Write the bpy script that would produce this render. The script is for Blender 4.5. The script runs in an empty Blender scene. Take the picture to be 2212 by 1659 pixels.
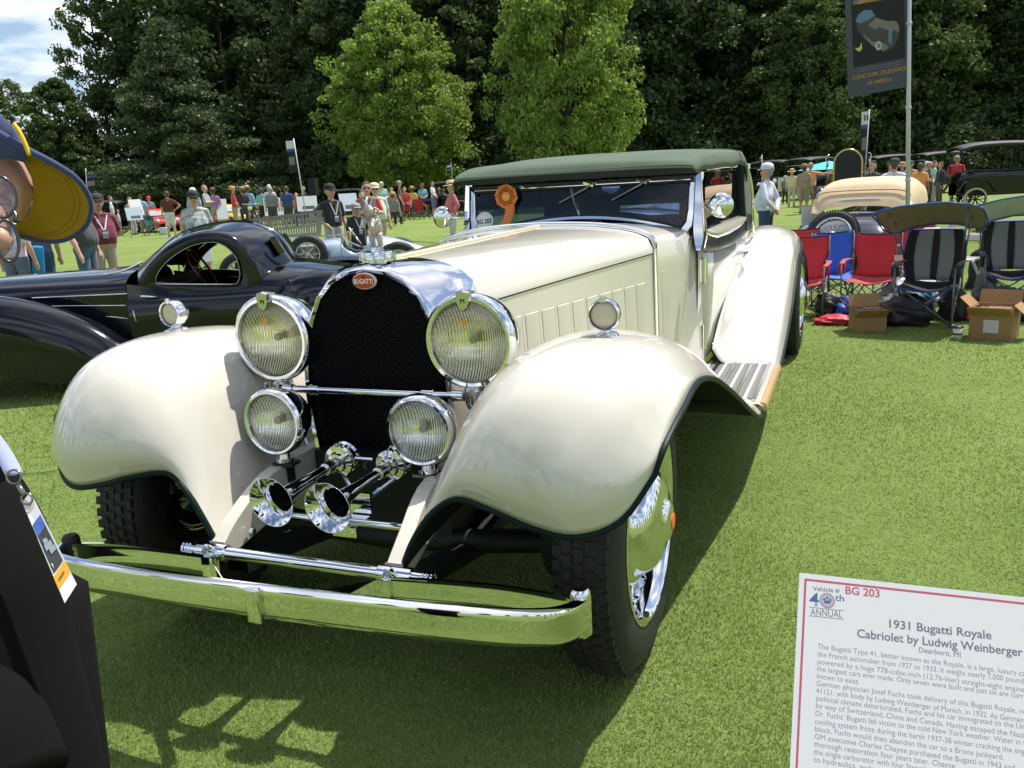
import bpy, bmesh, math, random
import numpy as np
from mathutils import Vector, Matrix
random.seed(7); rng = np.random.default_rng(7)
PI = math.pi
scene = bpy.context.scene
COL = scene.collection
# ------------------------------------------------------------------ camera
W0, H0, F0 = 2212.0, 1659.0, 1853.0          # the photograph's viewing size and focal length in its pixels
CAM = Vector((1.44, 0.0, 1.5))
_p, _y, _r = math.radians(13.2), math.radians(22.0), math.radians(3.3)
FWD = Vector((-math.sin(_y)*math.cos(_p), math.cos(_y)*math.cos(_p), -math.sin(_p)))
_R = Vector((math.cos(_y), math.sin(_y), 0)); _U = _R.cross(FWD)
RGT = _R*math.cos(_r) - _U*math.sin(_r); UPV = _U*math.cos(_r) + _R*math.sin(_r)
cd = bpy.data.cameras.new('camera'); cam = bpy.data.objects.new('camera', cd); COL.objects.link(cam)
cd.sensor_width = 36; cd.lens = 36*F0/W0; cd.clip_start = 0.05; cd.clip_end = 2000
cam.matrix_world = Matrix(((RGT.x, UPV.x, -FWD.x, CAM.x), (RGT.y, UPV.y, -FWD.y, CAM.y), (RGT.z, UPV.z, -FWD.z, CAM.z), (0, 0, 0, 1)))
scene.camera = cam
def ray(u, v): return FWD + RGT*((u-W0/2)/F0) - UPV*((v-H0/2)/F0)
def gnd(u, v, z=0.0):
    d = ray(u, v); t = (z-CAM.z)/d.z; return CAM + d*t
HF = Vector((-math.sin(_y), math.cos(_y), 0))
def far(u, v, dist):                           # the point of that sight line at a depth in front of the camera
    d = ray(u, v); return CAM + d*(dist/d.dot(HF))
def base(u, dist):                             # ground point in column u (near the horizon) at a distance
    p = far(u, 392-(u-1106)*0.0577, dist); return Vector((p.x, p.y, 0))
# ------------------------------------------------------------------ light
SUN = Vector((0.25, 0.40, 1.0)).normalized()
SUN_EL = math.asin(SUN.z); SUN_AZ = math.atan2(SUN.x, SUN.y)
wd = bpy.data.worlds.new('World'); scene.world = wd; wd.use_nodes = True
nt = wd.node_tree; nt.nodes.clear()
def nn(t, ty, **k):
    n = t.nodes.new(ty)
    for a, b in k.items(): setattr(n, a, b)
    return n
def lk(t, a, b): t.links.new(a, b)
def mth(t, op, a=None, b=None, c=None, clamp=False):
    n = nn(t, 'ShaderNodeMath', operation=op); n.use_clamp = clamp
    for i, v in enumerate((a, b, c)):
        if v is None: continue
        if hasattr(v, 'default_value') or hasattr(v, 'links'): lk(t, v, n.inputs[i])
        else: n.inputs[i].default_value = v
    return n.outputs[0]
sky = nn(nt, 'ShaderNodeTexSky', sky_type='NISHITA'); sky.sun_disc = False
sky.sun_elevation = SUN_EL; sky.sun_rotation = SUN_AZ; sky.air_density = 1.0; sky.dust_density = 0.8; sky.ozone_density = 1.2
bg = nn(nt, 'ShaderNodeBackground'); bg.inputs['Strength'].default_value = 0.11
tc = nn(nt, 'ShaderNodeTexCoord'); sx = nn(nt, 'ShaderNodeSeparateXYZ'); lk(nt, tc.outputs['Generated'], sx.inputs[0])
zc = mth(nt, 'ADD', mth(nt, 'MAXIMUM', sx.outputs[2], 0.0), 0.16)
cx = nn(nt, 'ShaderNodeCombineXYZ'); lk(nt, mth(nt, 'DIVIDE', sx.outputs[0], zc), cx.inputs[0]); lk(nt, mth(nt, 'DIVIDE', sx.outputs[1], zc), cx.inputs[1])
nz = nn(nt, 'ShaderNodeTexNoise'); nz.inputs['Scale'].default_value = 1.5; nz.inputs['Detail'].default_value = 7; nz.inputs['Roughness'].default_value = 0.55
ad = nn(nt, 'ShaderNodeVectorMath', operation='ADD'); ad.inputs[1].default_value = (9.9, 8.1, 0); lk(nt, cx.outputs[0], ad.inputs[0]); lk(nt, ad.outputs[0], nz.inputs['Vector'])
cr = nn(nt, 'ShaderNodeValToRGB'); cr.color_ramp.elements[0].position = 0.45; cr.color_ramp.elements[1].position = 0.62
lk(nt, nz.outputs[0], cr.inputs[0])
mix = nn(nt, 'ShaderNodeMix', data_type='RGBA'); lk(nt, mth(nt, 'MULTIPLY', cr.outputs[0], 0.9), mix.inputs[0])
lk(nt, sky.outputs[0], mix.inputs[6]); mix.inputs[7].default_value = (10.0, 10.1, 10.3, 1)
lk(nt, mix.outputs[2], bg.inputs[0]); out = nn(nt, 'ShaderNodeOutputWorld'); lk(nt, bg.outputs[0], out.inputs[0])
sl = bpy.data.lights.new('sun', 'SUN'); sl.energy = 4.6; sl.angle = math.radians(0.53); sl.color = (1.0, 0.955, 0.88)
so = bpy.data.objects.new('sun', sl); COL.objects.link(so); so.rotation_euler = SUN.to_track_quat('Z', 'Y').to_euler(); so.location = (6, 10, 30)
scene.view_settings.view_transform = 'Standard'; scene.view_settings.look = 'None'
scene.view_settings.exposure = 0.42; scene.view_settings.gamma = 1.0; scene.view_settings.use_curve_mapping = False
scene.render.engine = 'CYCLES'
try:
    scene.cycles.max_bounces = 8; scene.cycles.diffuse_bounces = 3; scene.cycles.glossy_bounces = 5
    scene.cycles.transmission_bounces = 6; scene.cycles.transparent_max_bounces = 10
    scene.cycles.sample_clamp_indirect = 6.0; scene.cycles.caustics_reflective = False; scene.cycles.caustics_refractive = False
except Exception: pass
# ------------------------------------------------------------------ materials
MATS = {}
def mat(name, col=(.5, .5, .5), rough=.5, metal=0.0, spec=.5, coat=0.0, bump=0.0, bscale=50.0, var=0.0, vscale=8.0, sheen=0.0, trans=0.0, ior=1.45, emis=0.0, coatr=0.03):
    if name in MATS: return MATS[name]
    m = bpy.data.materials.new(name); m.use_nodes = True; t = m.node_tree; b = t.nodes['Principled BSDF']
    b.inputs['Base Color'].default_value = (*col, 1); b.inputs['Roughness'].default_value = rough; b.inputs['Metallic'].default_value = metal
    b.inputs['Specular IOR Level'].default_value = spec; b.inputs['Coat Weight'].default_value = coat; b.inputs['Coat Roughness'].default_value = coatr
    b.inputs['Sheen Weight'].default_value = sheen; b.inputs['Transmission Weight'].default_value = trans; b.inputs['IOR'].default_value = ior
    tcn = None
    if bump or var: tcn = nn(t, 'ShaderNodeTexCoord')
    if var:
        z = nn(t, 'ShaderNodeTexNoise'); z.inputs['Scale'].default_value = vscale; z.inputs['Detail'].default_value = 6; lk(t, tcn.outputs['Object'], z.inputs['Vector'])
        mx = nn(t, 'ShaderNodeMix', data_type='RGBA'); mx.inputs[6].default_value = (*[max(0, c*(1-var)) for c in col], 1); mx.inputs[7].default_value = (*[min(1, c*(1+var)) for c in col], 1)
        r = nn(t, 'ShaderNodeMapRange'); r.inputs[1].default_value = .3; r.inputs[2].default_value = .7; lk(t, z.outputs[0], r.inputs[0]); lk(t, r.outputs[0], mx.inputs[0]); lk(t, mx.outputs[2], b.inputs['Base Color'])
    if bump:
        z = nn(t, 'ShaderNodeTexNoise'); z.inputs['Scale'].default_value = bscale; z.inputs['Detail'].default_value = 4; lk(t, tcn.outputs['Object'], z.inputs['Vector'])
        bp = nn(t, 'ShaderNodeBump'); bp.inputs['Strength'].default_value = bump; bp.inputs['Distance'].default_value = .01; lk(t, z.outputs[0], bp.inputs['Height']); lk(t, bp.outputs[0], b.inputs['Normal'])
    MATS[name] = m; return m
cream = mat('cream_paint', (.645, .61, .52), .30, coat=1.0, spec=.5, var=.015, vscale=2.5, coatr=.045)
chrome = mat('chrome', (.80, .81, .83), .035, 1.0, bump=.02, bscale=9)
chrome2 = mat('worn_chrome', (.62, .61, .58), .16, 1.0, bump=.05, bscale=60)
black = mat('black_rubber', (.018, .018, .018), .62, bump=.3, bscale=40, var=.3)
blackp = mat('black_paint', (.003, .004, .008), .12, spec=.25, coat=.65, coatr=.015)
core_m = mat('radiator_black', (.008, .009, .012), .45)
darkgreen = mat('dark_green_paint', (.005, .016, .014), .42, spec=.16)
under = mat('fender_underside', (.010, .014, .016), .55)
navy = mat('navy_paint', (.010, .018, .045), .15, coat=1.0)
canvas = mat('green_canvas', (.082, .120, .080), .9, bump=.25, bscale=260, var=.12, vscale=3, sheen=.05)
leather = mat('navy_leather', (.012, .02, .05), .5, bump=.3, bscale=90)
wood = mat('varnished_wood', (.10, .035, .012), .25, coat=.6, var=.3, vscale=14)
def glassmat(name, tint=(.9, .93, .95), refl=1.0, rough=0.0, ior=1.5):
    m = bpy.data.materials.new(name); m.use_nodes = True; t = m.node_tree; t.nodes.clear()
    o = nn(t, 'ShaderNodeOutputMaterial'); mx = nn(t, 'ShaderNodeMixShader'); tr = nn(t, 'ShaderNodeBsdfTransparent'); gl = nn(t, 'ShaderNodeBsdfGlossy')
    tr.inputs[0].default_value = (*tint, 1); gl.inputs['Roughness'].default_value = rough; gl.inputs[0].default_value = (refl, refl, refl, 1)
    fr = nn(t, 'ShaderNodeFresnel'); fr.inputs[0].default_value = ior
    lk(t, fr.outputs[0], mx.inputs[0]); lk(t, tr.outputs[0], mx.inputs[1]); lk(t, gl.outputs[0], mx.inputs[2]); lk(t, mx.outputs[0], o.inputs[0])
    return m
glass = glassmat('window_glass', (.36, .46, .66))
def rib_bump(t, scale, dist, strength=1.0):
    tcn = nn(t, 'ShaderNodeTexCoord'); strength *= .7; wv = nn(t, 'ShaderNodeTexWave', wave_type='BANDS', bands_direction='X'); wv.inputs['Scale'].default_value = scale; wv.inputs['Distortion'].default_value = 0; wv.inputs['Detail Scale'].default_value = .5
    lk(t, tcn.outputs['Object'], wv.inputs['Vector']); bp = nn(t, 'ShaderNodeBump'); bp.inputs['Strength'].default_value = strength; bp.inputs['Distance'].default_value = dist; lk(t, wv.outputs[0], bp.inputs['Height']); return bp.outputs[0]
def lens_mat(name, tint, sc=34.0):
    m = bpy.data.materials.new(name); m.use_nodes = True; t = m.node_tree; t.nodes.clear()
    o = nn(t, 'ShaderNodeOutputMaterial'); mx = nn(t, 'ShaderNodeMixShader'); tr = nn(t, 'ShaderNodeBsdfTransparent'); gl = nn(t, 'ShaderNodeBsdfGlossy')
    tr.inputs[0].default_value = (*tint, 1); gl.inputs['Roughness'].default_value = .03; gl.inputs[0].default_value = (1, 1, 1, 1)
    nb_ = rib_bump(t, sc, .0012); lk(t, nb_, gl.inputs['Normal']); fr = nn(t, 'ShaderNodeFresnel'); fr.inputs[0].default_value = 1.75; lk(t, nb_, fr.inputs['Normal'])
    lk(t, fr.outputs[0], mx.inputs[0]); lk(t, tr.outputs[0], mx.inputs[1]); lk(t, gl.outputs[0], mx.inputs[2]); lk(t, mx.outputs[0], o.inputs[0]); return m
refl_m = mat('lamp_reflector', (.95, .93, .85), .10, .95); lk(refl_m.node_tree, rib_bump(refl_m.node_tree, 34, .0014), refl_m.node_tree.nodes['Principled BSDF'].inputs['Normal'])
lens_head = lens_mat('headlight_glass', (.97, .95, .82)); lens_fog = lens_mat('fog_glass', (.97, .98, .97), 40)
# ------------------------------------------------------------------ mesh helpers
def BM(): return bmesh.new()
def fin(name, bm, m, parent=None, smooth=True, angle=None, mods=None):
    """link a bmesh (in world coordinates) as one object; a parent only moves the origin"""
    me = bpy.data.meshes.new(name); bm.to_mesh(me); bm.free()
    ms = m if isinstance(m, (list, tuple)) else [m]
    for q in ms: me.materials.append(q)
    if smooth:
        for p in me.polygons: p.use_smooth = True
        if angle: me.set_sharp_from_angle(angle=math.radians(angle))
    o = bpy.data.objects.new(name, me); COL.objects.link(o)
    if parent is not None: o.parent = parent
    return o
def thing(name, label, cat, loc=(0, 0, 0), rotz=0.0, group=None):
    o = bpy.data.objects.new(name, None); COL.objects.link(o); o.empty_display_size = .2
    o.location = loc; o.rotation_euler = (0, 0, rotz); o['label'] = label; o['category'] = cat
    if group: o['group'] = group
    return o
def tag(o, label=None, cat=None, group=None, kind=None):
    if label: o['label'] = label
    if cat: o['category'] = cat
    if group: o['group'] = group
    if kind: o['kind'] = kind
    return o
def bx(bm, c, s, rot=None, mi=0, taper=1.0):
    """box of size s at c; rot = Matrix 3x3"""
    vs = []
    for z in (-.5, .5):
        k = taper if z > 0 else 1.0
        for x, y in ((-.5, -.5), (.5, -.5), (.5, .5), (-.5, .5)):
            v = Vector((x*s[0]*k, y*s[1]*k, z*s[2]))
            if rot is not None: v = rot @ v
            vs.append(bm.verts.new(v+Vector(c)))
    for f in ((3, 2, 1, 0), (4, 5, 6, 7), (0, 1, 5, 4), (1, 2, 6, 5), (2, 3, 7, 6), (3, 0, 4, 7)):
        bm.faces.new([vs[i] for i in f]).material_index = mi
    return vs
def rz(a): return Matrix.Rotation(a, 3, 'Z')
def frame(d):
    d = Vector(d).normalized(); a = Vector((0, 0, 1)) if abs(d.z) < .9 else Vector((1, 0, 0))
    x = a.cross(d).normalized(); return x, d.cross(x), d
def ringpath(bm, pts, rad, seg=10, cap=True, mi=0, flat=None, closed=False):
    """tube along pts; rad number or list; flat=(a,b) scales the section"""
    pts = [Vector(p) for p in pts]; n = len(pts)
    rs = rad if isinstance(rad, (list, tuple)) else [rad]*n
    rings = []; px = None
    for i, p in enumerate(pts):
        a = pts[(i-1) % n] if (i > 0 or closed) else p; b = pts[(i+1) % n] if (i < n-1 or closed) else p
        d = (b-a).normalized()
        if px is None: px, py, _ = frame(d)
        else:
            px = (px-d*px.dot(d)).normalized(); py = d.cross(px)
        fa, fb = flat if flat else (1, 1)
        rings.append([bm.verts.new(p+px*(math.cos(2*PI*k/seg)*rs[i]*fa)+py*(math.sin(2*PI*k/seg)*rs[i]*fb)) for k in range(seg)])
    m = n if closed else n-1
    for i in range(m):
        A, B = rings[i], rings[(i+1) % n]
        for k in range(seg):
            bm.faces.new((A[k], A[(k+1) % seg], B[(k+1) % seg], B[k])).material_index = mi
    if cap and not closed:
        bm.faces.new(rings[0][::-1]).material_index = mi; bm.faces.new(rings[-1]).material_index = mi
    return rings
def lathe(bm, prof, origin, axis, seg=32, mi=0, capa=False, capb=False, ell=(1, 1), xax=None):
    """prof list of (radius, along)"""
    o = Vector(origin); X, Y, D = frame(axis)
    if xax is not None:
        X = Vector(xax); X = (X-D*X.dot(D)).normalized(); Y = D.cross(X)
    rings = []
    for r, h in prof:
        if r < 1e-6: rings.append([bm.verts.new(o+D*h)])
        else: rings.append([bm.verts.new(o+D*h+X*(math.cos(2*PI*k/seg)*r*ell[0])+Y*(math.sin(2*PI*k/seg)*r*ell[1])) for k in range(seg)])
    for A, B in zip(rings, rings[1:]):
        for k in range(seg):
            k2 = (k+1) % seg
            if len(A) == 1 and len(B) == 1: continue
            if len(A) == 1: f = (A[0], B[k2], B[k])
            elif len(B) == 1: f = (A[k], A[k2], B[0])
            else: f = (A[k], A[k2], B[k2], B[k])
            bm.faces.new(f).material_index = mi
    if capa and len(rings[0]) > 1: bm.faces.new(rings[0][::-1]).material_index = mi
    if capb and len(rings[-1]) > 1: bm.faces.new(rings[-1]).material_index = mi
    return rings
def cr1(P, t):
    """Catmull-Rom through the list P at parameter t in 0..len-1"""
    n = len(P); i = min(int(t), n-2); f = t-i
    p1, p2 = P[i], P[i+1]; p0 = P[i-1] if i > 0 else p1*2-p2; p3 = P[i+2] if i+2 < n else p2*2-p1
    return 0.5*((2*p1)+(p2-p0)*f+(2*p0-5*p1+4*p2-p3)*f*f+(3*p1-p0-3*p2+p3)*f*f*f)
def smooth_pts(P, k=4):
    P = [Vector(p) for p in P]; return [cr1(P, i/k) for i in range((len(P)-1)*k+1)]
def grid(bm, rows, mi=0, closed=False, flip=False):
    V = [[bm.verts.new(p) for p in r] for r in rows]
    for A, B in zip(V, V[1:]):
        n = len(A)
        for k in range(n if closed else n-1):
            q = (A[k], A[(k+1) % n], B[(k+1) % n], B[k])
            try: bm.faces.new(q[::-1] if flip else q).material_index = mi
            except ValueError: pass
    return V
def sgrid(rows, ku=4, kv=4):
    """smooth both ways a control grid of points"""
    A = [smooth_pts(r, ku) for r in rows]
    cols = [smooth_pts([A[i][j] for i in range(len(A))], kv) for j in range(len(A[0]))]
    return [[cols[j][i] for j in range(len(cols))] for i in range(len(cols[0]))]
def solid(o, th, off=-1, mo=0, bevel=0):
    s = o.modifiers.new('solid', 'SOLIDIFY'); s.thickness = th; s.offset = off; s.material_offset = mo; s.material_offset_rim = mo
    if bevel:
        b = o.modifiers.new('bev', 'BEVEL'); b.width = bevel; b.segments = 2; b.limit_method = 'ANGLE'
    return o
def bev(o, w, seg=2, ang=40):
    b = o.modifiers.new('bev', 'BEVEL'); b.width = w; b.segments = seg; b.limit_method = 'ANGLE'; b.angle_limit = math.radians(ang)
    return o
def text(name, s, m, parent, origin, xdir, ydir, size, align='LEFT', bold=0.0, extrude=.0002, sx=1.0, shear=0.0, spacing=1.0):
    """flat lettering as a mesh lying in the plane (xdir, ydir)"""
    cu = bpy.data.curves.new(name, 'FONT'); cu.body = s; cu.size = size; cu.align_x = align; cu.offset = bold; cu.extrude = extrude; cu.shear = shear; cu.space_character = spacing; cu.resolution_u = 3
    t = bpy.data.objects.new(name+'_tmp', cu); COL.objects.link(t)
    dg = bpy.context.evaluated_depsgraph_get(); me = bpy.data.meshes.new_from_object(t.evaluated_get(dg)); bpy.data.objects.remove(t); bpy.data.curves.remove(cu)
    X = Vector(xdir).normalized(); Y = Vector(ydir); Y = (Y-X*Y.dot(X)).normalized(); Z = X.cross(Y)
    o3 = Vector(origin)
    for v in me.vertices:
        c = v.co.copy(); v.co = o3+X*(c.x*sx)+Y*c.y+Z*c.z
    me.materials.clear(); me.materials.append(m)
    o = bpy.data.objects.new(name, me); COL.objects.link(o); o.parent = parent
    return o
def rebase(root):
    """children were built in world coordinates: shift them under their thing"""
    mw = Matrix.Translation(root.location) @ Matrix.Rotation(root.rotation_euler.z, 4, 'Z'); inv = mw.inverted()
    for ch in root.children:
        if ch.type == 'MESH' and not ch.get('_done'):
            ch.matrix_basis = inv @ ch.matrix_basis; ch['_done'] = 1
def copy_tree(o, parent=None):
    c = o.copy(); COL.objects.link(c); c.parent = parent
    for ch in list(o.children): copy_tree(ch, c)
    return c
# ------------------------------------------------------------------ ground
def grass_ground():
    m = bpy.data.materials.new('lawn'); m.use_nodes = True; t = m.node_tree; b = t.nodes['Principled BSDF']
    b.inputs['Roughness'].default_value = .85; b.inputs['Specular IOR Level'].default_value = .15
    tcn = nn(t, 'ShaderNodeTexCoord')
    def noise(s, d=5, r=.55):
        z = nn(t, 'ShaderNodeTexNoise'); z.inputs['Scale'].default_value = s; z.inputs['Detail'].default_value = d; z.inputs['Roughness'].default_value = r; lk(t, tcn.outputs['Object'], z.inputs['Vector']); return z.outputs[0]
    mx = nn(t, 'ShaderNodeMix', data_type='RGBA'); mx.inputs[6].default_value = (.135, .208, .044, 1); mx.inputs[7].default_value = (.245, .315, .092, 1)
    v = mth(t, 'ADD', mth(t, 'MULTIPLY', noise(.45, 4), .5), mth(t, 'ADD', mth(t, 'MULTIPLY', noise(6), .35), mth(t, 'MULTIPLY', noise(90, 3, .7), .35)))
    r = nn(t, 'ShaderNodeMapRange'); r.inputs[1].default_value = .42; r.inputs[2].default_value = .78; lk(t, v, r.inputs[0]); lk(t, r.outputs[0], mx.inputs[0])
    lk(t, mx.outputs[2], b.inputs['Base Color'])
    bp = nn(t, 'ShaderNodeBump'); bp.inputs['Strength'].default_value = .7; bp.inputs['Distance'].default_value = .03; lk(t, noise(130, 3, .7), bp.inputs['Height']); lk(t, bp.outputs[0], b.inputs['Normal'])
    bm = BM(); s = 900
    vs = [bm.verts.new(p) for p in ((-s, -s, 0), (s, -s, 0), (s, s, 0), (-s, s, 0))]; bm.faces.new(vs)
    o = fin('ground', bm, m, smooth=False); o['kind'] = 'structure'; o['label'] = 'mown green lawn'
grass_ground()
def leafmat(name, c1, c2, trans=.35, rough=.55):
    m = bpy.data.materials.new(name); m.use_nodes = True; t = m.node_tree; t.nodes.clear()
    o = nn(t, 'ShaderNodeOutputMaterial'); g = nn(t, 'ShaderNodeNewGeometry'); mx = nn(t, 'ShaderNodeMix', data_type='RGBA')
    mx.inputs[6].default_value = (*c1, 1); mx.inputs[7].default_value = (*c2, 1); lk(t, g.outputs['Random Per Island'], mx.inputs[0])
    d = nn(t, 'ShaderNodeBsdfDiffuse'); tl = nn(t, 'ShaderNodeBsdfTranslucent'); gl = nn(t, 'ShaderNodeBsdfGlossy'); gl.inputs['Roughness'].default_value = rough
    gl.inputs[0].default_value = (.6, .62, .5, 1)
    hs = nn(t, 'ShaderNodeHueSaturation'); hs.inputs['Value'].default_value = 1.25; hs.inputs['Hue'].default_value = .485; lk(t, mx.outputs[2], hs.inputs['Color'])
    lk(t, mx.outputs[2], d.inputs[0]); lk(t, hs.outputs[0], tl.inputs[0])
    m1 = nn(t, 'ShaderNodeMixShader'); m1.inputs[0].default_value = trans; lk(t, d.outputs[0], m1.inputs[1]); lk(t, tl.outputs[0], m1.inputs[2])
    m2 = nn(t, 'ShaderNodeMixShader'); m2.inputs[0].default_value = .06; lk(t, m1.outputs[0], m2.inputs[1]); lk(t, gl.outputs[0], m2.inputs[2]); lk(t, m2.outputs[0], o.inputs[0])
    return m
def tri_mesh(name, V, n_per, mats):
    """V: (N, n_per, 3) polygons without shared vertices"""
    N = V.shape[0]; me = bpy.data.meshes.new(name)
    me.vertices.add(N*n_per); me.vertices.foreach_set('co', V.reshape(-1).astype(np.float32))
    me.loops.add(N*n_per); me.loops.foreach_set('vertex_index', np.arange(N*n_per, dtype=np.int32))
    me.polygons.add(N); me.polygons.foreach_set('loop_start', np.arange(0, N*n_per, n_per, dtype=np.int32))
    me.update(calc_edges=True); me.materials.append(mats); return me
def grass_blades():
    N = 860000
    # denser towards where one stands, thinning out with distance
    d = 1.1*np.exp(rng.random(N)*math.log(24/1.1)); a = math.radians(22)+(rng.random(N)-.5)*math.radians(132)
    x = CAM.x-np.sin(a)*d; y = CAM.y+np.cos(a)*d
    h = .006+.009*rng.random(N); h *= 1+.25*np.sin(x*3.1+y*1.7); w = (.0013+.0012*rng.random(N))*(1+np.clip(d-2, 0, 9)*.36); h *= 1+np.clip(d-4, 0, 9)*.03
    th = rng.random(N)*2*PI; lean = (rng.random((N, 2))-.5)*.020
    V = np.zeros((N, 3, 3)); dx = np.cos(th)*w; dy = np.sin(th)*w
    V[:, 0, 0] = x-dx; V[:, 0, 1] = y-dy; V[:, 1, 0] = x+dx; V[:, 1, 1] = y+dy; V[:, 2, 0] = x+lean[:, 0]; V[:, 2, 1] = y+lean[:, 1]; V[:, 2, 2] = h
    gm_ = leafmat('grass_blade', (.190, .285, .062), (.345, .445, .140), .40, .6); t_ = gm_.node_tree
    hs_ = [n for n in t_.nodes if n.type == 'MIX'][0]; tcn = nn(t_, 'ShaderNodeTexCoord'); z1 = nn(t_, 'ShaderNodeTexNoise'); z1.inputs['Scale'].default_value = .9; z1.inputs['Detail'].default_value = 5; lk(t_, tcn.outputs['Object'], z1.inputs['Vector'])
    g_ = [n for n in t_.nodes if n.type == 'NEW_GEOMETRY'][0]; rr = nn(t_, 'ShaderNodeMapRange'); rr.inputs[1].default_value = .35; rr.inputs[2].default_value = .65; lk(t_, z1.outputs[0], rr.inputs[0])
    lk(t_, mth(t_, 'ADD', mth(t_, 'MULTIPLY', g_.outputs['Random Per Island'], .55), mth(t_, 'MULTIPLY', rr.outputs[0], .42)), hs_.inputs[0])
    me = tri_mesh('grass_blades', V, 3, gm_)
    o = bpy.data.objects.new('grass_blades', me); COL.objects.link(o); tag(o, 'short mown grass blades of the lawn', 'grass', kind='stuff')
grass_blades()
# ------------------------------------------------------------------ trees
bark = mat('bark', (.055, .042, .030), .9, bump=1.0, bscale=14, var=.4)
L_maple = leafmat('maple_leaf', (.095, .185, .024), (.25, .37, .065), .45)
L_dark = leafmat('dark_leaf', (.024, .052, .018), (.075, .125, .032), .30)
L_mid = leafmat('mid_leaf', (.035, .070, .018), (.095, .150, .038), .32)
L_pine = leafmat('pine_needle', (.035, .065, .028), (.085, .125, .048), .2)
def unit(n):
    v = rng.normal(size=(n, 3)); return v/np.linalg.norm(v, axis=1)[:, None]
def leaves(cent, size, flat=0.0):
    """one bent leaf quad per centre"""
    n = len(cent); u = unit(n); w = unit(n)
    if flat: u[:, 2] *= (1-flat); w[:, 2] *= (1-flat); u /= np.linalg.norm(u, axis=1)[:, None]
    w = np.cross(u, w); w /= (np.linalg.norm(w, axis=1)[:, None]+1e-9); s = (size*(.6+.8*rng.random(n)))[:, None] if np.ndim(size) == 0 else (size*(.6+.8*rng.random(n)))[:, None]
    V = np.zeros((n, 4, 3)); V[:, 0] = cent-u*s*.5; V[:, 1] = cent+w*s*.32; V[:, 2] = cent+u*s*.55; V[:, 3] = cent-w*s*.32
    return V
def crown_mesh(name, H, Rr, base_h, m, nclump=420, per=85, leaf=.16, shape='maple', clump=.75):
    n = nclump; t = rng.random(n)                       # height fraction
    if shape == 'maple': prof = lambda t: np.sin(np.clip(t*.93+.07, 0, 1)**.86*PI)**.52*(1-.26*t)
    elif shape == 'tall': prof = lambda t: np.sin(np.clip(t*.92+.08, 0, 1)**.8*PI)**.5
    else: prof = lambda t: (1-t)**.8
    ang = rng.random(n)*2*PI; rr = np.sqrt(.30+.70*rng.random(n))
    lob = 1+.15*np.sin(3*ang+t*9)+.13*np.sin(7*ang-11*t)+.08*rng.normal(size=n)
    R = Rr*prof(t)*rr*lob
    C = np.stack([np.cos(ang)*R, np.sin(ang)*R, base_h+t*(H-base_h)], 1)
    cs = clump*(.55+.8*rng.random(n))*(1-.35*t)
    idx = np.repeat(np.arange(n), per); P = unit(n*per)*(rng.random(n*per)**.45)[:, None]*cs[idx][:, None]; P[:, 2] *= .62
    P += C[idx]; V = leaves(P, leaf)
    me = tri_mesh(name, V, 4, m); return me
def pine_mesh(name, H, Rr, base_h, m):
    cs = []
    z = base_h
    while z < H:
        t = (z-base_h)/(H-base_h); L = Rr*(1-t)**.75*(.85+.3*random.random())
        k = 7 if t < .8 else 4
        for i in range(k):
            a = random.random()*2*PI; Lb = L*(.6+.5*random.random())
            for q in range(int(Lb*3.2)+2):
                f = (q+.5)/(int(Lb*3.2)+2); r = Lb*f; wid = .25+.55*f*(1.15-f)*Lb*.5
                for _ in range(2):
                    a2 = a+random.uniform(-1, 1)*wid/max(r, .4); cs.append((math.cos(a2)*r, math.sin(a2)*r, z+.22*Lb*f-.10*Lb*f*f+random.uniform(-.12, .12)))
        z += .42+.25*random.random()
    C = np.array(cs); per = 26; idx = np.repeat(np.arange(len(C)), per); P = rng.normal(size=(len(idx), 3))*np.array([.30, .30, .11]); V = leaves(P+C[idx], .20, .4)
    V[:, 1] = V[:, 0]+(V[:, 1]-V[:, 0]); return tri_mesh(name, V, 4, m)
def trunk_mesh(H, r, nb=9, spread=2.6, start=.25):
    bm = BM(); ringpath(bm, [(0, 0, -.2), (0.02, 0, H*.2), (.06, .03, H*.5), (0, .05, H*.92)], [r*1.25, r, r*.65, r*.15], 9)
    for i in range(nb):
        t = start+(.85-start)*i/nb; a = i*2.4+.3; s = spread*(1-.5*t); z = H*t
        ringpath(bm, [(0.03, 0.02, z), (math.cos(a)*s*.5, math.sin(a)*s*.5, z+s*.30), (math.cos(a)*s, math.sin(a)*s, z+s*.72)], [r*.42, r*.25, r*.06], 6)
    me = bpy.data.meshes.new('trunk'); bm.to_mesh(me); bm.free(); me.materials.append(bark)
    for p in me.polygons: p.use_smooth = True
    return me
CR = {'maple': crown_mesh('crown', 9.6, 3.9, 1.55, L_maple, 520, 95, .17, 'maple', .62),
      'maple2': crown_mesh('crown', 9.6, 3.9, 1.55, L_maple, 520, 95, .17, 'maple', .62),
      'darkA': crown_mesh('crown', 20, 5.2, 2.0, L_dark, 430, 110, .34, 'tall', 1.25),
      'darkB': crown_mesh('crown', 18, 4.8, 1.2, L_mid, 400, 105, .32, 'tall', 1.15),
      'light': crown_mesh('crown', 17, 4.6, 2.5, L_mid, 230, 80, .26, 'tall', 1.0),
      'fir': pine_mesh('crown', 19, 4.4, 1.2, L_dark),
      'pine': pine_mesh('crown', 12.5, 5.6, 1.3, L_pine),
      'bush': crown_mesh('crown', 3.4, 2.6, .1, L_dark, 120, 90, .20, 'tall', .8)}
TR = {'maple': trunk_mesh(8.6, .20, 12, 2.9, .2), 'tall': trunk_mesh(17, .30, 10, 3.4, .3), 'pine': trunk_mesh(12, .28, 0), 'bush': trunk_mesh(2, .06, 4, .8, .1)}
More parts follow.
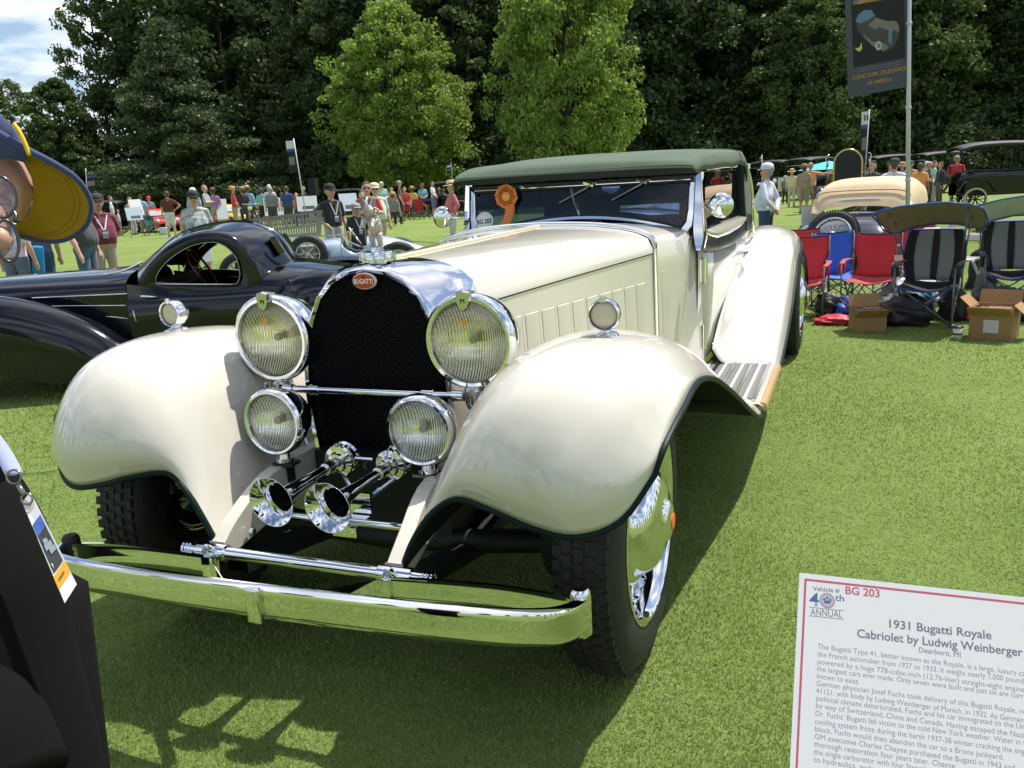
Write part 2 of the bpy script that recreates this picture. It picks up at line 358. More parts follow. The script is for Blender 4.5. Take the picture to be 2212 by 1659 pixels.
TR.update({'maple2': TR['maple'], 'darkA': TR['tall'], 'darkB': TR['tall'], 'light': TR['tall'], 'fir': TR['tall']})
def tree(name, kind, p, s, label, group=None, rot=None, sz=None):
    t = thing(name, label, 'tree', (p.x, p.y, 0), random.random()*6.28 if rot is None else rot, group)
    t.scale = (s, s, sz or s)
    for nm, me in (('crown', CR[kind]), ('trunk', TR[kind])):
        o = bpy.data.objects.new(nm, me); COL.objects.link(o); o.parent = t
    return t
tree('maple_tree', 'maple', base(872, 52), 1.12, 'bright green maple behind the silver racing car, left of the two sunlit maples', rot=.4, sz=1.22)
tree('maple_tree', 'maple2', base(1232, 47), 1.0, 'bright green maple rising above the green canvas roof, right of the two sunlit maples', rot=2.0, sz=1.5)
tree('pine_tree', 'pine', base(400, 58), 1.0, 'broad dark pine with layered drooping boughs behind the man in the patterned shirt', rot=1.0)
tree('young_tree', 'darkB', base(1745, 52), .62, 'pale green broad tree left of the tall event banner')
tree('leafy_tree', 'light', base(258, 84), .90, 'thin open tree with sky showing through at the upper left', sz=1.22)
tree('leafy_tree', 'light', base(60, 100), .9, 'low hazy tree at the left edge under the clouds')
tree('leafy_tree', 'darkB', base(160, 76), .66, 'lower dark tree in front of the open tree at the upper left')
tree('leafy_tree', 'darkB', base(-30, 84), .8, 'hazy green tree behind the cap of the man at the left edge')
G = 'dark trees of the wood behind the show field'
LBK = {'darkA': 'tall dark broadleaf tree in the shaded wood behind the show field', 'darkB': 'tall mid green broadleaf tree in the shaded wood behind the show field', 'fir': 'tall dark pointed evergreen in the shaded wood behind the show field'}
kinds = ['darkA', 'fir', 'darkA', 'darkB', 'fir', 'darkA']
def row(us, dist, smin, smax, ks=kinds):
    for i, u in enumerate(us):
        k = 1+.36*max(0, min(1, (1150-u)/800)); p = base(u, dist*k+random.uniform(-2.5, 2.5)); s = random.uniform(smin, smax)*k; tree('forest_tree', ks[i % len(ks)], p, s, LBK[ks[i % len(ks)]], G)
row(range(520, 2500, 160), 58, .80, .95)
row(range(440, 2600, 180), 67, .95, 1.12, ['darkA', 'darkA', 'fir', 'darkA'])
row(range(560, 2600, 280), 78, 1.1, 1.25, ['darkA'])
# shrubs that close the wood at its foot
for i, u in enumerate(range(-60, 2480, 118)):
    if 780 < u < 2400 or u < 780:
        tree('shrub', 'bush', base(u, (53+(i % 3)*2.2)*(1+.36*max(0, min(1, (1150-u)/800)))), (1.0+.35*(i % 3))*(1+.3*max(0, min(1, (1150-u)/800))), 'dark shrub under the trees along the edge of the wood', 'shrubs along the edge of the wood')
# unseen low trees, added to darken the reflections in chrome and glass
for i in range(30):
    a = math.radians(62+i*9.4); r = 62+8*(i % 3)
    tree('forest_tree', kinds[i % 6], Vector((CAM.x-math.sin(a)*r, CAM.y+math.cos(a)*r, 0)), .5, 'unseen low tree added behind the viewer for the reflections', 'unseen trees added behind the viewer for reflections')
# ------------------------------------------------------------------ the cream cabriolet (front towards -Y)
car = thing('vintage_cabriolet', 'large cream vintage cabriolet with green canvas roof, tall black radiator and big chrome headlamps', 'car', (0, 4.4, 0))
def cob(name, bm, m, smooth=True, angle=35, parent=None): return fin(name, bm, m, car if parent is None else parent, smooth, angle)
def mir(pts, s): return [Vector((p[0]*s, p[1], p[2])) for p in pts]
# front fenders: rows run from the inner apron over the crown to the outer lip; row 0 is the front lip
FR = [
 [(.31,1.90,.48),(.36,1.90,.58),(.42,1.91,.66),(.49,1.92,.70),(.60,1.89,.69),(.72,1.87,.66),(.83,1.87,.648),(.93,1.92,.68),(1.0,1.99,.78)],
 [(.315,1.95,.50),(.365,1.94,.61),(.425,1.93,.71),(.50,1.90,.77),(.61,1.855,.785),(.73,1.835,.78),(.84,1.85,.765),(.94,1.91,.77),(1.015,2.01,.83)],
 [(.32,2.05,.52),(.375,2.03,.67),(.445,2.00,.81),(.53,1.96,.90),(.63,1.925,.945),(.74,1.915,.95),(.85,1.935,.93),(.95,1.99,.90),(1.025,2.08,.865)],
 [(.33,2.2,.54),(.385,2.18,.72),(.455,2.15,.89),(.545,2.11,.99),(.65,2.08,1.035),(.76,2.07,1.04),(.865,2.09,1.025),(.965,2.13,.98),(1.035,2.19,.895)],
 [(.34,2.42,.55),(.395,2.4,.75),(.465,2.39,.915),(.555,2.37,1.01),(.66,2.35,1.053),(.77,2.35,1.06),(.875,2.36,1.045),(.97,2.38,1.0),(1.04,2.4,.92)],
 [(.35,2.68,.55),(.405,2.67,.73),(.475,2.66,.88),(.565,2.66,.975),(.67,2.65,1.015),(.78,2.65,1.02),(.885,2.65,1.0),(.98,2.66,.955),(1.045,2.66,.87)],
 [(.37,3.0,.54),(.42,2.98,.67),(.49,2.97,.78),(.58,2.96,.86),(.68,2.95,.895),(.79,2.95,.90),(.895,2.95,.88),(.985,2.95,.84),(1.05,2.95,.77)],
 [(.40,3.32,.52),(.44,3.31,.60),(.51,3.3,.67),(.60,3.3,.725),(.70,3.3,.745),(.80,3.3,.75),(.90,3.3,.735),(.99,3.3,.70),(1.055,3.3,.635)],
 [(.45,3.65,.48),(.49,3.65,.53),(.55,3.65,.56),(.63,3.65,.585),(.72,3.65,.595),(.81,3.65,.595),(.91,3.65,.58),(1.0,3.65,.55),(1.06,3.65,.495)],
 [(.50,4.0,.42),(.54,4.0,.435),(.60,4.0,.445),(.67,4.0,.45),(.75,4.0,.455),(.83,4.0,.452),(.92,4.0,.445),(1.01,4.0,.425),(1.062,4.0,.375)],
 [(.54,4.25,.395),(.57,4.25,.40),(.62,4.25,.405),(.69,4.25,.408),(.77,4.25,.408),(.85,4.25,.407),(.93,4.25,.405),(1.02,4.25,.395),(1.065,4.25,.355)]]
# rear fenders sweep up from the running board over the rear wheel
RR = [
 [(0.7,4.95,0.5),(0.745,4.95,0.43),(0.8,4.95,0.408),(0.88,4.95,0.406),(0.96,4.95,0.402),(1.03,4.97,0.39),(1.065,4.99,0.35)],
 [(0.7,5.30,0.64),(0.745,5.30,0.54),(0.8,5.30,0.49),(0.88,5.30,0.48),(0.96,5.30,0.475),(1.03,5.32,0.45),(1.065,5.34,0.385)],
 [(0.7,5.70,0.76),(0.745,5.70,0.65),(0.8,5.70,0.6),(0.88,5.70,0.59),(0.96,5.70,0.58),(1.03,5.72,0.545),(1.065,5.74,0.46)],
 [(0.7,6.10,0.87),(0.745,6.10,0.78),(0.8,6.10,0.745),(0.88,6.10,0.735),(0.96,6.10,0.72),(1.03,6.12,0.675),(1.065,6.14,0.57)],
 [(0.7,6.40,0.95),(0.745,6.40,0.9),(0.8,6.40,0.885),(0.88,6.40,0.88),(0.96,6.40,0.865),(1.03,6.42,0.82),(1.065,6.44,0.7)],
 [(0.7,6.68,1.0),(0.745,6.68,0.995),(0.8,6.68,0.995),(0.88,6.68,0.99),(0.96,6.68,0.97),(1.03,6.68,0.92),(1.065,6.68,0.8)],
 [(0.7,7.00,1.03),(0.745,7.00,1.045),(0.8,7.00,1.05),(0.88,7.00,1.045),(0.96,7.00,1.02),(1.03,7.00,0.96),(1.065,7.00,0.84)],
 [(0.7,7.40,1.02),(0.745,7.40,1.035),(0.8,7.40,1.035),(0.88,7.40,1.03),(0.96,7.40,1.0),(1.03,7.40,0.94),(1.065,7.40,0.82)],
 [(0.7,7.80,0.9),(0.745,7.80,0.91),(0.8,7.80,0.91),(0.88,7.80,0.9),(0.96,7.80,0.87),(1.03,7.80,0.82),(1.065,7.80,0.72)],
 [(0.7,8.15,0.62),(0.745,8.15,0.62),(0.8,8.15,0.62),(0.88,8.15,0.62),(0.96,8.15,0.62),(1.03,8.15,0.6),(1.065,8.15,0.56)],
 [(0.7,8.25,0.45),(0.745,8.25,0.45),(0.8,8.25,0.45),(0.88,8.25,0.45),(0.96,8.25,0.45),(1.03,8.25,0.45),(1.065,8.25,0.45)]]
for s in (1, -1):
    for nm, C in (('front_fender', FR), ('rear_fender', RR)):
        rows = sgrid([mir(r, s) for r in C], 4, 5)
        bm = BM(); grid(bm, rows, flip=(s < 0))
        o = cob(nm, bm, [cream, under], angle=None)
        f = o.modifiers.new('solid', 'SOLIDIFY'); f.thickness = .012; f.offset = -1; f.material_offset = 1; f.material_offset_rim = 1
        edge = [r[-1] for r in rows]
        if nm == 'front_fender': edge = list(rows[0])+edge[1:]
        e2 = [p.copy() for p in edge]
        bm = BM(); ringpath(bm, [p+Vector((0, .002, -.004)) for p in e2], .0095, 8, flat=(1, 1)); cob('fender_beading', bm, darkgreen, parent=o)
# running boards with ribbed rubber strips
for s in (1, -1):
    bm = BM()
    top = [Vector((x*s, y, .405)) for x, y in ((.60, 4.15), (1.03, 4.15), (1.062, 4.15))]
    sec = [(.56, .36), (.56, .405), (1.045, .405), (1.066, .396), (1.072, .375), (1.066, .350), (1.04, .345)]
    rows = [[Vector((x*s, y, z)) for x, z in sec] for y in (4.10, 4.4, 4.7, 5.02)]
    grid(bm, rows, closed=True, flip=(s > 0)); rb = cob('running_board', bm, cream, angle=30)
    tan = mat('tan_board_edge', (.50, .33, .15), .4, coat=.5)
    bm = BM(); ringpath(bm, [(1.062*s, y, .383) for y in (4.12, 4.55, 5.0)], .028, 12, flat=(.75, 1)); cob('board_edge', bm, tan, parent=rb)
    rubber = mat('board_rubber', (.16, .16, .17), .5); rib = mat('board_rib', (.62, .58, .50), .3)
    for k in range(8):
        x = .665+k*.047
        bm = BM(); bx(bm, (x*s, 4.58, .409), (.022, .86-.02*abs(k-4), .006)); cob('tread_strip', bm, rubber, parent=rb)
        bm = BM(); bx(bm, (x*s+.0235*s, 4.58, .411), (.016, .86, .009)); cob('tread_rib', bm, chrome2 if k % 2 else rib, parent=rb)
# radiator shell
EGG = [(0, 1.262), (.075, 1.252), (.135, 1.222), (.185, 1.172), (.222, 1.10), (.25, 1.02), (.267, .93), (.272, .84), (.268, .75), (.258, .66), (.243, .57), (.225, .49), (.20, .42), (.12, .405), (0, .40)]
def ring_of(P, y, grow=0.0, cz=.84):
    P = [Vector((x, y, z)) for x, z in P]
    Q = P+[Vector((-p.x, p.y, p.z)) for p in P[-2:0:-1]]
    return [Vector((p.x*(1+grow/.27), p.y, cz+(p.z-cz)*(1+grow/.43))) for p in Q]
HS = [(0, 1.272), (.085, 1.262), (.165, 1.235), (.235, 1.195), (.283, 1.150), (.296, 1.08), (.300, 1.0), (.304, .92), (.306, .84), (.307, .76), (.307, .68), (.306, .60), (.300, .52), (.15, .50), (0, .50)]
HS = [(.286*math.sin(a)**.92, 1.148+.124*math.cos(a)**.85) for a in np.linspace(0, PI/2*.9999, 6)]+HS[5:]
bm = BM()
rows = [ring_of(EGG, 2.40, -.014), ring_of(EGG, 2.372, -.012), ring_of(EGG, 2.366, -.002), ring_of(EGG, 2.374, .006), ring_of(EGG, 2.40, .010), ring_of([((a[0]*.5+b[0]*.5), (a[1]*.5+b[1]*.5)) for a, b in zip(EGG, HS)], 2.47, .006), ring_of(HS, 2.575, .006), ring_of(HS, 2.60, .000), ring_of(HS, 2.60, -.02)]
grid(bm, rows, closed=True); cob('radiator_shell', bm, chrome, angle=50)
# radiator core: honeycomb of small cells
bm = BM(); Q = ring_of(EGG, 2.402, -.010); c = bm.verts.new((0, 2.402, .84)); vs = [bm.verts.new(p) for p in Q]
for i in range(len(vs)): bm.faces.new((c, vs[i], vs[(i+1) % len(vs)]))
core = cob('radiator_core', bm, core_m, smooth=False)
def egg_half(z):
    for (x0, z0), (x1, z1) in zip(EGG, EGG[1:]):
        if z1 <= z <= z0: return x0+(x1-x0)*(z0-z)/(z0-z1+1e-9)
    return 0
bm = BM(); cell = .0115; z = .42; j = 0
while z < 1.245:
    hw = egg_half(z)-.014; x = -math.floor(hw/cell)*cell+(cell/2 if j % 2 else 0)
    while x < hw:
        r = cell*.56; ri = cell*.42
        if abs(x) < hw-.002:
            o_ = [bm.verts.new((x+r*math.cos(PI/6+k*PI/3), 2.394, z+r*math.sin(PI/6+k*PI/3))) for k in range(6)]
            i_ = [bm.verts.new((x+ri*math.cos(PI/6+k*PI/3), 2.400, z+ri*math.sin(PI/6+k*PI/3))) for k in range(6)]
            for k in range(6): bm.faces.new((o_[k], o_[(k+1) % 6], i_[(k+1) % 6], i_[k]))
        x += cell
    z += cell*.87; j += 1
h_ = cob('core_cells', bm, mat('core_cell', (.030, .034, .044), .30, .6), smooth=False, parent=core); h_['kind'] = 'stuff'
# badge
red = mat('red_enamel', (.55, .02, .02), .2, coat=1.0); white = mat('white_enamel', (.82, .82, .80), .3)
bm = BM(); lathe(bm, [(0, .006), (.040, .005), (.0435, .001), (.0435, -.004)], (0, 2.366, 1.222), (0, -1, 0), 32, ell=(1, .62), xax=(1, 0, 0)); bd = cob('badge', bm, white)
bm = BM(); lathe(bm, [(0, .0075), (.039, .0065), (.0395, .004)], (0, 2.366, 1.222), (0, -1, 0), 32, ell=(1, .60), xax=(1, 0, 0)); cob('badge_enamel', bm, red, parent=bd)
text('badge_lettering', 'BUGATTI', white, bd, (0, 2.3575, 1.2145), (1, 0, 0), (0, 0, 1), .0215, 'CENTER', .0006, sx=.80)
text('badge_monogram', 'EB', core_m, bd, (0, 2.3580, 1.2335), (1, 0, 0), (0, 0, 1), .008, 'CENTER', .0004)
# radiator cap and the elephant standing on its hind legs
bm = BM(); lathe(bm, [(.030, 0), (.030, .012), (.050, .013), (.055, .018), (.055, .040), (.051, .046), (.020, .048), (.018, .058), (.0, .058)], (0, 2.46, 1.262), (0, 0, 1), 32)
for k in range(10):
    a = k*PI/5; bx(bm, (math.cos(a)*.056, 2.46+math.sin(a)*.056, 1.291), (.008, .008, .022), rz(a))
cap_ = cob('radiator_cap', bm, chrome)
silver = mat('cast_silver', (.55, .50, .44), .32, .95, bump=.8, bscale=220)
bm = BM(); zz = 1.320
def bl(bm, pts, rad, seg=10, flat=None): ringpath(bm, smooth_pts(pts, 3), [x for x in np.interp(np.linspace(0, len(rad)-1, (len(rad)-1)*3+1), range(len(rad)), rad)], seg, flat=flat)
bl(bm, [(0, 2.463, zz+.030), (0, 2.468, zz+.050), (0, 2.462, zz+.075), (0, 2.452, zz+.096), (0, 2.444, zz+.108)], [.010, .021, .0235, .017, .010])        # body
bl(bm, [(0, 2.448, zz+.100), (0, 2.440, zz+.112), (0, 2.436, zz+.124), (0, 2.440, zz+.134)], [.011, .0155, .014, .006])                              # head
bl(bm, [(0, 2.430, zz+.118), (0, 2.420, zz+.130), (0, 2.421, zz+.148), (0, 2.430, zz+.160), (0, 2.436, zz+.158)], [.0075, .006, .0045, .0032, .0025], 8) # raised trunk
for s in (1, -1):
    bl(bm, [(.012*s, 2.466, zz+.044), (.014*s, 2.460, zz+.026), (.014*s, 2.466, zz+.006), (.014*s, 2.458, zz)], [.013, .0105, .008, .010], 8)
    bl(bm, [(.014*s, 2.450, zz+.090), (.016*s, 2.428, zz+.086), (.016*s, 2.418, zz+.074), (.016*s, 2.416, zz+.066)], [.010, .0075, .006, .006], 8)
    bl(bm, [(.010*s, 2.442, zz+.128), (.022*s, 2.450, zz+.120), (.020*s, 2.452, zz+.102)], [.004, .012, .005], 8, flat=(1, .3))
    bl(bm, [(.006*s, 2.432, zz+.112), (.008*s, 2.420, zz+.114), (.008*s, 2.412, zz+.120)], [.002, .0018, .0008], 6)
lathe(bm, [(.021, -.004), (.021, .003), (.0, .004)], (0, 2.462, zz-.006), (0, 0, 1), 20)
cob('elephant_mascot', bm, silver)
# bonnet, cowl and body as lofted sections: (half top list) from the centre line down to the sill
def body_section(y, zc, xs, zs, xb, zb, bulge=.0, n=6):
    P = []
    for i in range(n+1):
        t = i/n; a = t*PI/2
        P.append(Vector((xs*math.sin(a)**.92, y, zs+(zc-zs)*(math.cos(a)**.85 if t < 1 else 0))))
    m = 6
    for i in range(1, m+1):
        t = i/m; P.append(Vector((xs+(xb-xs)*t+bulge*math.sin(t*PI), y, zs+(zb-zs)*t)))
    return P
def both(P): return [Vector((-p.x, p.y, p.z)) for p in P[:0:-1]]+P
def loft(name, secs, m, kv=6, parent=None, angle=40, lo=0, hi=None):
    cols = [smooth_pts([S[j] for S in secs], kv) for j in range(len(secs[0]))]
    rows = [[cols[j][i] for j in range(len(cols))] for i in range(len(cols[0]))]
    bm = BM(); grid(bm, rows); o = cob(name, bm, m, angle=angle, parent=parent); return o
# bonnet top (two halves meet at the hinge) and bonnet sides
def hood_y(y):
    t = (y-2.565)/(4.045-2.565)
    return dict(zc=1.272+.010*t, xs=.286+(.556-.286)*(t*.9+.1*t*t), zs=1.148+(1.172-1.148)*t, xb=.31+.255*t, zb=.50)
secs = []
for y in (2.565, 2.9, 3.3, 3.7, 4.045):
    h = hood_y(y); secs.append(body_section(y, h['zc'], h['xs'], h['zs'], h['xb'], h['zb'], 0)[:7])
for s in (1, -1):
    S2 = [[Vector((p.x*s, p.y, p.z)) for p in S]+[Vector(((S[-1].x+.006)*s, S[-1].y, S[-1].z-.012)), Vector(((S[-1].x+.007)*s, S[-1].y, S[-1].z-.034))] for S in secs]
    cols = [smooth_pts([q[j] for q in S2], 6) for j in range(len(S2[0]))]
    bm = BM(); grid(bm, [[c[i] for c in cols] for i in range(len(cols[0]))], flip=(s < 0)); cob('bonnet_top', bm, cream, angle=50)
    rows = []
    for y in np.linspace(2.565, 4.045, 9):
        h = hood_y(y); rows.append([Vector(((h['xs']+.003+(h['xb']-h['xs'])*t)*s, y, (h['zs']-.040)+(h['zb']-h['zs']+.04)*t)) for t in np.linspace(0, 1, 7)])
    bm = BM(); grid(bm, rows, flip=(s < 0)); side = cob('bonnet_side', bm, cream, angle=None)
    # dark gap behind the seam
    bm = BM(); grid(bm, [[Vector(((hood_y(y)['xs']-.004)*s, y, hood_y(y)['zs']-.02)), Vector(((hood_y(y)['xs']-.004)*s, y, hood_y(y)['zs']-.06))] for y in (2.57, 3.3, 4.04)], flip=(s < 0)); cob('seam_gap', bm, under, parent=side)
    for k in range(10):
        y = 2.751+k*.1217; h = hood_y(y+.04); zt = 1.036-.0025*k; zb_ = .56; yw = .094
        A = []                                             # raised door: front edge flush, rear edge proud
        bm = BM()
        def P(yy, z, off): return Vector((((hood_y(yy)['xs']+.003)+(hood_y(yy)['xb']-hood_y(yy)['xs'])*((hood_y(yy)['zs']-z)/(hood_y(yy)['zs']-.5))+off)*s, yy, z))
        r = .008
        ys = [y, y+r, y+yw-r, y+yw]; zs_ = [zb_, zb_+.01, zt-.0025, zt]
        offs = {0: .0005, 1: .008, 2: .012, 3: .0005}
        rows = [[P(yy, z, (0.0005 if (i == 0 or j in (0, 3)) else (.002, .0035, .0065, .0065)[i] if i < 3 else .0004)) for j, z in enumerate(zs_)] for i, yy in enumerate(ys)]
        grid(bm, rows, flip=(s < 0)); cob('louvre', bm, cream, angle=20, parent=side)
        if k == 0 or True:
            bm = BM(); q = [P(y+yw+.0015, zb_, .001), P(y+yw+.0015, zt-.004, .001), P(y+yw+.0045, zt-.004, .001), P(y+yw+.0045, zb_, .001)]
            bm.faces.new([bm.verts.new(p) for p in (q if s > 0 else q[::-1])]); cob('louvre_slot', bm, mat('louvre_slot', (.10, .095, .085), .7), smooth=False, parent=side)
# hinge along the middle of the bonnet, chrome strip where the bonnet meets the cowl
bm = BM(); ringpath(bm, [(0, y, 1.276+.010*(y-2.56)/1.5) for y in (2.57, 3.0, 3.5, 4.03)], .007, 8); cob('bonnet_hinge', bm, mat('hinge_cream', (.62, .55, .38), .3, coat=.5))
S4 = body_section(4.06, 1.284, .560, 1.176, .568, .50)
bm = BM(); ringpath(bm, smooth_pts(both([Vector((p.x*1.006, p.y, p.z+.003)) for p in S4]), 3), .012, 8, flat=(.8, 1.2)); cob('bonnet_strip', bm, chrome)
# cowl
cs = [body_section(4.07, 1.282, .556, 1.172, .57, .44), body_section(4.25, 1.281, .585, 1.170, .598, .44), body_section(4.5, 1.268, .625, 1.168, .645, .44), body_section(4.80, 1.245, .655, 1.165, .678, .44)]
loft('cowl', [both(S) for S in cs], cream, 4)
for s in (1, -1):
    bm = BM(); ys = [4.16, 4.17, 4.26, 4.27]; zz_ = [.55, .56, 1.037, 1.04]
    def P2(yy, z, off):
        t = (yy-4.07)/.67; xs = .556+.084*t; xb = .57+.102*t; return Vector(((xs+(xb-xs)*((1.18-z)/.74)+off)*s, yy, z))
    grid(bm, [[P2(yy, z, .001 if (j in (0, 3) or i in (0, 3)) else .005) for j, z in enumerate(zz_)] for i, yy in enumerate(ys)], flip=(s < 0)); cob('cowl_louvre', bm, cream, angle=20)
# body sides behind the cowl: rear quarter and tail; door set proud in it
def side_x(y, z):
    """outer x of the body side"""
    b = np.interp(y, [4.7, 5.2, 5.8, 6.4, 7.0, 7.6, 8.2], [.665, .690, .705, .715, .70, .64, .50])
    t = (1.08-z)/.64; return b*(1-.03*max(0, t)**2-.02*max(0, -t))
for s in (1, -1):
    rows = [[Vector((side_x(y, z)*s, y, z)) for z in (1.10, 1.0, .9, .8, .7, .6, .5, .40)] for y in (4.70, 5.0, 5.4, 5.8, 6.2, 6.6, 7.0, 7.4, 7.8, 8.2)]
    bm = BM(); grid(bm, rows, flip=(s > 0) is False); cob('body_side', bm, cream, angle=None)
    # door
    bm = BM(); rows = [[Vector(((side_x(y, z)+.006)*s, y, z)) for z in (1.06, .9, .8, .7, .6, .52, .45)] for y in (4.81, 5.1, 5.5, 5.9, 6.3)]
    grid(bm, rows, flip=(s < 0)); d = cob('door', bm, cream, angle=None); f = d.modifiers.new('s', 'SOLIDIFY'); f.thickness = .012; f.offset = -1
    for zc_ in (.97, .60):
        bm = BM(); x = side_x(4.79, zc_)
        ringpath(bm, [((x+.020)*s, 4.79, zc_-.062), ((x+.020)*s, 4.79, zc_+.062)], .012, 12)
        for q in (-.066, .066): lathe(bm, [(.014, -.004), (.014, .004)], ((x+.020)*s, 4.79, zc_+q), (0, 0, 1), 12, capa=True, capb=True)
        bx(bm, ((x+.004)*s, 4.775, zc_), (.012, .05, .125)); bx(bm, ((x+.010)*s, 4.82, zc_), (.010, .05, .10)); cob('hinge', bm, chrome, parent=d)
    bm = BM(); x = side_x(6.2, .93); lathe(bm, [(.022, 0), (.018, .012), (.010, .018), (.010, .045)], (x*s, 6.2, .93), (s, 0, 0), 14)
    ringpath(bm, smooth_pts([((x+.045)*s, 6.22, .932), ((x+.048)*s, 6.15, .932), ((x+.045)*s, 6.07, .928), ((x+.040)*s, 6.03, .922)], 3), [.012]*4+[.010]*3+[.008]*3, 10); cob('door_handle', bm, chrome, parent=d)
    # cream padded sill that dips below the window and the dark green belt under it
    zt = lambda y: float(np.interp(y, [4.72, 5.2, 6.4, 6.9], [1.200, 1.192, 1.185, 1.16]))
    za = lambda y: float(np.interp(y, [4.72, 4.80, 4.92, 5.1, 5.5, 5.9, 6.15, 6.35, 6.9], [1.196, 1.185, 1.145, 1.118, 1.108, 1.118, 1.145, 1.18, 1.17]))
    zb = lambda y: float(np.interp(y, [4.72, 4.9, 5.2, 5.7, 6.2, 6.6, 6.9], [1.085, 1.060, 1.038, 1.022, 1.035, 1.07, 1.10]))
    rows = []
    for y in np.linspace(4.735, 6.9, 30):
        a, b_ = za(y), zb(y); xo = side_x(y, 1.05); h = a-b_
        rows.append([Vector(((xo-.002)*s, y, b_)), Vector(((xo+.016)*s, y, b_+h*.08)), Vector(((xo+.026)*s, y, b_+h*.35)), Vector(((xo+.027)*s, y, b_+h*.65)), Vector(((xo+.016)*s, y, a)), Vector(((xo-.01)*s, y, a+.004))])
    bm = BM(); grid(bm, rows, flip=(s > 0) is False); bb = cob('belt_moulding', bm, darkgreen, angle=None)
    rows = []
    for y in np.linspace(4.78, 6.36, 26):
        a, b_ = zt(y), za(y); xo = side_x(y, 1.05); h = max(.004, a-b_); e = min(1, (y-4.77)/.16, (6.37-y)/.16)
        rows.append([Vector(((xo+.014)*s, y, b_)), Vector(((xo+.016+.022*e)*s, y, b_+h*.18)), Vector(((xo+.014+.020*e)*s, y, b_+h*.6)), Vector(((xo+.002)*s, y, b_+h*.93)), Vector(((xo-.05)*s, y, a))])
    bm = BM(); grid(bm, rows, flip=(s > 0) is False); cob('door_top', bm, cream, angle=None, parent=d)
    bm = BM(); ringpath(bm, [Vector(((side_x(y, 1.05)-.012)*s, y, zt(y)+.006)) for y in np.linspace(4.74, 6.34, 14)], .007, 8); cob('window_bead', bm, chrome, parent=d)
# tail
ts = []
for y, w, zc in ((6.85, .70, 1.12), (7.3, .68, 1.10), (7.8, .58, 1.02), (8.25, .40, .85), (8.45, .2, .62)):
    ts.append([Vector((w*math.sin(a)*1.0, y, .42+(zc-.42)*max(0, math.cos(a))**.45)) for a in np.linspace(-PI/2, PI/2, 13)])
loft('tail_panel', ts, cream, 4)
# under-bonnet apron, chassis rails, floor
bm = BM()
for s in (1, -1):
    rail = smooth_pts([(.300*s, 1.885, .475), (.298*s, 1.97, .512), (.285*s, 2.12, .565), (.28*s, 2.35, .585), (.30*s, 2.9, .55), (.34*s, 4.2, .46), (.40*s, 7.6, .50)], 4)
    rows = [[p+Vector((-.022, 0, h)) for h in (0,)]+[p+Vector((.022, 0, h)) for h in (0,)] for p in rail]
    w = lambda i: .028+.045*min(1, i/8)
    rows = [[p+Vector((-.024, 0, w(i))), p+Vector((.024, 0, w(i))), p+Vector((.024, 0, -w(i))), p+Vector((-.024, 0, -w(i)))] for i, p in enumerate(rail)]
    bm2 = BM(); grid(bm2, rows, closed=True); bm2.faces.new([v for v in list(bm2.verts)[:4]]); rr = cob('chassis_rail', bm2, cream, angle=35); bev(rr, .004)
    bm2 = BM(); lathe(bm2, [(0, .012), (.010, .010), (.014, 0), (.010, -.01)], (.256*s, 1.99, .50), (-s, 0, 0), 12); cob('rail_bolt', bm2, chrome, parent=rr)
    # apron between rail, radiator and fender
    rows = [[Vector((.27*s, y, z1)), Vector((.30*s, y, z1+.02)), Vector((.345*s, y, z2))] for y, z1, z2 in ((2.10, .60, .56), (2.3, .62, .60), (2.6, .64, .62), (3.2, .58, .60), (4.0, .52, .48))]
    bm2 = BM(); grid(bm2, rows, flip=(s < 0)); cob('apron', bm2, cream, angle=None)
bm.free()
bm = BM(); bx(bm, (0, 5.6, .43), (1.25, 5.0, .03)); bx(bm, (0, 3.1, .50), (.5, 1.5, .30)); bx(bm, (0, 3.1, .34), (.30, 1.2, .10)); cob('floor_pan', bm, under, smooth=False)
bm = BM(); bx(bm, (0, 2.43, .72), (.46, .02, .60)); cob('core_back', bm, under, smooth=False)
bm = BM(); ringpath(bm, [(-.80, 2.42, .40), (-.3, 2.38, .36), (0, 2.37, .35), (.3, 2.38, .36), (.80, 2.42, .40)], .040, 12); cob('front_axle', bm, under)
for s in (1, -1):
    bm = BM(); rows = [[Vector((x*s, y, z)) for x in (.255, .33)] for y, z in ((1.95, .43), (2.15, .40), (2.42, .35), (2.7, .40), (3.0, .45))]
    grid(bm, [[p[0], p[1], p[1]-Vector((0, 0, .05)), p[0]-Vector((0, 0, .05))] for p in rows], closed=True); cob('leaf_spring', bm, under)
    bm = BM(); lathe(bm, [(.0, .06), (.19, .06), (.20, .04), (.20, -.02), (.0, -.02)], (.66*s, 2.42, .46), (-s, 0, 0), 24); cob('brake_drum', bm, under)
